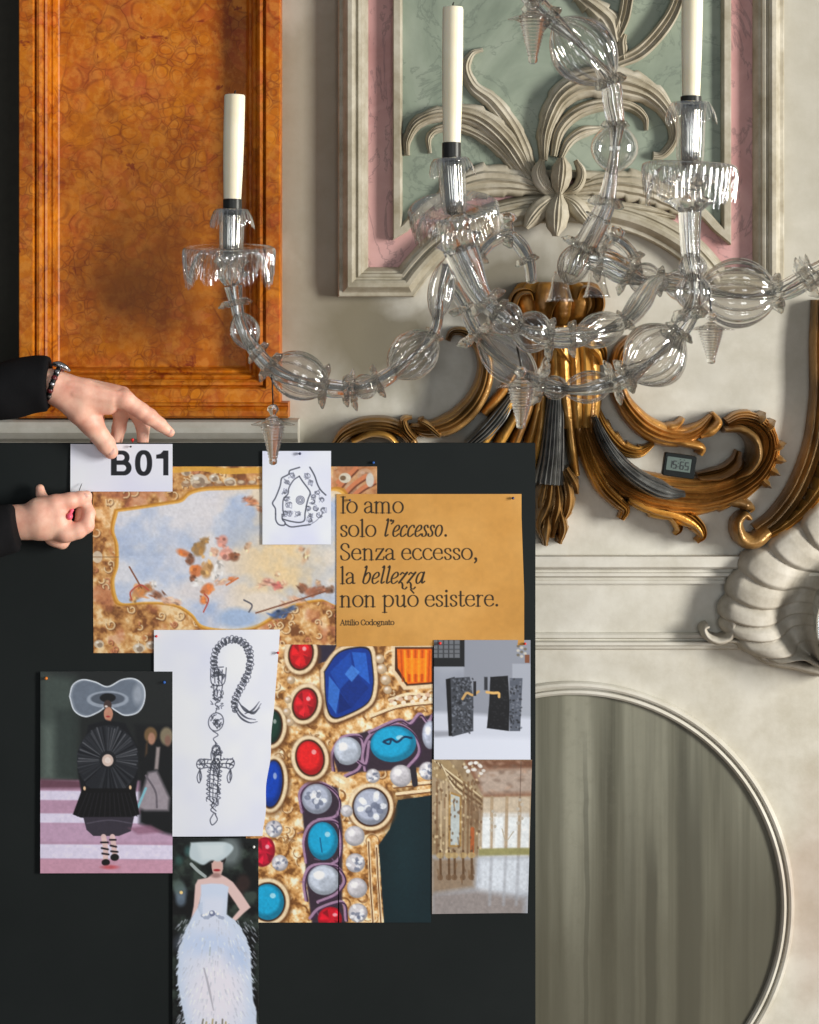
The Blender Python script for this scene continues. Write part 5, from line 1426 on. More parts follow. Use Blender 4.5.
# ---------------------------------------------------------------- runway photograph
p = Print(40.5, 671.5, 172.5, 873, 1.5, (28, 31, 31))
m_ = lambda pts: [(30 + x / 3.15, 620 + y / 3.15) for x, y in pts]
p.poly(m_([(30, 160), (140, 180), (150, 520), (30, 520)]), (60, 70, 66), soft=14); p.poly(m_([(35, 330), (85, 330), (85, 505), (35, 505)]), (92, 104, 98), soft=14, a=.7); p.poly(m_([(80, 280), (150, 280), (150, 500), (80, 500)]), (40, 48, 46), soft=8, a=.7)
p.poly(m_([(30, 505), (460, 505), (460, 800), (30, 800)]), (170, 136, 160), soft=2)
p.poly(m_([(30, 500), (170, 505), (170, 530), (30, 530)]), (96, 64, 78), soft=4)
for y0_, y1_ in ((537, 566), (608, 638), (705, 750)): p.poly(m_([(30, y0_), (460, y0_ + 4), (460, y1_ + 4), (30, y1_)]), (206, 200, 222), soft=1.5)
p.poly(m_([(30, 640), (460, 644), (460, 700), (30, 700)]), (178, 148, 174), soft=3, a=.8); p.poly(m_([(30, 752), (460, 756), (460, 800), (30, 800)]), (184, 140, 160), soft=2)
p.poly(m_([(330, 330), (460, 330), (460, 680), (420, 670), (345, 640), (345, 500)]), (18, 20, 22), soft=5)
p.ell(*m_([(380, 362)])[0], 6.5, 8, (104, 82, 56), soft=2); p.ell(*m_([(383, 374)])[0], 3.6, 6, (158, 118, 98), soft=1.5); p.ell(*m_([(430, 366)])[0], 6.5, 9, (120, 110, 90), soft=2.5); p.ell(*m_([(434, 380)])[0], 3, 5.5, (122, 92, 80), soft=2); p.poly(m_([(365, 390), (372, 380), (370, 420), (362, 430)]), (70, 54, 40), 2)
p.poly(m_([(372, 480), (400, 475), (440, 560), (436, 600), (360, 600), (340, 590)]), (142, 134, 142), soft=4); p.poly(m_([(398, 400), (410, 400), (404, 470), (392, 470)]), (140, 130, 130), soft=2)
p.line(m_([(365, 490), (395, 540), (400, 590)]), 1.0, (96, 90, 98)); p.line(m_([(340, 590), (365, 530)]), 1.2, (120, 176, 190))
# broad translucent hat
hat = m_([(125, 240), (135, 205), (165, 188), (205, 195), (245, 210), (290, 188), (330, 186), (358, 210), (360, 255), (340, 290), (300, 300), (270, 285), (245, 270), (215, 290), (175, 304), (140, 285)])
p.poly(hat, (128, 138, 152), 1.2, smooth=True); p.poly([((x - 107) * .94 + 107, (y - 697) * .93 + 697) for x, y in hat], (98, 108, 122), 2, smooth=True)
p.line(hat + hat[:1], 0.6, (204, 212, 222)); p.ell(*m_([(245, 250)])[0], 21, 8.5, (140, 150, 164)); p.ell(*m_([(245, 248)])[0], 17, 6, (78, 86, 98)); p.ell(*m_([(340, 235)])[0], 5, 10, (156, 164, 176), soft=4, a=.7)
p.ell(*m_([(245, 245)])[0], 8, 4.5, (20, 22, 24)); p.ell(*m_([(245, 268)])[0], 4, 5, (64, 50, 46)); p.ell(*m_([(247, 296)])[0], 4.5, 7, (178, 128, 106)); p.ell(*m_([(240, 272)])[0], 1.5, 1, (210, 200, 196)); p.ell(*m_([(250, 322)])[0], 2, 4, (190, 130, 100)); p.ell(*m_([(246, 304)])[0], 2, .9, (150, 50, 50))
# dark figure in a pleated disc and skirt
p.poly(m_([(185, 330), (240, 315), (300, 325), (340, 400), (340, 500), (330, 560), (165, 560), (150, 470)]), (16, 18, 22), 2)
cx_, cy_ = m_([(245, 440)])[0]
p.ell(cx_, cy_, 30.5, 34.5, (30, 33, 38))
for k in range(64):
    a_ = k * 2 * math.pi / 64 + rng.uniform(-.03, .03)
    r0, r1 = 8, 30 + rng.uniform(-2, 1)
    br = rng.choice([10, 44, 70, 96]) * (1.0 if math.sin(a_) < .2 else .6)
    p.line([(cx_ + r0 * math.cos(a_), cy_ + r0 * math.sin(a_) * 1.12), (cx_ + r1 * math.cos(a_ + .05), cy_ + r1 * math.sin(a_ + .05) * 1.12)], [.3, .8], (br + 2, br + 4, br + 10), a=.7)
p.ell(cx_, cy_, 8.5, 9, (26, 28, 32)); p.ell(cx_, cy_ + .5, 5.6, 6, (196, 176, 166)); p.ell(cx_, cy_ + .5, 3, 3, (214, 200, 192))
p.poly(m_([(165, 530), (330, 530), (345, 612), (320, 622), (240, 628), (160, 622), (135, 612)]), (9, 9, 11))
for k in range(12): p.line(m_([(180 + k * 12, 545), (150 + k * 17, 618)]), .4, (30, 30, 34))
p.poly(m_([(168, 620), (328, 620), (318, 665), (280, 680), (200, 680), (178, 660)]), (50, 46, 56)); p.line(m_([(180, 640), (250, 630), (320, 640)]), .6, (76, 72, 84))
for q, r_ in ((m_([(232, 682), (238, 720), (238, 765)]), 2.6), (m_([(260, 682), (264, 710), (268, 745)]), 2.6)): p.line(q, r_, (206, 178, 176))
for q in ([(224, 700), (246, 700)], [(226, 718), (246, 722)], [(228, 735), (248, 738)], [(252, 692), (270, 692)], [(254, 710), (272, 714)], [(256, 728), (276, 730)]): p.line(m_(q), 1.0, (34, 28, 34))
p.ell(*m_([(239, 763)])[0], 4.2, 3.4, (20, 18, 20)); p.ell(*m_([(267, 747)])[0], 4.4, 3.6, (20, 18, 20)); p.ell(*m_([(252, 778)])[0], 8, 2, (176, 84, 92), soft=2)
p.ell(*m_([(172, 530)])[0], 1.2, 2, (220, 186, 150)); p.ell(*m_([(316, 527)])[0], 1.2, 2, (220, 186, 150)); p.poly(m_([(310, 655), (380, 645), (420, 668), (340, 675)]), (124, 84, 104), 3, a=.7)
p.im *= (0.94 + 0.12 * p.noise(3, 51, 3))[..., None]
o = p.sheet('runway_photo', 0.0036, curl=lambda u, t: 0.001 * (1 - u) ** 2 + .0008 * t)
tag(o, 'photo of a runway model in black pleated dress and wide translucent hat', 'photo print')

# ---------------------------------------------------------------- white dress photograph
p = Print(172.5, 838.5, 258.5, 1052, 1.5, (16, 19, 20))
m_ = lambda pts: [(160 + x / 5.277, 830 + y / 5.277) for x, y in pts]
n1 = p.noise(14, 61, 4); p.im = p.tint(n1, [(0.4, (12, 14, 15)), (0.6, (34, 42, 38)), (0.72, (52, 62, 56))])
for x, y, r_, c in ((110, 330, 6, (96, 110, 124)), (100, 300, 6, (84, 100, 96)), (110, 370, 5, (96, 112, 128)), (100, 160, 4, (50, 80, 76)), (150, 110, 4, (56, 90, 90)), (400, 330, 8, (40, 30, 30)), (440, 280, 7, (50, 36, 34))): p.ell(*m_([(x, y)])[0], r_, r_ * 1.2, c, soft=4, a=.8)
p.ell(*m_([(112, 330)])[0], 1.6, 1.6, (250, 200, 130)); p.line(m_([(165, 180), (200, 215), (238, 245)]), 1.6, (150, 160, 160)); p.rect(172.5, 838.5, 258.5, 843, (20, 24, 25), al=.8)
p.ell(*m_([(370, 110)])[0], 11, 15, (112, 122, 124), soft=8, a=.85); p.ell(*m_([(300, 150)])[0], 9, 9, (30, 26, 26))
skin_c = (206, 178, 174)
p.poly(m_([(272, 175), (332, 170), (332, 205), (322, 236), (350, 250), (385, 275), (430, 335), (478, 408), (440, 440), (400, 480), (378, 470), (420, 420), (398, 385), (360, 330), (330, 300), (230, 300), (215, 360), (195, 430), (165, 465), (178, 400), (186, 290), (200, 262), (250, 252), (282, 232)]), skin_c, 1.4)
p.ell(*m_([(302, 196)])[0], 5.4, 8, (196, 160, 152)); p.ell(*m_([(300, 212)])[0], 3.4, 1.3, (150, 40, 48)); p.ell(*m_([(296, 240)])[0], 5, 2.4, (146, 116, 112), soft=2)
p.poly(m_([(162, 66), (260, 62), (350, 66), (388, 95), (352, 142), (310, 166), (272, 160), (230, 184), (190, 168), (156, 140)]), (176, 190, 196), 2.0, smooth=True); p.poly(m_([(200, 75), (340, 72), (340, 130), (290, 155), (220, 160)]), (198, 208, 212), 5, a=.7)
dress = m_([(216, 288), (270, 282), (330, 285), (362, 300), (356, 380), (352, 445), (385, 470), (430, 520), (460, 590), (478, 650), (482, 760), (492, 900), (510, 960), (505, 1100), (150, 1100), (120, 950), (92, 800), (100, 640), (130, 540), (165, 465), (205, 400), (216, 340)])
p.poly(dress, (188, 200, 220), 1.5)
p.poly([((x - 215) * .8 + 214, (y - 940) * .86 + 946) for x, y in dress], (200, 206, 222), 8, a=.8)
p.ell(*m_([(250, 600)])[0], 26, 12, (174, 192, 222), soft=12, a=.7); p.ell(*m_([(400, 680)])[0], 12, 14, (164, 184, 216), soft=10, a=.7); p.ell(*m_([(300, 860)])[0], 24, 34, (220, 214, 222), soft=20, a=.7)
mask = np.clip(1.4 - np.abs(p.im - 200).mean(-1) / 40, 0, 1)
for i in range(520):   # feathers
    x, y = rng.uniform(96, 500), rng.uniform(470, 1160)
    w_ = 1 - abs((x - 295) / 205) ** 4
    if w_ < 0: continue
    a_ = (x - 295) / 260; L_ = rng.uniform(10, 28)
    c = rng.choice([168, 190, 214, 232])
    p.line(m_([(x, y), (x + L_ * a_, y + L_)]), [.7, .3], (c - 4, c + 2, min(250, c + 14)), a=.45)
for i in range(70):   # ragged feathered hem along the sides
    t0 = rng.uniform(0, 1); sd = rng.choice([-1, 1]); y = 480 + t0 * 580
    xe = np.interp(y, [470, 520, 590, 650, 760, 900, 1060], [385, 430, 460, 478, 482, 492, 508]) if sd > 0 else np.interp(y, [470, 540, 640, 800, 950, 1060], [165, 130, 100, 92, 120, 140])
    p.line(m_([(xe - sd * 10, y - 6), (xe + sd * 8, y + 12)]), [1.2, .4], (186, 198, 216), a=.8)
for k in range(7): p.line(m_([(205, 395 + k * 4), (222, 385 + k * 12)]), .8, (170, 184, 206), a=.6)
for k in range(9): p.ell(*m_([(225 + k * 13, 452 + 12 * math.sin(k))])[0], 2, 1.7, (150, 160, 182)); 
for k in range(6): p.ell(*m_([(230 + k * 15, 440 + 10 * math.cos(k))])[0], 1.4, 1.2, (222, 228, 240))
p.ell(*m_([(275, 440)])[0], 3, 3, (104, 112, 140)); p.ell(*m_([(272, 436)])[0], 1.5, 1.5, (210, 216, 230))
p.line(m_([(232, 730), (255, 820), (282, 950)]), [.8, 1.2, .6], (140, 140, 150), a=.6); p.line(m_([(265, 620), (262, 660)]), .8, (150, 160, 160), a=.6)
for k in range(9): p.line(m_([(220 + k * 18, 1040), (228 + k * 17, 1000 + 14 * (k % 3))]), .9, (150, 132, 76) if k % 2 else (90, 84, 66), a=.7)
o = p.sheet('dress_photo', 0.0036)
tag(o, 'photo of a model in a white feathered strapless gown and pale hat', 'photo print')

# ---------------------------------------------------------------- stone sculpture photograph
p = Print(434, 640, 530.5, 759.5, 1.6, (150, 156, 170))
m_ = lambda pts: [(420 + x / 3.414, 630 + y / 3.414) for x, y in pts]
p.im = p.tint(p.noise(30, 71, 3), [(0.3, (142, 148, 162)), (0.7, (160, 166, 178))])
p.poly(m_([(150, 30), (390, 30), (390, 300), (180, 300), (150, 250)]), (138, 143, 155), 2); p.poly(m_([(315, 115), (390, 115), (390, 310), (315, 300)]), (160, 166, 178), 1.2)
p.poly(m_([(40, 280), (150, 285), (390, 300), (390, 450), (40, 450)]), (196, 202, 216), 5); p.poly(m_([(40, 360), (390, 370), (390, 450), (40, 450)]), (208, 214, 228), 6)
p.poly(m_([(40, 30), (152, 30), (152, 125), (40, 125)]), (24, 26, 28)); p.poly(m_([(40, 34), (136, 34), (136, 95), (40, 95)]), (104, 108, 114))
for x in (62, 80, 98, 116): p.line(m_([(x, 34), (x, 95)]), .6, (48, 50, 54))
for y in (50, 66, 80): p.line(m_([(45, y), (136, y)]), .5, (62, 64, 68))
p.poly(m_([(40, 345), (100, 345), (110, 362), (50, 366)]), (150, 154, 166), 3)
p.poly(m_([(88, 168), (118, 160), (118, 362), (98, 362)]), (16, 17, 20)); p.poly(m_([(104, 164), (170, 160), (182, 230), (182, 345), (110, 364)]), (66, 70, 78))
p.poly(m_([(240, 160), (300, 156), (306, 250), (304, 345), (228, 335), (236, 250)]), (20, 21, 24)); p.poly(m_([(306, 164), (350, 164), (342, 345), (306, 345)]), (84, 90, 102))
for i in range(260):
    x, y = (rng.uniform(110, 180), rng.uniform(165, 352)) if i % 3 else (rng.uniform(308, 346), rng.uniform(168, 340))
    p.ell(*m_([(x, y)])[0], 1.1, .8, (118, 124, 136) if i % 2 else (30, 32, 36), rng.uniform(0, 3), a=.7)
for i in range(50): p.ell(*m_([(rng.uniform(240, 300), rng.uniform(165, 335))])[0], 1.0, .8, (44, 46, 50), a=.6)
p.line(m_([(145, 235), (160, 215), (180, 222), (200, 210)]), 1.2, (196, 158, 100)); p.line(m_([(228, 212), (250, 215), (268, 215), (270, 228)]), 1.3, (214, 172, 104)); p.rect(*m_([(182, 175)])[0], *m_([(192, 225)])[0], (36, 36, 40)); p.rect(*m_([(219, 160)])[0], *m_([(231, 205)])[0], (48, 50, 56))
for k in range(8): p.ell(*m_([(335 + (k % 3) * 12, 55 + k * 5)])[0], 1.6, 1.4, (190, 186, 176) if k % 2 else (110, 104, 92))
p.rect(*m_([(358, 84)])[0], *m_([(374, 112)])[0], (122, 76, 52))
p.gain = 1.08
o = p.sheet('sculpture_photo', 0.0036, curl=lambda u, t: .0006 * u)
tag(o, 'photo of two dark rough stone blocks with small gold handles', 'photo print')

# ---------------------------------------------------------------- palace interior photograph
p = Print(432, 759.5, 532, 914, 1.6, (160, 140, 112))
p.im = p.tint(p.noise(20, 81, 4, 1, .5), [(0.3, (140, 118, 88)), (0.7, (178, 158, 130))])
p.poly(m_([(150, 445), (390, 445), (390, 580), (220, 570)]), (138, 98, 74), 2); p.poly(m_([(190, 480), (390, 470), (390, 555), (215, 560)]), (178, 160, 146), 6); p.poly(m_([(160, 445), (390, 445), (390, 468), (170, 470)]), (112, 74, 54), 3, a=.8)
for i in range(26): p.ell(*m_([(rng.uniform(190, 385), rng.uniform(450, 560))])[0], 3.5, 1.6, rng.choice([118, 150, 186]) * np.array([1, .82, .7]), rng.uniform(-.6, .6), soft=2, a=.5)
p.poly(m_([(205, 575), (390, 570), (390, 780), (205, 780)]), (214, 212, 206), 2)
p.poly(m_([(205, 572), (390, 566), (390, 625), (205, 625)]), (196, 178, 152), 3, a=.8)
for x in (212, 248, 300, 345, 384): p.line(m_([(x, 572), (x, 775)]), 1.6, (170, 146, 116), a=.8)
for x in (230, 275, 322, 366): p.poly(m_([(x - 14, 640), (x + 14, 640), (x + 14, 745), (x - 14, 745)]), (232, 238, 240), 2)
p.poly(m_([(205, 748), (390, 745), (390, 770), (205, 775)]), (150, 146, 96), 2)
p.poly(m_([(40, 445), (100, 445), (150, 510), (215, 570), (215, 600), (150, 560), (100, 520), (40, 500)]), (162, 138, 100), 1.5)
for k in range(5): p.line(m_([(50 + k * 6, 448 + k * 3), (120, 500 + k * 10), (210, 570 + k * 9)]), .7, (96, 72, 48) if k % 2 else (222, 206, 170))
p.poly(m_([(105, 560), (138, 570), (138, 735), (105, 735)]), (186, 196, 196), 1.5); p.line(m_([(102, 555), (140, 568), (140, 738), (102, 738), (102, 555)]), 1.0, (170, 134, 78), smooth=False)
for x in (58, 72, 92, 150, 166, 178): p.line(m_([(x, 520), (x, 780)]), 1.1, (126, 96, 66) if x % 4 else (204, 182, 146), a=.8)
p.line(m_([(182, 680), (182, 780)]), 2.0, (172, 92, 48))
for i in range(120):
    x, y = rng.uniform(45, 215), rng.uniform(450, 760)
    p.ell(*m_([(x, y)])[0], 1.1, 1.5, (226, 208, 168) if i % 2 else (104, 76, 50), a=.7)
p.poly(m_([(40, 770), (200, 775), (390, 775), (390, 985), (40, 985)]), (172, 178, 188), 4); p.poly(m_([(210, 780), (385, 778), (385, 900), (205, 900)]), (214, 222, 232), 8, a=.9)
p.poly(m_([(40, 780), (195, 780), (190, 880), (40, 900)]), (140, 118, 94), 6, a=.9); p.poly(m_([(40, 900), (200, 890), (370, 920), (370, 985), (40, 985)]), (140, 130, 126), 8, a=.85)
for x in (250, 300, 345): p.line(m_([(x, 780), (x - 4, 940)]), 1.6, (160, 164, 172), a=.6, soft=2)
for k, x in enumerate((70, 100, 120, 150, 180)):
    p.line(m_([(x, 755), (x + 2, 850)]), 1.2, (98, 72, 48)); p.ell(*m_([(x, 770)])[0], 4, 3, (186, 160, 110), a=.8); p.ell(*m_([(x, 845)])[0], 3, 3, (110, 84, 60), a=.8)
for i in range(14): p.ell(*m_([(rng.uniform(150, 220), rng.uniform(450, 490))])[0], 2, 1.6, (236, 236, 232), a=.8)
for y in range(6): p.ell(*m_([(345 + 8 * math.sin(y * 2), 580 + y * 16)])[0], 1.8, 1.8, (190, 182, 168)); p.ell(*m_([(252 + 8 * math.sin(y * 2), 620 + y * 13)])[0], 1.6, 1.6, (184, 176, 160))
p.line(m_([(345, 450), (345, 575)]), .3, (90, 70, 60)); p.line(m_([(285, 680), (300, 720), (325, 690)]), .5, (180, 170, 150))
for k in range(34):
    x, y = rng.uniform(45, 195), rng.uniform(500, 860)
    p.line(m_([(x, y), (x + rng.uniform(-6, 6), y + rng.uniform(12, 34))]), rng.uniform(.4, 1.0), (96, 70, 48) if k % 2 else (120, 90, 60), a=.6, soft=1.2)
p.poly(m_([(160, 540), (215, 575), (210, 680), (170, 660)]), (110, 82, 58), 5, a=.55)
p.im *= (0.92 + 0.16 * p.noise(2.5, 82, 2))[..., None]
p.im = p.im * .97 + 4
p.gain = 1.0
o = p.sheet('interior_photo', 0.0029, edge=lambda X, Y, u, t: (X - u * (4.5 * t), Y - 1.2 * u * t), curl=lambda u, t: .002 * np.clip((u - .7) / .3, 0, 1) ** 2)
tag(o, 'photo of a gilded palace hall with windows and shiny floor', 'photo print')

# ---------------------------------------------------------------- code label
p = Print(70.5, 444, 172.5, 491.5, 2.4, PAPER)
p.im = p.tint(p.noise(50, 91, 2), [(0.3, (204, 206, 228)), (0.7, (216, 219, 238))])
BK = (26, 28, 34)
p.rect(111, 450.6, 116.6, 475.4, BK, .5)
for y0_, y1_, xr_ in ((450.6, 464.6, 129.6), (460.4, 475.4, 131.6)):
    r_ = (y1_ - y0_) / 2; cyy = (y0_ + y1_) / 2
    p.poly([(113, y0_), (xr_ - r_, y0_)] + [(xr_ - r_ + r_ * math.sin(q), cyy - r_ * math.cos(q)) for q in np.linspace(0, math.pi, 16)] + [(113, y1_)], BK, .5)
for y0_, y1_, xr_ in ((454.6, 460.4, 124.6), (464.8, 471.2, 126.2)):
    r_ = (y1_ - y0_) / 2; cyy = (y0_ + y1_) / 2
    p.poly([(116.8, y0_), (xr_ - r_, y0_)] + [(xr_ - r_ + r_ * math.sin(q), cyy - r_ * math.cos(q)) for q in np.linspace(0, math.pi, 12)] + [(116.8, y1_)], (210, 213, 233), .5)
def sup(cx_, cy_, a_, b_, e): return [(cx_ + a_ * np.sign(math.cos(q)) * abs(math.cos(q)) ** e, cy_ + b_ * np.sign(math.sin(q)) * abs(math.sin(q)) ** e) for q in np.linspace(0, 2 * math.pi, 48, endpoint=False)]
p.poly(sup(143.6, 463, 8.6, 12.9, .85), BK, .5); p.poly(sup(143.6, 463, 3.3, 8.6, .9), (210, 213, 233), .5)
p.rect(163.2, 450.6, 168.4, 475.4, BK, .5); p.poly([(156.2, 454.8), (160.4, 453.8), (163.4, 450.6), (166, 450.6), (166, 458.6), (156.2, 458.6)], BK, .5)
o = p.sheet('code_label', 0.0022, 'matt_print', curl=lambda u, t: 0.0015 * (1 - u) * t)
tag(o, 'white paper strip printed with bold black B01, held by two hands', 'paper label')

# ================================================================= PINS
def pin(px, py, col, off, r=2.0, label=None, tilt=(0, 0), group=None):
    y = BY - off
    c = W(px, py, y)
    t = empty('map_pin', c, label, 'pin', group)
    rr = r * S(y)
    v, f = lathe(c, (0, -1, 0), [(rr * .45, 0), (rr * .5, .0012), (rr * .95, .0018), (rr, .003), (rr * .92, .0045), (rr * .55, .0054), (0, .0056)], 16)
    o = mk('head', v, f, M['pin_' + col], t); fixnormals(o)
    v, f = lathe(c, (0, 1, 0), [(0.0005, -0.0005), (0.0005, .004), (0.0001, .006)], 8)
    o = mk('needle', v, f, M['steel'], t)
pin(46.5, 678, 'orange', .0042, 1.6, 'orange pin in the top left corner of the runway photo')
pin(164.5, 682, 'blue', .0042, 1.5, 'blue pin in the top right corner of the runway photo')
pin(156.5, 636, 'red', .0034, 1.3, 'red pin in the top left corner of the cross drawing')
pin(278, 652.5, 'red', .0036, 1.3, 'red pin on the right edge of the cross drawing')
pin(300, 453.5, 'navy', .0038, 1.4, 'dark pin at the top of the ring drawing')
pin(373.5, 462.5, 'blue', .0002, 1.3, 'blue pin in the bare black board above the ceiling print')
pin(350, 500, 'navy', .0028, 1.2, 'dark pin among the first letters of the ochre sheet')
pin(513, 498, 'navy', .0028, 1.4, 'dark pin in the top right corner of the ochre sheet')
pin(440, 643, 'red', .0044, 1.5, 'red pin in the top left corner of the stone block photo')
pin(525, 643.5, 'red', .0046, 1.3, 'red pin in the top right corner of the stone block photo')
pin(254, 846.5, 'white', .0042, 1.4, 'white pin in the top right corner of the white gown photo')
pin(131, 446.5, 'dark', .0034, 1.0, 'tiny dark pin in the top edge of the B01 strip')
# red pin standing in the top edge of the board
c = W(132.5, 440, BY + .004); c[2] = bzt
t = empty('map_pin', c, 'red pin stuck upright in the top edge of the black board', 'pin')
v, f = lathe(c, (0, 0, 1), [(.0012, .0012), (.0014, .003), (.0026, .0036), (.0028, .005), (.0022, .0066), (0, .0072)], 16); fixnormals(mk('head', v, f, M['pin_red'], t))
v, f = lathe(c, (0, 0, 1), [(.0004, -.004), (.0005, .0016)], 8); mk('needle', v, f, M['steel'], t)

# ================================================================= GLASS CHANDELIER
YC = -1.18
ch = empty('chandelier', W(573, 262, -1.15), 'clear blown glass chandelier with curving arms, bulbs and candle cups', 'chandelier')
TG, BG, SG, DG = M['thin_glass'], M['blown_glass'], M['solid_glass'], M['drop_glass']
def P3(p): return W(*p)
def sub(name, vf, mat, parent, ang=None):
    o = mk(name, vf[0], vf[1], mat, parent); fixnormals(o)
    return o
def arm(pts, rpx, ribs=7, amp=0.13, name='glass_arm', twist=1.2, mat=None):
    """ribbed hollow-looking tube through (px, py, y) points"""
    Q = catmull([np.r_[P3(p), r_] for p, r_ in zip(pts, np.broadcast_to(rpx, len(pts)))], max(24, 12 * len(pts)))
    P = Q[:, :3]; R = np.maximum(2.0, Q[:, 3]) * S(YC)
    v, f = tube(P, R, 36, ribs, amp, twist)
    o = sub(name, (v, f), mat or SG, ch)
    sub('wire_core', tube(P, np.full(len(P), .0024), 8), M['silvered'], o)
    return o
def bulb(par, p, q, rpx, ribs=12, amp=0.06, fat=1.0, name='glass_bulb', mat=None, core=True, n=30):
    """blown bulb between two points of an arm"""
    a, b = P3(p), P3(q)
    L = np.linalg.norm(b - a); r = rpx * S(YC)
    prof = []
    for i in range(n + 1):
        t = i / n
        prof.append((max(0.0035, r * math.sin(math.pi * t) ** (0.62 * fat)), L * t))
    if not ribs:
        return sub(name, lathe(a, b - a, prof, 64), mat or BG, par)
    # gadrooned : rounded ribs meeting in narrow creases
    x, y, ax = axis_frame(b - a); seg = ribs * 14; v = []
    for i, (rr, h) in enumerate(prof):
        for j in range(seg):
            th = 2 * math.pi * j / seg
            k = 1 - 1.5 * amp * (1 - abs(math.sin(ribs * th / 2)) ** .55)
            v.append(a + ax * h + (x * math.cos(th) + y * math.sin(th)) * rr * k)
    sub(name, (v, grid_faces(len(prof), seg, wrap_m=True)), mat or BG, par)
def collar(par, p, d, rpx, lobes=8, thick=3.4, name='glass_collar', amp=.24):
    """ruffled ring round an arm; d = direction in px (dx, dy)"""
    c = P3(p); ax = np.array([d[0], d[2] if len(d) > 2 else 0.0, -d[1]], float)
    s = S(p[2]); r = rpx * s; t = thick * s
    x, y, a = axis_frame(ax)
    nt = 72; v = []
    for rr, h in ((.5, -1.0), (.78, -.85), (1.0, -.3), (1.04, .15), (.92, .6), (.7, .9), (.5, 1.0)):
        w = max(0.0, (rr - .5) / .5)
        for j in range(nt):
            th = 2 * math.pi * j / nt
            k = 1 + amp * w * math.cos(lobes * th) + .07 * w * math.cos(3 * lobes * th + 1)
            v.append(c + (x * math.cos(th) + y * math.sin(th)) * r * rr * k + a * t * (.8 * h + .75 * w * math.cos(lobes * th + 1.2)))
    sub(name, (v, grid_faces(7, nt, wrap_m=True, wrap_n=True)), M['frill_glass'], par)
def bobeche(par, p, ax, R, lobes=6, drop=34, funnel=0.0, name='bobeche', seed=1):
    """drip pan with hanging scalloped petals"""
    c = P3(p); s = S(p[2]); x, y, a = axis_frame(ax)
    r_ = random.Random(seed)
    ph = r_.uniform(0, 6)
    nt, nr = 352, 26
    v = []
    for i in range(nr):
        t = i / (nr - 1)
        for j in range(nt):
            th = 2 * math.pi * j / nt
            lob = abs(math.cos(lobes * th / 2 + ph)) ** 1.1
            fine = math.cos(44 * th)
            if t < 0.5:       # pan
                k = t / 0.5
                rr = (0.16 + 0.84 * k) * R
                h = -funnel * (1 - k) ** 1.5 + 1.2 * math.sin(k * math.pi) + 0.5 * fine * k * k
            else:             # petals turned down
                k = (t - 0.5) / 0.5
                L = drop * (0.16 + 0.84 * lob) * (0.9 + 0.2 * math.sin(2 * th + ph)) + 1.6 * fine * lob
                rr = R + 4.5 * math.sin(min(1, k * 1.6) * math.pi * .5) - 5.0 * k * k * lob + (2.2 * fine + 5.0 * (lob - .7)) * k
                h = -L * (1 - math.cos(k * math.pi / 2)) - 2 * k + 0.8 * fine * k
            q = c + (x * math.cos(th) + y * math.sin(th)) * rr * s + a * h * s
            v.append(q)
    f = grid_faces(nr, nt, wrap_m=True)
    o = mk(name, v, f, TG, par)
    v = []; n2 = 14
    for i in range(n2):
        t = i / (n2 - 1)
        for j in range(nt):
            th = 2 * math.pi * j / nt
            lob = abs(math.sin(lobes * th / 2 + ph)) ** .9; fine = math.cos(44 * th)
            rr = R * (.55 + .32 * math.sin(t * math.pi * .5)) + 2.0 * fine * t + 4 * (lob - .5) * t
            h = -3 - funnel * .4 - (drop * .25 + drop * .62 * lob) * (1 - math.cos(t * math.pi / 2)) + 1.2 * fine * lob * t
            v.append(c + (x * math.cos(th) + y * math.sin(th)) * rr * s + a * h * s)
    mk('under_petals', v, grid_faces(n2, nt, wrap_m=True), TG, par)
    return o
def cup(par, p0, p1, r, ruff=15, name='candle_cup'):
    """tall candle cup from its foot p0 to its mouth p1 with a ruffled lip, silvered lining"""
    a, b = P3(p0), P3(p1); L = np.linalg.norm(b - a); s = S(p0[2]); r *= s
    prof = [(r * .45, 0), (r * .8, L * .06), (r * .95, L * .2), (r, L * .5), (r * 1.03, L * .85), (r * 1.12, L)]
    sub(name, lathe(a, b - a, prof, 40, 8, .04), TG, par)
    prof = [(r * .3, L * .02), (r * .62, L * .08), (r * .68, L * .4), (r * .7, L * 0.9), (r * .66, L * .985), (r * .5, L * .985)]
    sub('cup_lining', lathe(a, b - a, prof, 40, 9, .06), M['silvered'], par)
    # lip : short petals rolling over
    x, y, ax = axis_frame(b - a)
    nt, nr = 120, 14
    v = []
    for i in range(nr):
        t = i / (nr - 1)
        for j in range(nt):
            th = 2 * math.pi * j / nt
            lob = abs(math.cos(2.5 * th)) ** .6
            al = t * math.pi * 0.95
            rr = r * 1.05 + ruff * s * .5 * (1 - math.cos(al)) * .62 * (.8 + .3 * lob)
            h = 5 * s * math.sin(al) - ruff * s * (.35 + .65 * lob) * max(0, t - .35) / .65 * 1.1
            rr += .6 * s * math.cos(30 * th) * t
            v.append(b + (x * math.cos(th) + y * math.sin(th)) * rr + ax * (h - 2 * s))
    o = mk('cup_lip', v, grid_faces(nr, nt, wrap_m=True), TG, par)
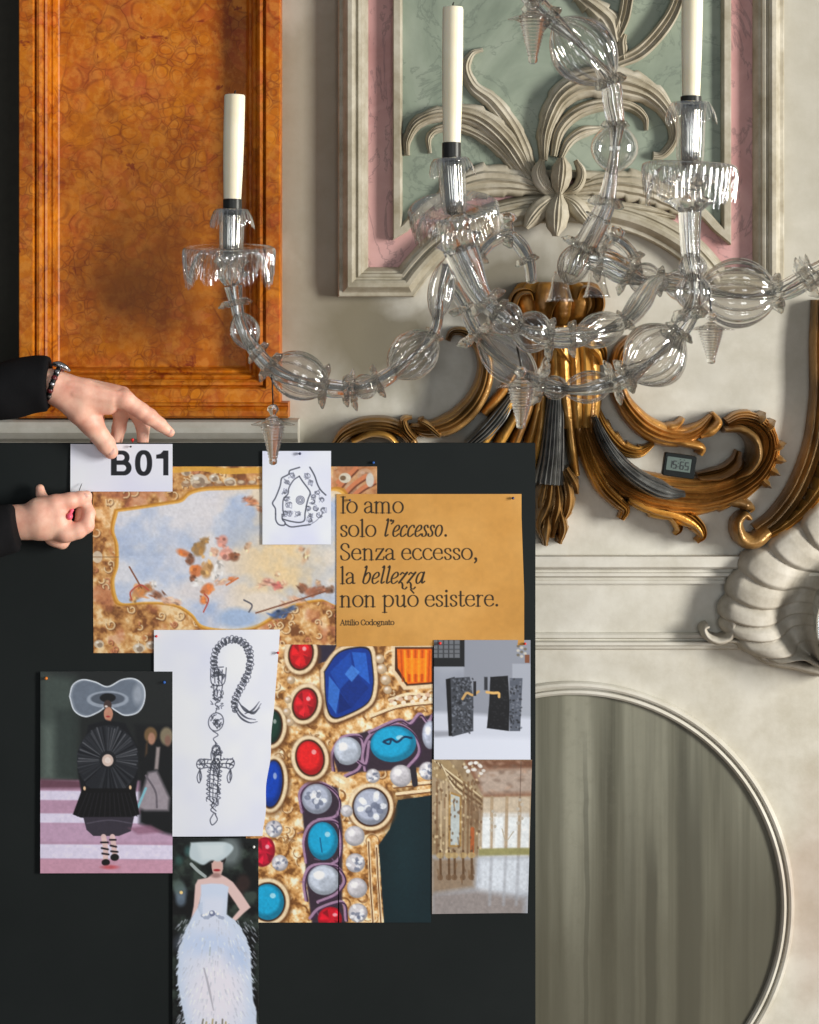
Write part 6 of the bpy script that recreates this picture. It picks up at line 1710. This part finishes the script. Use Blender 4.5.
def drop(p, hpx, rpx, name='glass_drop', tilt=(0, 0)):
    """hanging glass icicle : bead, flared star and ringed cone"""
    c = P3(p); s = S(p[2]); H = hpx * s; r = rpx * s
    prof = [(0.0006, 0), (r * .2, -.01 * H), (r * .34, -.06 * H), (r * .36, -.10 * H), (r * .2, -.16 * H), (r * .18, -.19 * H), (r * .42, -.24 * H), (r * .72, -.30 * H), (r * .74, -.34 * H), (r * .66, -.37 * H)]
    n = 44
    for i in range(n):
        t = i / (n - 1)
        rr = r * (.72 * (1 - t) + .24 * t) * (1 + .10 * math.cos(t * 2 * math.pi * 11))
        prof.append((rr, -H * (.38 + .54 * t)))
    prof += [(r * .26, -.945 * H), (r * .24, -.975 * H), (r * .1, -H), (0, -H * 1.002)]
    v, f = lathe(c, (tilt[0], tilt[1], 1), prof, 28)
    o = sub(name, (v, f), DG, ch)
    nt = 60; v = []
    for rr, hh in ((.45, -.25), (.8, -.295), (1.15, -.335), (1.12, -.35), (.6, -.33)):
        for j in range(nt):
            th = 2 * math.pi * j / nt; k = 1 + (.22 * math.cos(6 * th) if rr > .7 else 0)
            v.append(c + np.array([math.cos(th) * r * rr * k, math.sin(th) * r * rr * k, hh * H]))
    sub('star_collar', (v, grid_faces(5, nt, wrap_m=True, wrap_n=True)), TG, o)
    v, f = tube([c + [0, 0, -.002], c + [0, 0, .012]], [.0006, .0006], 8)
    sub('wire_hook', (v, f), M['steel'], o)

# --- left arm, rising to the left candle
yl = -1.26
A = arm([(233, 286, yl), (236, 304, yl), (242, 328, yl), (256, 352, yl), (276, 372, yl), (302, 382, yl), (330, 388, -1.25), (360, 388, -1.24), (388, 376, -1.22), (413, 356, -1.19), (432, 336, -1.17), (438, 318, -1.16), (441, 290, -1.15), (448, 266, -1.14)],
        [8, 6, 5, 6.5, 7, 5, 8.5, 6, 8, 2.5, 5, 5, 3, 6])
bobeche(A, (229, 247, yl), (0.0, -0.10, 1), 43, 6, 38, 0, seed=3)
cup(A, (231, 262, yl), (232, 211, yl), 12)
sub('neck', lathe(P3((231, 286, yl)), (0, 0, 1), [(6 * S(yl), 0), (13 * S(yl), .010), (16 * S(yl), .014), (11 * S(yl), .019), (13 * S(yl), .024), (17 * S(yl), .028), (12 * S(yl), .034)], 56, 7, .12), SG, A)
collar(A, (235, 303, yl), (.2, 1), 13, 6)
bulb(A, (238, 312, yl), (252, 350, yl), 15, 6, .05)
collar(A, (258, 352, yl), (1, 1), 11, 7); collar(A, (270, 366, yl), (1, .8), 14, 7, 4)
bulb(A, (270, 364, yl), (328, 388, yl), 24, 9, .10, .8)
collar(A, (324, 385, -1.25), (1, .15), 18, 7, 4); collar(A, (346, 390, -1.245), (1, 0), 13, 7); collar(A, (353, 390, -1.24), (1, -.1), 16, 6)
bulb(A, (352, 391, -1.24), (378, 382, -1.23), 13, 8, .06); collar(A, (377, 381, -1.23), (1, -.4), 14, 7)
bulb(A, (392, 374, -1.215), (434, 336, -1.17), 24, 13, .06)
collar(A, (434, 335, -1.17), (.7, -1), 8, 6)
bulb(A, (436, 322, -1.16), (447, 258, -1.14), 14, 7, .09)
# --- middle arm, swinging to the front
B = arm([(459, 246, -1.40), (468, 268, -1.40), (480, 294, -1.40), (496, 312, -1.40), (520, 328, -1.395), (548, 337, -1.385), (576, 337, -1.37), (602, 331, -1.34), (624, 322, -1.30), (640, 303, -1.25), (650, 288, -1.21), (661, 281, -1.18)],
        [14, 13, 9, 7, 5, 8, 9, 3, 7, 10, 8, 8], ribs=8)
bobeche(B, (453, 205, -1.40), (-0.10, -0.42, 1), 42, 6, 30, 12, seed=8)
cup(B, (455, 217, -1.40), (451, 160, -1.40), 13)
sub('neck', lathe(P3((463, 252, -1.40)), (-.35, 0, 1), [(9 * S(-1.4), 0), (17 * S(-1.4), .008), (21 * S(-1.4), .014), (12 * S(-1.4), .02), (14 * S(-1.4), .026), (20 * S(-1.4), .031), (12 * S(-1.4), .04)], 56, 6, .16), SG, B)
collar(B, (487, 301, -1.40), (.8, 1), 17, 7, 5); collar(B, (497, 311, -1.40), (1, .8), 13, 7)
bulb(B, (492, 308, -1.40), (521, 329, -1.395), 16, 8, .05); bulb(B, (512, 324, -1.395), (552, 340, -1.385), 20, 10, .05)
collar(B, (550, 338, -1.385), (1, .1), 17, 7, 4); collar(B, (572, 338, -1.37), (1, 0), 15, 7, 4)
bulb(B, (576, 338, -1.37), (624, 322, -1.30), 17, 14, .08, 1.1); collar(B, (625, 321, -1.30), (.7, -.7), 10, 6)
collar(B, (660, 281, -1.18), (1, .1), 12, 8)
# --- right-hand arm under the third candle
Cc = arm([(690, 206, -1.32), (690, 232, -1.32), (691, 258, -1.32), (695, 290, -1.32), (690, 314, -1.32), (676, 336, -1.32), (657, 356, -1.315), (627, 376, -1.31), (602, 386, -1.30), (572, 390, -1.285), (545, 384, -1.26), (508, 364, -1.20), (478, 334, -1.15), (464, 304, -1.13), (452, 284, -1.12), (450, 268, -1.12)],
         [10, 9, 8, 5, 8, 8, 2.5, 9, 7, 4, 7, 4, 7, 7, 8, 8], ribs=8)
bobeche(Cc, (690, 164, -1.32), (0.05, 0.0, 1), 44, 7, 40, 0, seed=5)
cup(Cc, (690, 170, -1.32), (691, 104, -1.32), 14, 17)
sub('neck', lathe(P3((690, 212, -1.32)), (0, 0, 1), [(9 * S(-1.3), 0), (17 * S(-1.3), .008), (23 * S(-1.3), .012), (12 * S(-1.3), .018), (12 * S(-1.3), .026), (19 * S(-1.3), .03), (25 * S(-1.3), .033), (12 * S(-1.3), .043)], 56, 6, .18), SG, Cc)
bulb(Cc, (691, 252, -1.32), (694, 282, -1.32), 14, 7, .06); bulb(Cc, (694, 272, -1.32), (692, 312, -1.32), 18, 8, .06); collar(Cc, (690, 314, -1.32), (.2, 1), 15, 7, 6)
collar(Cc, (680, 332, -1.32), (-.7, .9), 13, 7); collar(Cc, (672, 340, -1.32), (-.8, .8), 12, 8)
bulb(Cc, (682, 332, -1.32), (628, 378, -1.31), 32, 13, .09); collar(Cc, (626, 376, -1.31), (-1, .6), 15, 7, 5); collar(Cc, (614, 382, -1.305), (-1, .4), 18, 6, 4)
bulb(Cc, (615, 383, -1.305), (562, 391, -1.28), 16, 11, .07, 1.1); bulb(Cc, (568, 391, -1.28), (542, 384, -1.26), 12, 7, .07)
collar(Cc, (541, 382, -1.255), (-1, -.3), 19, 6, 5)
bulb(Cc, (535, 384, -1.24), (480, 336, -1.15), 22, 9, .07); collar(Cc, (478, 334, -1.15), (-.7, -1), 18, 6, 5); collar(Cc, (466, 308, -1.13), (-.4, -1), 15, 7, 4)
# --- rising stem
Dd = arm([(500, -70, -1.20), (512, -30, -1.20), (528, -6, -1.20), (546, 14, -1.20), (585, 50, -1.20), (609, 82, -1.19), (613, 104, -1.185), (616, 124, -1.18), (615, 147, -1.175), (611, 176, -1.17), (605, 206, -1.165), (592, 232, -1.16), (577, 258, -1.15), (570, 274, -1.15)],
         [8, 8, 8, 9, 2.5, 9, 9, 8, 4.5, 6, 9, 11, 11, 8], ribs=9)
collar(Dd, (536, 2, -1.2), (1, 1), 15, 6, 6); collar(Dd, (549, 18, -1.2), (1, .9), 12, 9, 5)
bulb(Dd, (556, 20, -1.20), (612, 82, -1.19), 33, 13, .09); collar(Dd, (610, 81, -1.19), (.4, 1), 13, 9, 5)
collar(Dd, (615, 124, -1.18), (0, 1), 11, 8); bulb(Dd, (616, 122, -1.18), (613, 174, -1.17), 24, 0, 0, mat=TG)
collar(Dd, (606, 202, -1.165), (-.2, 1), 14, 8, 5); collar(Dd, (598, 218, -1.16), (-.5, 1), 13, 30, 1.4, amp=.02)
bulb(Dd, (582, 244, -1.15), (566, 284, -1.15), 17, 11, .09, .8, name='hub_bulb'); collar(Dd, (582, 246, -1.15), (-.5, 1), 17, 7, 4)
for q in ((560, 278), (597, 274)):
    c = P3((q[0], q[1], -1.15)); s_ = S(-1.15)
    sub('hub_cup', lathe(c, (0, 0, -1), [(5 * s_, -.008), (8 * s_, 0), (9 * s_, .012), (12 * s_, .024), (13.5 * s_, .028)], 40, 7, .07), TG, Dd)
v, f = tube(catmull([P3((500, -70, -1.2)), P3((496, -150, -1.2)), np.array([.1, -1.2, 2.6])], 40), [.011, .011], 20, 6, .08); sub('upper_stem', (v, f), SG, ch)
# --- arm towards the right edge
E = arm([(588, 258, -1.15), (606, 262, -1.15), (624, 272, -1.15), (644, 281, -1.155), (664, 282, -1.16), (684, 285, -1.16), (737, 296, -1.17), (776, 292, -1.18), (794, 286, -1.19), (814, 274, -1.20), (845, 258, -1.21), (872, 236, -1.22)],
        [10, 13, 12, 5, 9, 8, 2.5, 8, 10, 10, 10, 9], ribs=8)
collar(E, (600, 260, -1.15), (1, .2), 17, 8, 4); collar(E, (628, 275, -1.15), (1, .6), 17, 6, 4)
bulb(E, (628, 274, -1.15), (662, 284, -1.16), 17, 13, .08, .8)
bulb(E, (664, 281, -1.16), (704, 290, -1.165), 17, 0, 0, .7)
bulb(E, (698, 291, -1.165), (778, 296, -1.18), 36, 13, .10, .85)
collar(E, (777, 293, -1.18), (1, -.1), 16, 9, 5); collar(E, (805, 279, -1.195), (1, -.6), 17, 6, 5, amp=.28); collar(E, (812, 275, -1.2), (1, -.6), 19, 5, 4, amp=.3)
v = [W(872, 236, -1.22), W(884, 200, -1.22), W(884, 160, -1.22)]
bobeche(E, (884, 150, -1.22), (0, 0, 1), 43, 6, 36, 0, seed=11); sub('neck', tube(catmull(v, 20), [.01, .012], 20, 7, .08), SG, E)
# --- the two little arches behind
Fa = arm([(466, 262, -1.12), (478, 254, -1.10), (492, 240, -1.09), (508, 235, -1.08), (521, 246, -1.08), (529, 262, -1.09), (532, 282, -1.10)], [6, 7, 7, 6, 7, 6, 5], name='glass_arch')
collar(Fa, (508, 234, -1.08), (1, 0), 11, 7, 5); collar(Fa, (527, 260, -1.09), (.4, 1), 10, 7); collar(Fa, (480, 253, -1.10), (1, -.6), 10, 6)
sub('finial', lathe(P3((507, 228, -1.08)), (0, 0, 1), [(.004, -.004), (.008, 0), (.006, .006), (.011, .011), (.009, .017), (0, .02)], 24, 6, .1), SG, Fa)
Fb = arm([(596, 258, -1.11), (604, 244, -1.09), (614, 239, -1.08), (626, 247, -1.08), (634, 259, -1.09), (638, 274, -1.12)], [6, 7, 6, 6, 6, 5], name='glass_arch')
sub('finial', lathe(P3((613, 236, -1.08)), (0, 0, 1), [(.005, -.006), (.011, 0), (.013, .005), (.008, .011), (0, .013)], 32, 7, .18), SG, Fb)
collar(Fb, (633, 258, -1.09), (.5, 1), 10, 7)
# --- hanging drops
drop((273, 404, yl), 61, 16)
drop((521, 366, -1.30), 63, 18)
drop((711, 312, -1.33), 52, 17)
drop((533, -4, -1.22), 68, 18)
v, f = tube([P3((709, 288, -1.325)), P3((711, 311, -1.33))], [.0011, .0011], 8); sub('wire', (v, f), M['iron'], ch)
v, f = tube([P3((272, 374, yl)), P3((273, 404, yl))], [.0008, .0008], 8); sub('wire', (v, f), M['iron'], ch)
v, f = tube([P3((517, 346, -1.36)), P3((521, 366, -1.30))], [.0011, .0011], 8); sub('wire', (v, f), M['iron'], ch)
v, f = tube([P3((534, -20, -1.2)), P3((533, -4, -1.22))], [.0011, .0011], 8); sub('wire', (v, f), M['iron'], ch)

# ================================================================= CANDLES
def candle(b, t, y, r, label, band=0):
    """b, t = foot and tip (px); band = height in px of the blackened socket ring"""
    pb, pt = W(b[0], b[1], y), W(t[0], t[1], y)
    s = S(y); L = np.linalg.norm(pt - pb); r *= s
    e = empty('candle', pb, label, 'candle', 'wax candles of the chandelier')
    prof = [(0, 0), (r * .84, 0), (r * .86, L * .04), (r * .95, L * .3), (r, L * .6), (r, L * .975), (r * .93, L * .992), (r * .7, L * .996), (r * .2, L * .985), (0, L * .985)]
    o = mk('wax', *lathe(pb, pt - pb, prof, 40), M['wax'], e); fixnormals(o); autosmooth(o, 50)
    d = (pt - pb) / L
    o = mk('wick', *tube(catmull([pt - d * .004, pt + d * .002, pt + d * .004 + np.array([.001, 0, 0])], 8), [.0011, .0007], 8), M['wick'], e)
    return e
# blackened iron socket rings belong to the cups
def ring(par, p, r, h):
    c = P3(p); s = S(p[2])
    o = sub('socket_ring', lathe(c, (0, 0, -1), [(r * .4 * s, 0), (r * s, 0), (r * s, h * s), (r * .4 * s, h * s)], 36), M['iron'], par)
    autosmooth(o, 40)
ring(A, (232.5, 199.5, yl), 9.4, 15); ring(B, (451.5, 143, -1.40), 9.4, 18); ring(Cc, (691, 96.5, -1.32), 10.5, 6)
candle((232.4, 199, yl), (234.8, 94, yl), yl, 10.4, 'shortest visible wax candle, in front of the orange marble')
candle((451.8, 142.5, -1.40), (453, 6, -1.40), -1.40, 10.4, 'white candle in the middle, its dark wick just below the upper edge')
candle((691, 96, -1.32), (693, -46, -1.32), -1.32, 10.6, 'white candle before the green panel, its top out of view')

# ================================================================= PERSON pinning the label
def H(px, py, off): return W(px, py, BY - off / 1000.0)
SP = S(BY - .03)
pe = empty('person', (-1.12, -0.62, 0.0), 'person at the left edge in black sleeves, both hands at the B01 strip', 'person')

def chain(P, pts, k=0.002):
    d = None
    for i in range(len(pts) - 1):
        (a, ra), (b, rb) = pts[i], pts[i + 1]
        e = cone_sd(P, H(*a), H(*b), ra * SP, rb * SP)
        d = e if d is None else smin(d, e, k)
    return d

def upper_hand(P):
    # wrist and back of the hand
    d = chain(P, [((20, 380, 46), 15), ((52, 382, 46), 12.5), ((84, 391, 40), 12), ((112, 398, 36), 10.5)], .006)
    d = smin(d, chain(P, [((20, 390, 40), 14), ((52, 391, 42), 11.5), ((84, 402, 36), 13), ((108, 405, 30), 10)], .006), .010)
    d = smin(d, chain(P, [((60, 384, 30), 12), ((90, 394, 16), 12), ((116, 396, 8), 11)], .006), .010)
    d = smin(d, chain(P, [((88, 388, 20), 9), ((122, 395, 24), 9)], .006), .008)
    # ball of the thumb
    d = smin(d, chain(P, [((62, 397, 42), 11), ((80, 412, 36), 12.5), ((92, 424, 28), 11.5)], .004), .010)
    # knuckle of the forefinger
    d = smin(d, ell_sd(P, H(124, 399, 36), np.array([9.5, 9, 8.5]) * SP), .006)
    th = chain(P, [((90, 422, 28), 11.2), ((100, 436, 20), 9.6), ((106, 444, 18), 9.4), ((111, 452, 14.5), 7.2)], .003)
    ix = chain(P, [((124, 400, 34), 9.6), ((141, 411, 30), 8.4), ((149, 416.5, 26), 8.3), ((160, 424.5, 16), 6.8), ((170, 432.5, 8), 4.8)], .003)
    md = chain(P, [((116, 404, 6), 8.5), ((121, 416, -14), 7.6), ((119, 428, -21), 7.2), ((116, 442, -21), 6.2)], .003)
    rg = chain(P, [((126, 402, 0), 8), ((138, 416, -14), 7.2), ((143, 428, -20), 6.8), ((143, 443, -20), 5.8)], .003)
    lf = chain(P, [((90, 404, -2), 7.5), ((98, 420, -16), 6.6), ((97, 432, -20), 6.2), ((95, 444, -20), 5.2)], .003)
    for f_, k in ((th, .007), (ix, .006), (md, .005), (rg, .005), (lf, .004)): d = smin(d, f_, k)
    # tendons and creases
    for a, b in (((70, 384, 58), (118, 394, 46)), ((74, 394, 58), (112, 400, 46))):
        d = smin(d, cone_sd(P, H(*a), H(*b), 1.2 * SP, 1.6 * SP), .006)
    return d

def lower_hand(P):
    d = chain(P, [((-10, 522, 36), 16), ((16, 520, 36), 14.5), ((40, 517, 36), 15.5), ((56, 519, 34), 14)], .006)
    d = smin(d, chain(P, [((12, 526, 31), 14), ((42, 524, 32), 16), ((60, 528, 29), 12.5)], .006), .010)
    d = smin(d, ell_sd(P, H(66, 533, 36), np.array([9.5, 8, 8]) * SP), .008)
    d = smin(d, ell_sd(P, H(57, 541, 22), np.array([8.5, 6, 6]) * SP), .006)
    # thumb along the upper edge
    th = chain(P, [((38, 508, 38), 10.5), ((55, 504, 38), 9.4), ((70, 501, 32), 8.4), ((80, 498.5, 26), 7.2), ((86.5, 496, 20), 5.6)], .004)
    # bent forefinger closing towards the thumb
    ix = chain(P, [((66, 533, 36), 9.2), ((78, 530.5, 34), 8.4), ((86.5, 525.5, 30), 7.6), ((89, 513, 24), 6.2), ((86, 502.5, 20), 5.0)], .003)
    md = chain(P, [((60, 532, 20), 8), ((74, 532, 15), 7.4), ((81, 524, 14), 7), ((82, 511, 13), 6.4)], .003)
    rg = chain(P, [((52, 537, 18), 8), ((62, 542, 14), 7), ((68, 535, 14), 6.5), ((62, 526, 16), 6)], .003)
    lf = chain(P, [((44, 500, 24), 6.0), ((41, 494, 18), 4.8), ((40, 488.5, 16), 4.4)], .003)
    for f_, k in ((th, .008), (ix, .007), (md, .004), (rg, .005), (lf, .003)): d = smin(d, f_, k)
    return d

# --- joints of the off-stage body
LSH, LEL = np.array([-1.12, -0.46, 1.38]), np.array([-0.87, -0.43, 1.375])
RSH, REL = np.array([-1.06, -0.77, 1.38]), np.array([-0.87, -0.58, 1.165])
LWR, RWR = H(34, 385, 44), H(2, 522, 34)
def body(P):
    c = lambda a, b, ra, rb: cone_sd(P, a, b, ra, rb)
    d = c((-1.12, -.62, .98), (-1.11, -.62, 1.30), .11, .12)
    d = smin(d, c((-1.11, -.52, 1.33), (-1.08, -.72, 1.33), .07, .07), .05)
    d = smin(d, c((-1.11, -.62, 1.36), (-1.10, -.62, 1.50), .055, .05), .03)
    for sh_, el, wr in ((LSH, LEL, LWR), (RSH, REL, RWR)):
        d = smin(d, c(sh_, el, .045, .036), .03); d = smin(d, c(el, wr, .036, .022), .015)
    for y in (-.53, -.71):
        d = smin(d, c((-1.12, y, .94), (-1.11, y, .50), .075, .05), .03); d = smin(d, c((-1.11, y, .50), (-1.13, y, .09), .05, .034), .02)
        d = smin(d, c((-1.13, y, .05), (-1.0, y, .035), .032, .026), .02)
    return d
def head(P):
    hc = np.array([-1.085, -.62, 1.60])
    d = ell_sd(P, hc + [-.005, 0, .02], [.096, .076, .108])
    d = smin(d, ell_sd(P, hc + [.03, 0, -.045], [.06, .058, .07]), .03)
    d = smin(d, cone_sd(P, hc + [-.02, 0, -.16], hc + [-.02, 0, -.06], .05, .05), .02)
    d = smin(d, cone_sd(P, hc + [.085, 0, .01], hc + [.108, 0, -.032], .008, .014), .012)
    d = smin(d, cone_sd(P, hc + [.083, -.03, .022], hc + [.083, .03, .022], .01, .01), .012)
    d = smin(d, cone_sd(P, hc + [.082, -.016, -.07], hc + [.082, .016, -.07], .008, .008), .008)
    d = smin(d, ell_sd(P, hc + [.07, 0, -.1], [.02, .022, .018]), .015)
    for s_ in (-1, 1): d = smin(d, ell_sd(P, hc + [-.005, s_ * .078, -.012], [.018, .01, .03]), .008)
    return d
vs, fs, n_ = [], [], 0
for fn, lo, hi, h in ((upper_hand, H(5, 362, 66), H(182, 456, -36), .0015), (lower_hand, H(-22, 476, 66), H(104, 554, -6), .0015),
                      (body, (-1.28, -.90, 0.0), (-.52, -.28, 1.55), .012), (head, (-1.22, -.73, 1.44), (-.94, -.51, 1.75), .005)):
    lo2, hi2 = np.minimum(lo, hi), np.maximum(lo, hi)
    v, f = surface_net(fn, lo2 - 3 * h, hi2 + 3 * h, h)
    vs.append(v); fs.append(f + n_); n_ += len(v)
bo = mk('body', np.vstack(vs), np.vstack(fs), M['skin'], pe)
bo['label'] = 'pale skin of both hands'
# nails
def nail(px, py, off, rx, rz, rot, fn):
    for o_ in np.arange(70, 0, -.25):
        if fn(H(px, py, o_)[None, :])[0] < 0: off = o_ - .2; break
    v, f = sphere_vf((0, 0, 0), (rx * SP, .0011, rz * SP), 8, 14)
    v = np.array(v); c_, s_ = math.cos(rot), math.sin(rot)
    v = np.stack([v[:, 0] * c_ + v[:, 2] * s_, v[:, 1], -v[:, 0] * s_ + v[:, 2] * c_], 1) + H(px, py, off)
    mk('fingernail', v, f, M['nail'], bo)
nail(112.0, 451.6, 18.5, 3.0, 4.0, .7, upper_hand)
nail(170.4, 432.0, 14.5, 2.0, 3.2, 1.0, upper_hand)
nail(85.5, 495.6, 28, 3.0, 2.2, .2, lower_hand)

# clothing
def cut(d, P, at, n): 
    n = np.asarray(n, float); n /= np.linalg.norm(n)
    return np.maximum(d, (P - at) @ n)
def jacket(P):
    c = lambda a, b, ra, rb: cone_sd(P, a, b, ra, rb)
    d = c((-1.12, -.62, .90), (-1.11, -.62, 1.28), .15, .15)
    d = smin(d, c((-1.11, -.50, 1.34), (-1.07, -.73, 1.34), .085, .085), .06)
    d = smin(d, c((-1.105, -.62, 1.36), (-1.10, -.62, 1.455), .075, .066), .03)
    d = cut(d, P, np.array([0, 0, .88]), (0, 0, -1)); d = cut(d, P, np.array([0, 0, 1.45]), (0, 0, 1))
    la = smin(c(LSH, LEL, .068, .056), c(LEL, H(60, 383, 44), .056, .0395), .02)
    la = smin(la, c(H(20, 386, 44), H(60, 382, 44), .046, .041), .01)
    la = la + .0022 * np.sin(P[..., 0] * 70 + P[..., 2] * 40) * np.sin(P[..., 2] * 55 + P[..., 1] * 30)
    la = cut(la, P, H(49, 384, 44), (1, 0, -.02))
    ra = smin(c(RSH, REL, .068, .058), c(REL, H(40, 523, 42), .058, .0368), .02)
    ra = ra + .0022 * np.sin(P[..., 0] * 60 + P[..., 2] * 45) * np.sin(P[..., 2] * 50 + P[..., 1] * 35)
    ra = cut(ra, P, H(19.5, 524, 34), (1, .05, .16))
    return smin(smin(d, la, .03), ra, .03)
v, f = surface_net(jacket, (-1.32, -.92, .84), (-.54, -.24, 1.50), .006)
mk('jacket', v, f, M['black_wool'], pe)
def trousers(P):
    c = lambda a, b, ra, rb: cone_sd(P, a, b, ra, rb)
    d = c((-1.12, -.66, .93), (-1.12, -.58, .93), .13, .13)
    for y in (-.53, -.71):
        d = smin(d, smin(c((-1.12, y, .92), (-1.11, y, .50), .10, .072), c((-1.11, y, .50), (-1.13, y, .05), .072, .06), .03), .04)
    d = cut(d, P, np.array([0, 0, .06]), (0, 0, -1))
    return d
v, f = surface_net(trousers, (-1.32, -.9, .03), (-.92, -.36, 1.10), .011)
mk('trousers', v, f, M['black_wool'], pe)
for y in (-.53, -.71):
    def shoe(P):
        d = smin(ell_sd(P, (-1.0, y, .045), (.10, .045, .045)), ell_sd(P, (-1.13, y, .055), (.06, .042, .055)), .04)
        return cut(d, P, np.array([0, 0, .001]), (0, 0, -1))
    v, f = surface_net(shoe, (-1.22, y - .07, -.012), (-.87, y + .07, .13), .006)
    mk('shoe', v, f, M['plastic_black'], pe)
def hair(P):
    hc = np.array([-1.085, -.62, 1.60])
    d = ell_sd(P, hc + [-.014, 0, .03], [.104, .086, .112])
    d = smin(d, ell_sd(P, hc + [-.06, 0, -.04], [.055, .07, .09]), .04)
    face = ell_sd(P, hc + [.09, 0, -.05], [.10, .075, .12])
    return np.maximum(d, -face)
v, f = surface_net(hair, (-1.24, -.74, 1.44), (-.96, -.50, 1.77), .006)
mk('hair', v, f, M['hair'], pe)
for s_ in (-1, 1):
    v, f = sphere_vf((-1.085 + .084, -.62 + s_ * .03, 1.605), (.008, .012, .008), 8, 12)
    mk('eye', v, f, M['plastic_black'], pe)
# bracelet at the upper wrist
br = empty('bracelet', H(54, 384, 44), 'dark bead bracelet with a silver clasp on the upper wrist', 'bracelet')
cen = H(55, 383.5, 42); xax = np.array([1.0, 0, -.35]); xax /= np.linalg.norm(xax)
bx_, by_, ba_ = axis_frame(xax)
ringp = [cen + bx_ * math.cos(t) * .0265 + by_ * math.sin(t) * .0270 for t in np.linspace(0, 2 * math.pi, 49)]
mk('strap', *tube(ringp, [.0042, .0042], 12, caps=False), M['plastic_black'], br)
for i in range(0, 48, 3):
    v, f = sphere_vf(ringp[i], .0052, 8, 12)
    mk('bead', v, f, M['bracelet_bead'] if i % 2 else M['steel'], br)
c_ = H(63, 366.5, 50)
v, f = tube(catmull([H(53, 364, 52), H(59, 364.5, 54), H(65, 367.5, 52), H(70, 371, 48)], 24), [.0035, .0055, .005, .0025], 14); mk('clasp', v, f, M['steel'], br)

# the long pin held in the lower hand
pn = empty('push_pin', H(70, 516, 46), 'pink-headed pin pinched by the lower hand, its point up at the strip', 'pin')
a_, b_ = H(69.5, 516.5, 44), H(82, 483, 5)
ax_ = (b_ - a_) / np.linalg.norm(b_ - a_)
v, f = lathe(a_, ax_, [(0, -.0052), (.0036, -.0046), (.0050, -.002), (.0052, .001), (.0040, .004), (.0026, .0052), (.0026, .010), (.0034, .0125), (.0030, .0135), (0.0005, .0138)], 20)
fixnormals(mk('head', v, f, M['pin_pink'], pn))
L_ = np.linalg.norm(b_ - a_)
v, f = lathe(a_, ax_, [(.0006, .012), (.0006, L_ * .93), (.0001, L_)], 10)
fixnormals(mk('needle', v, f, M['iron'], pn))
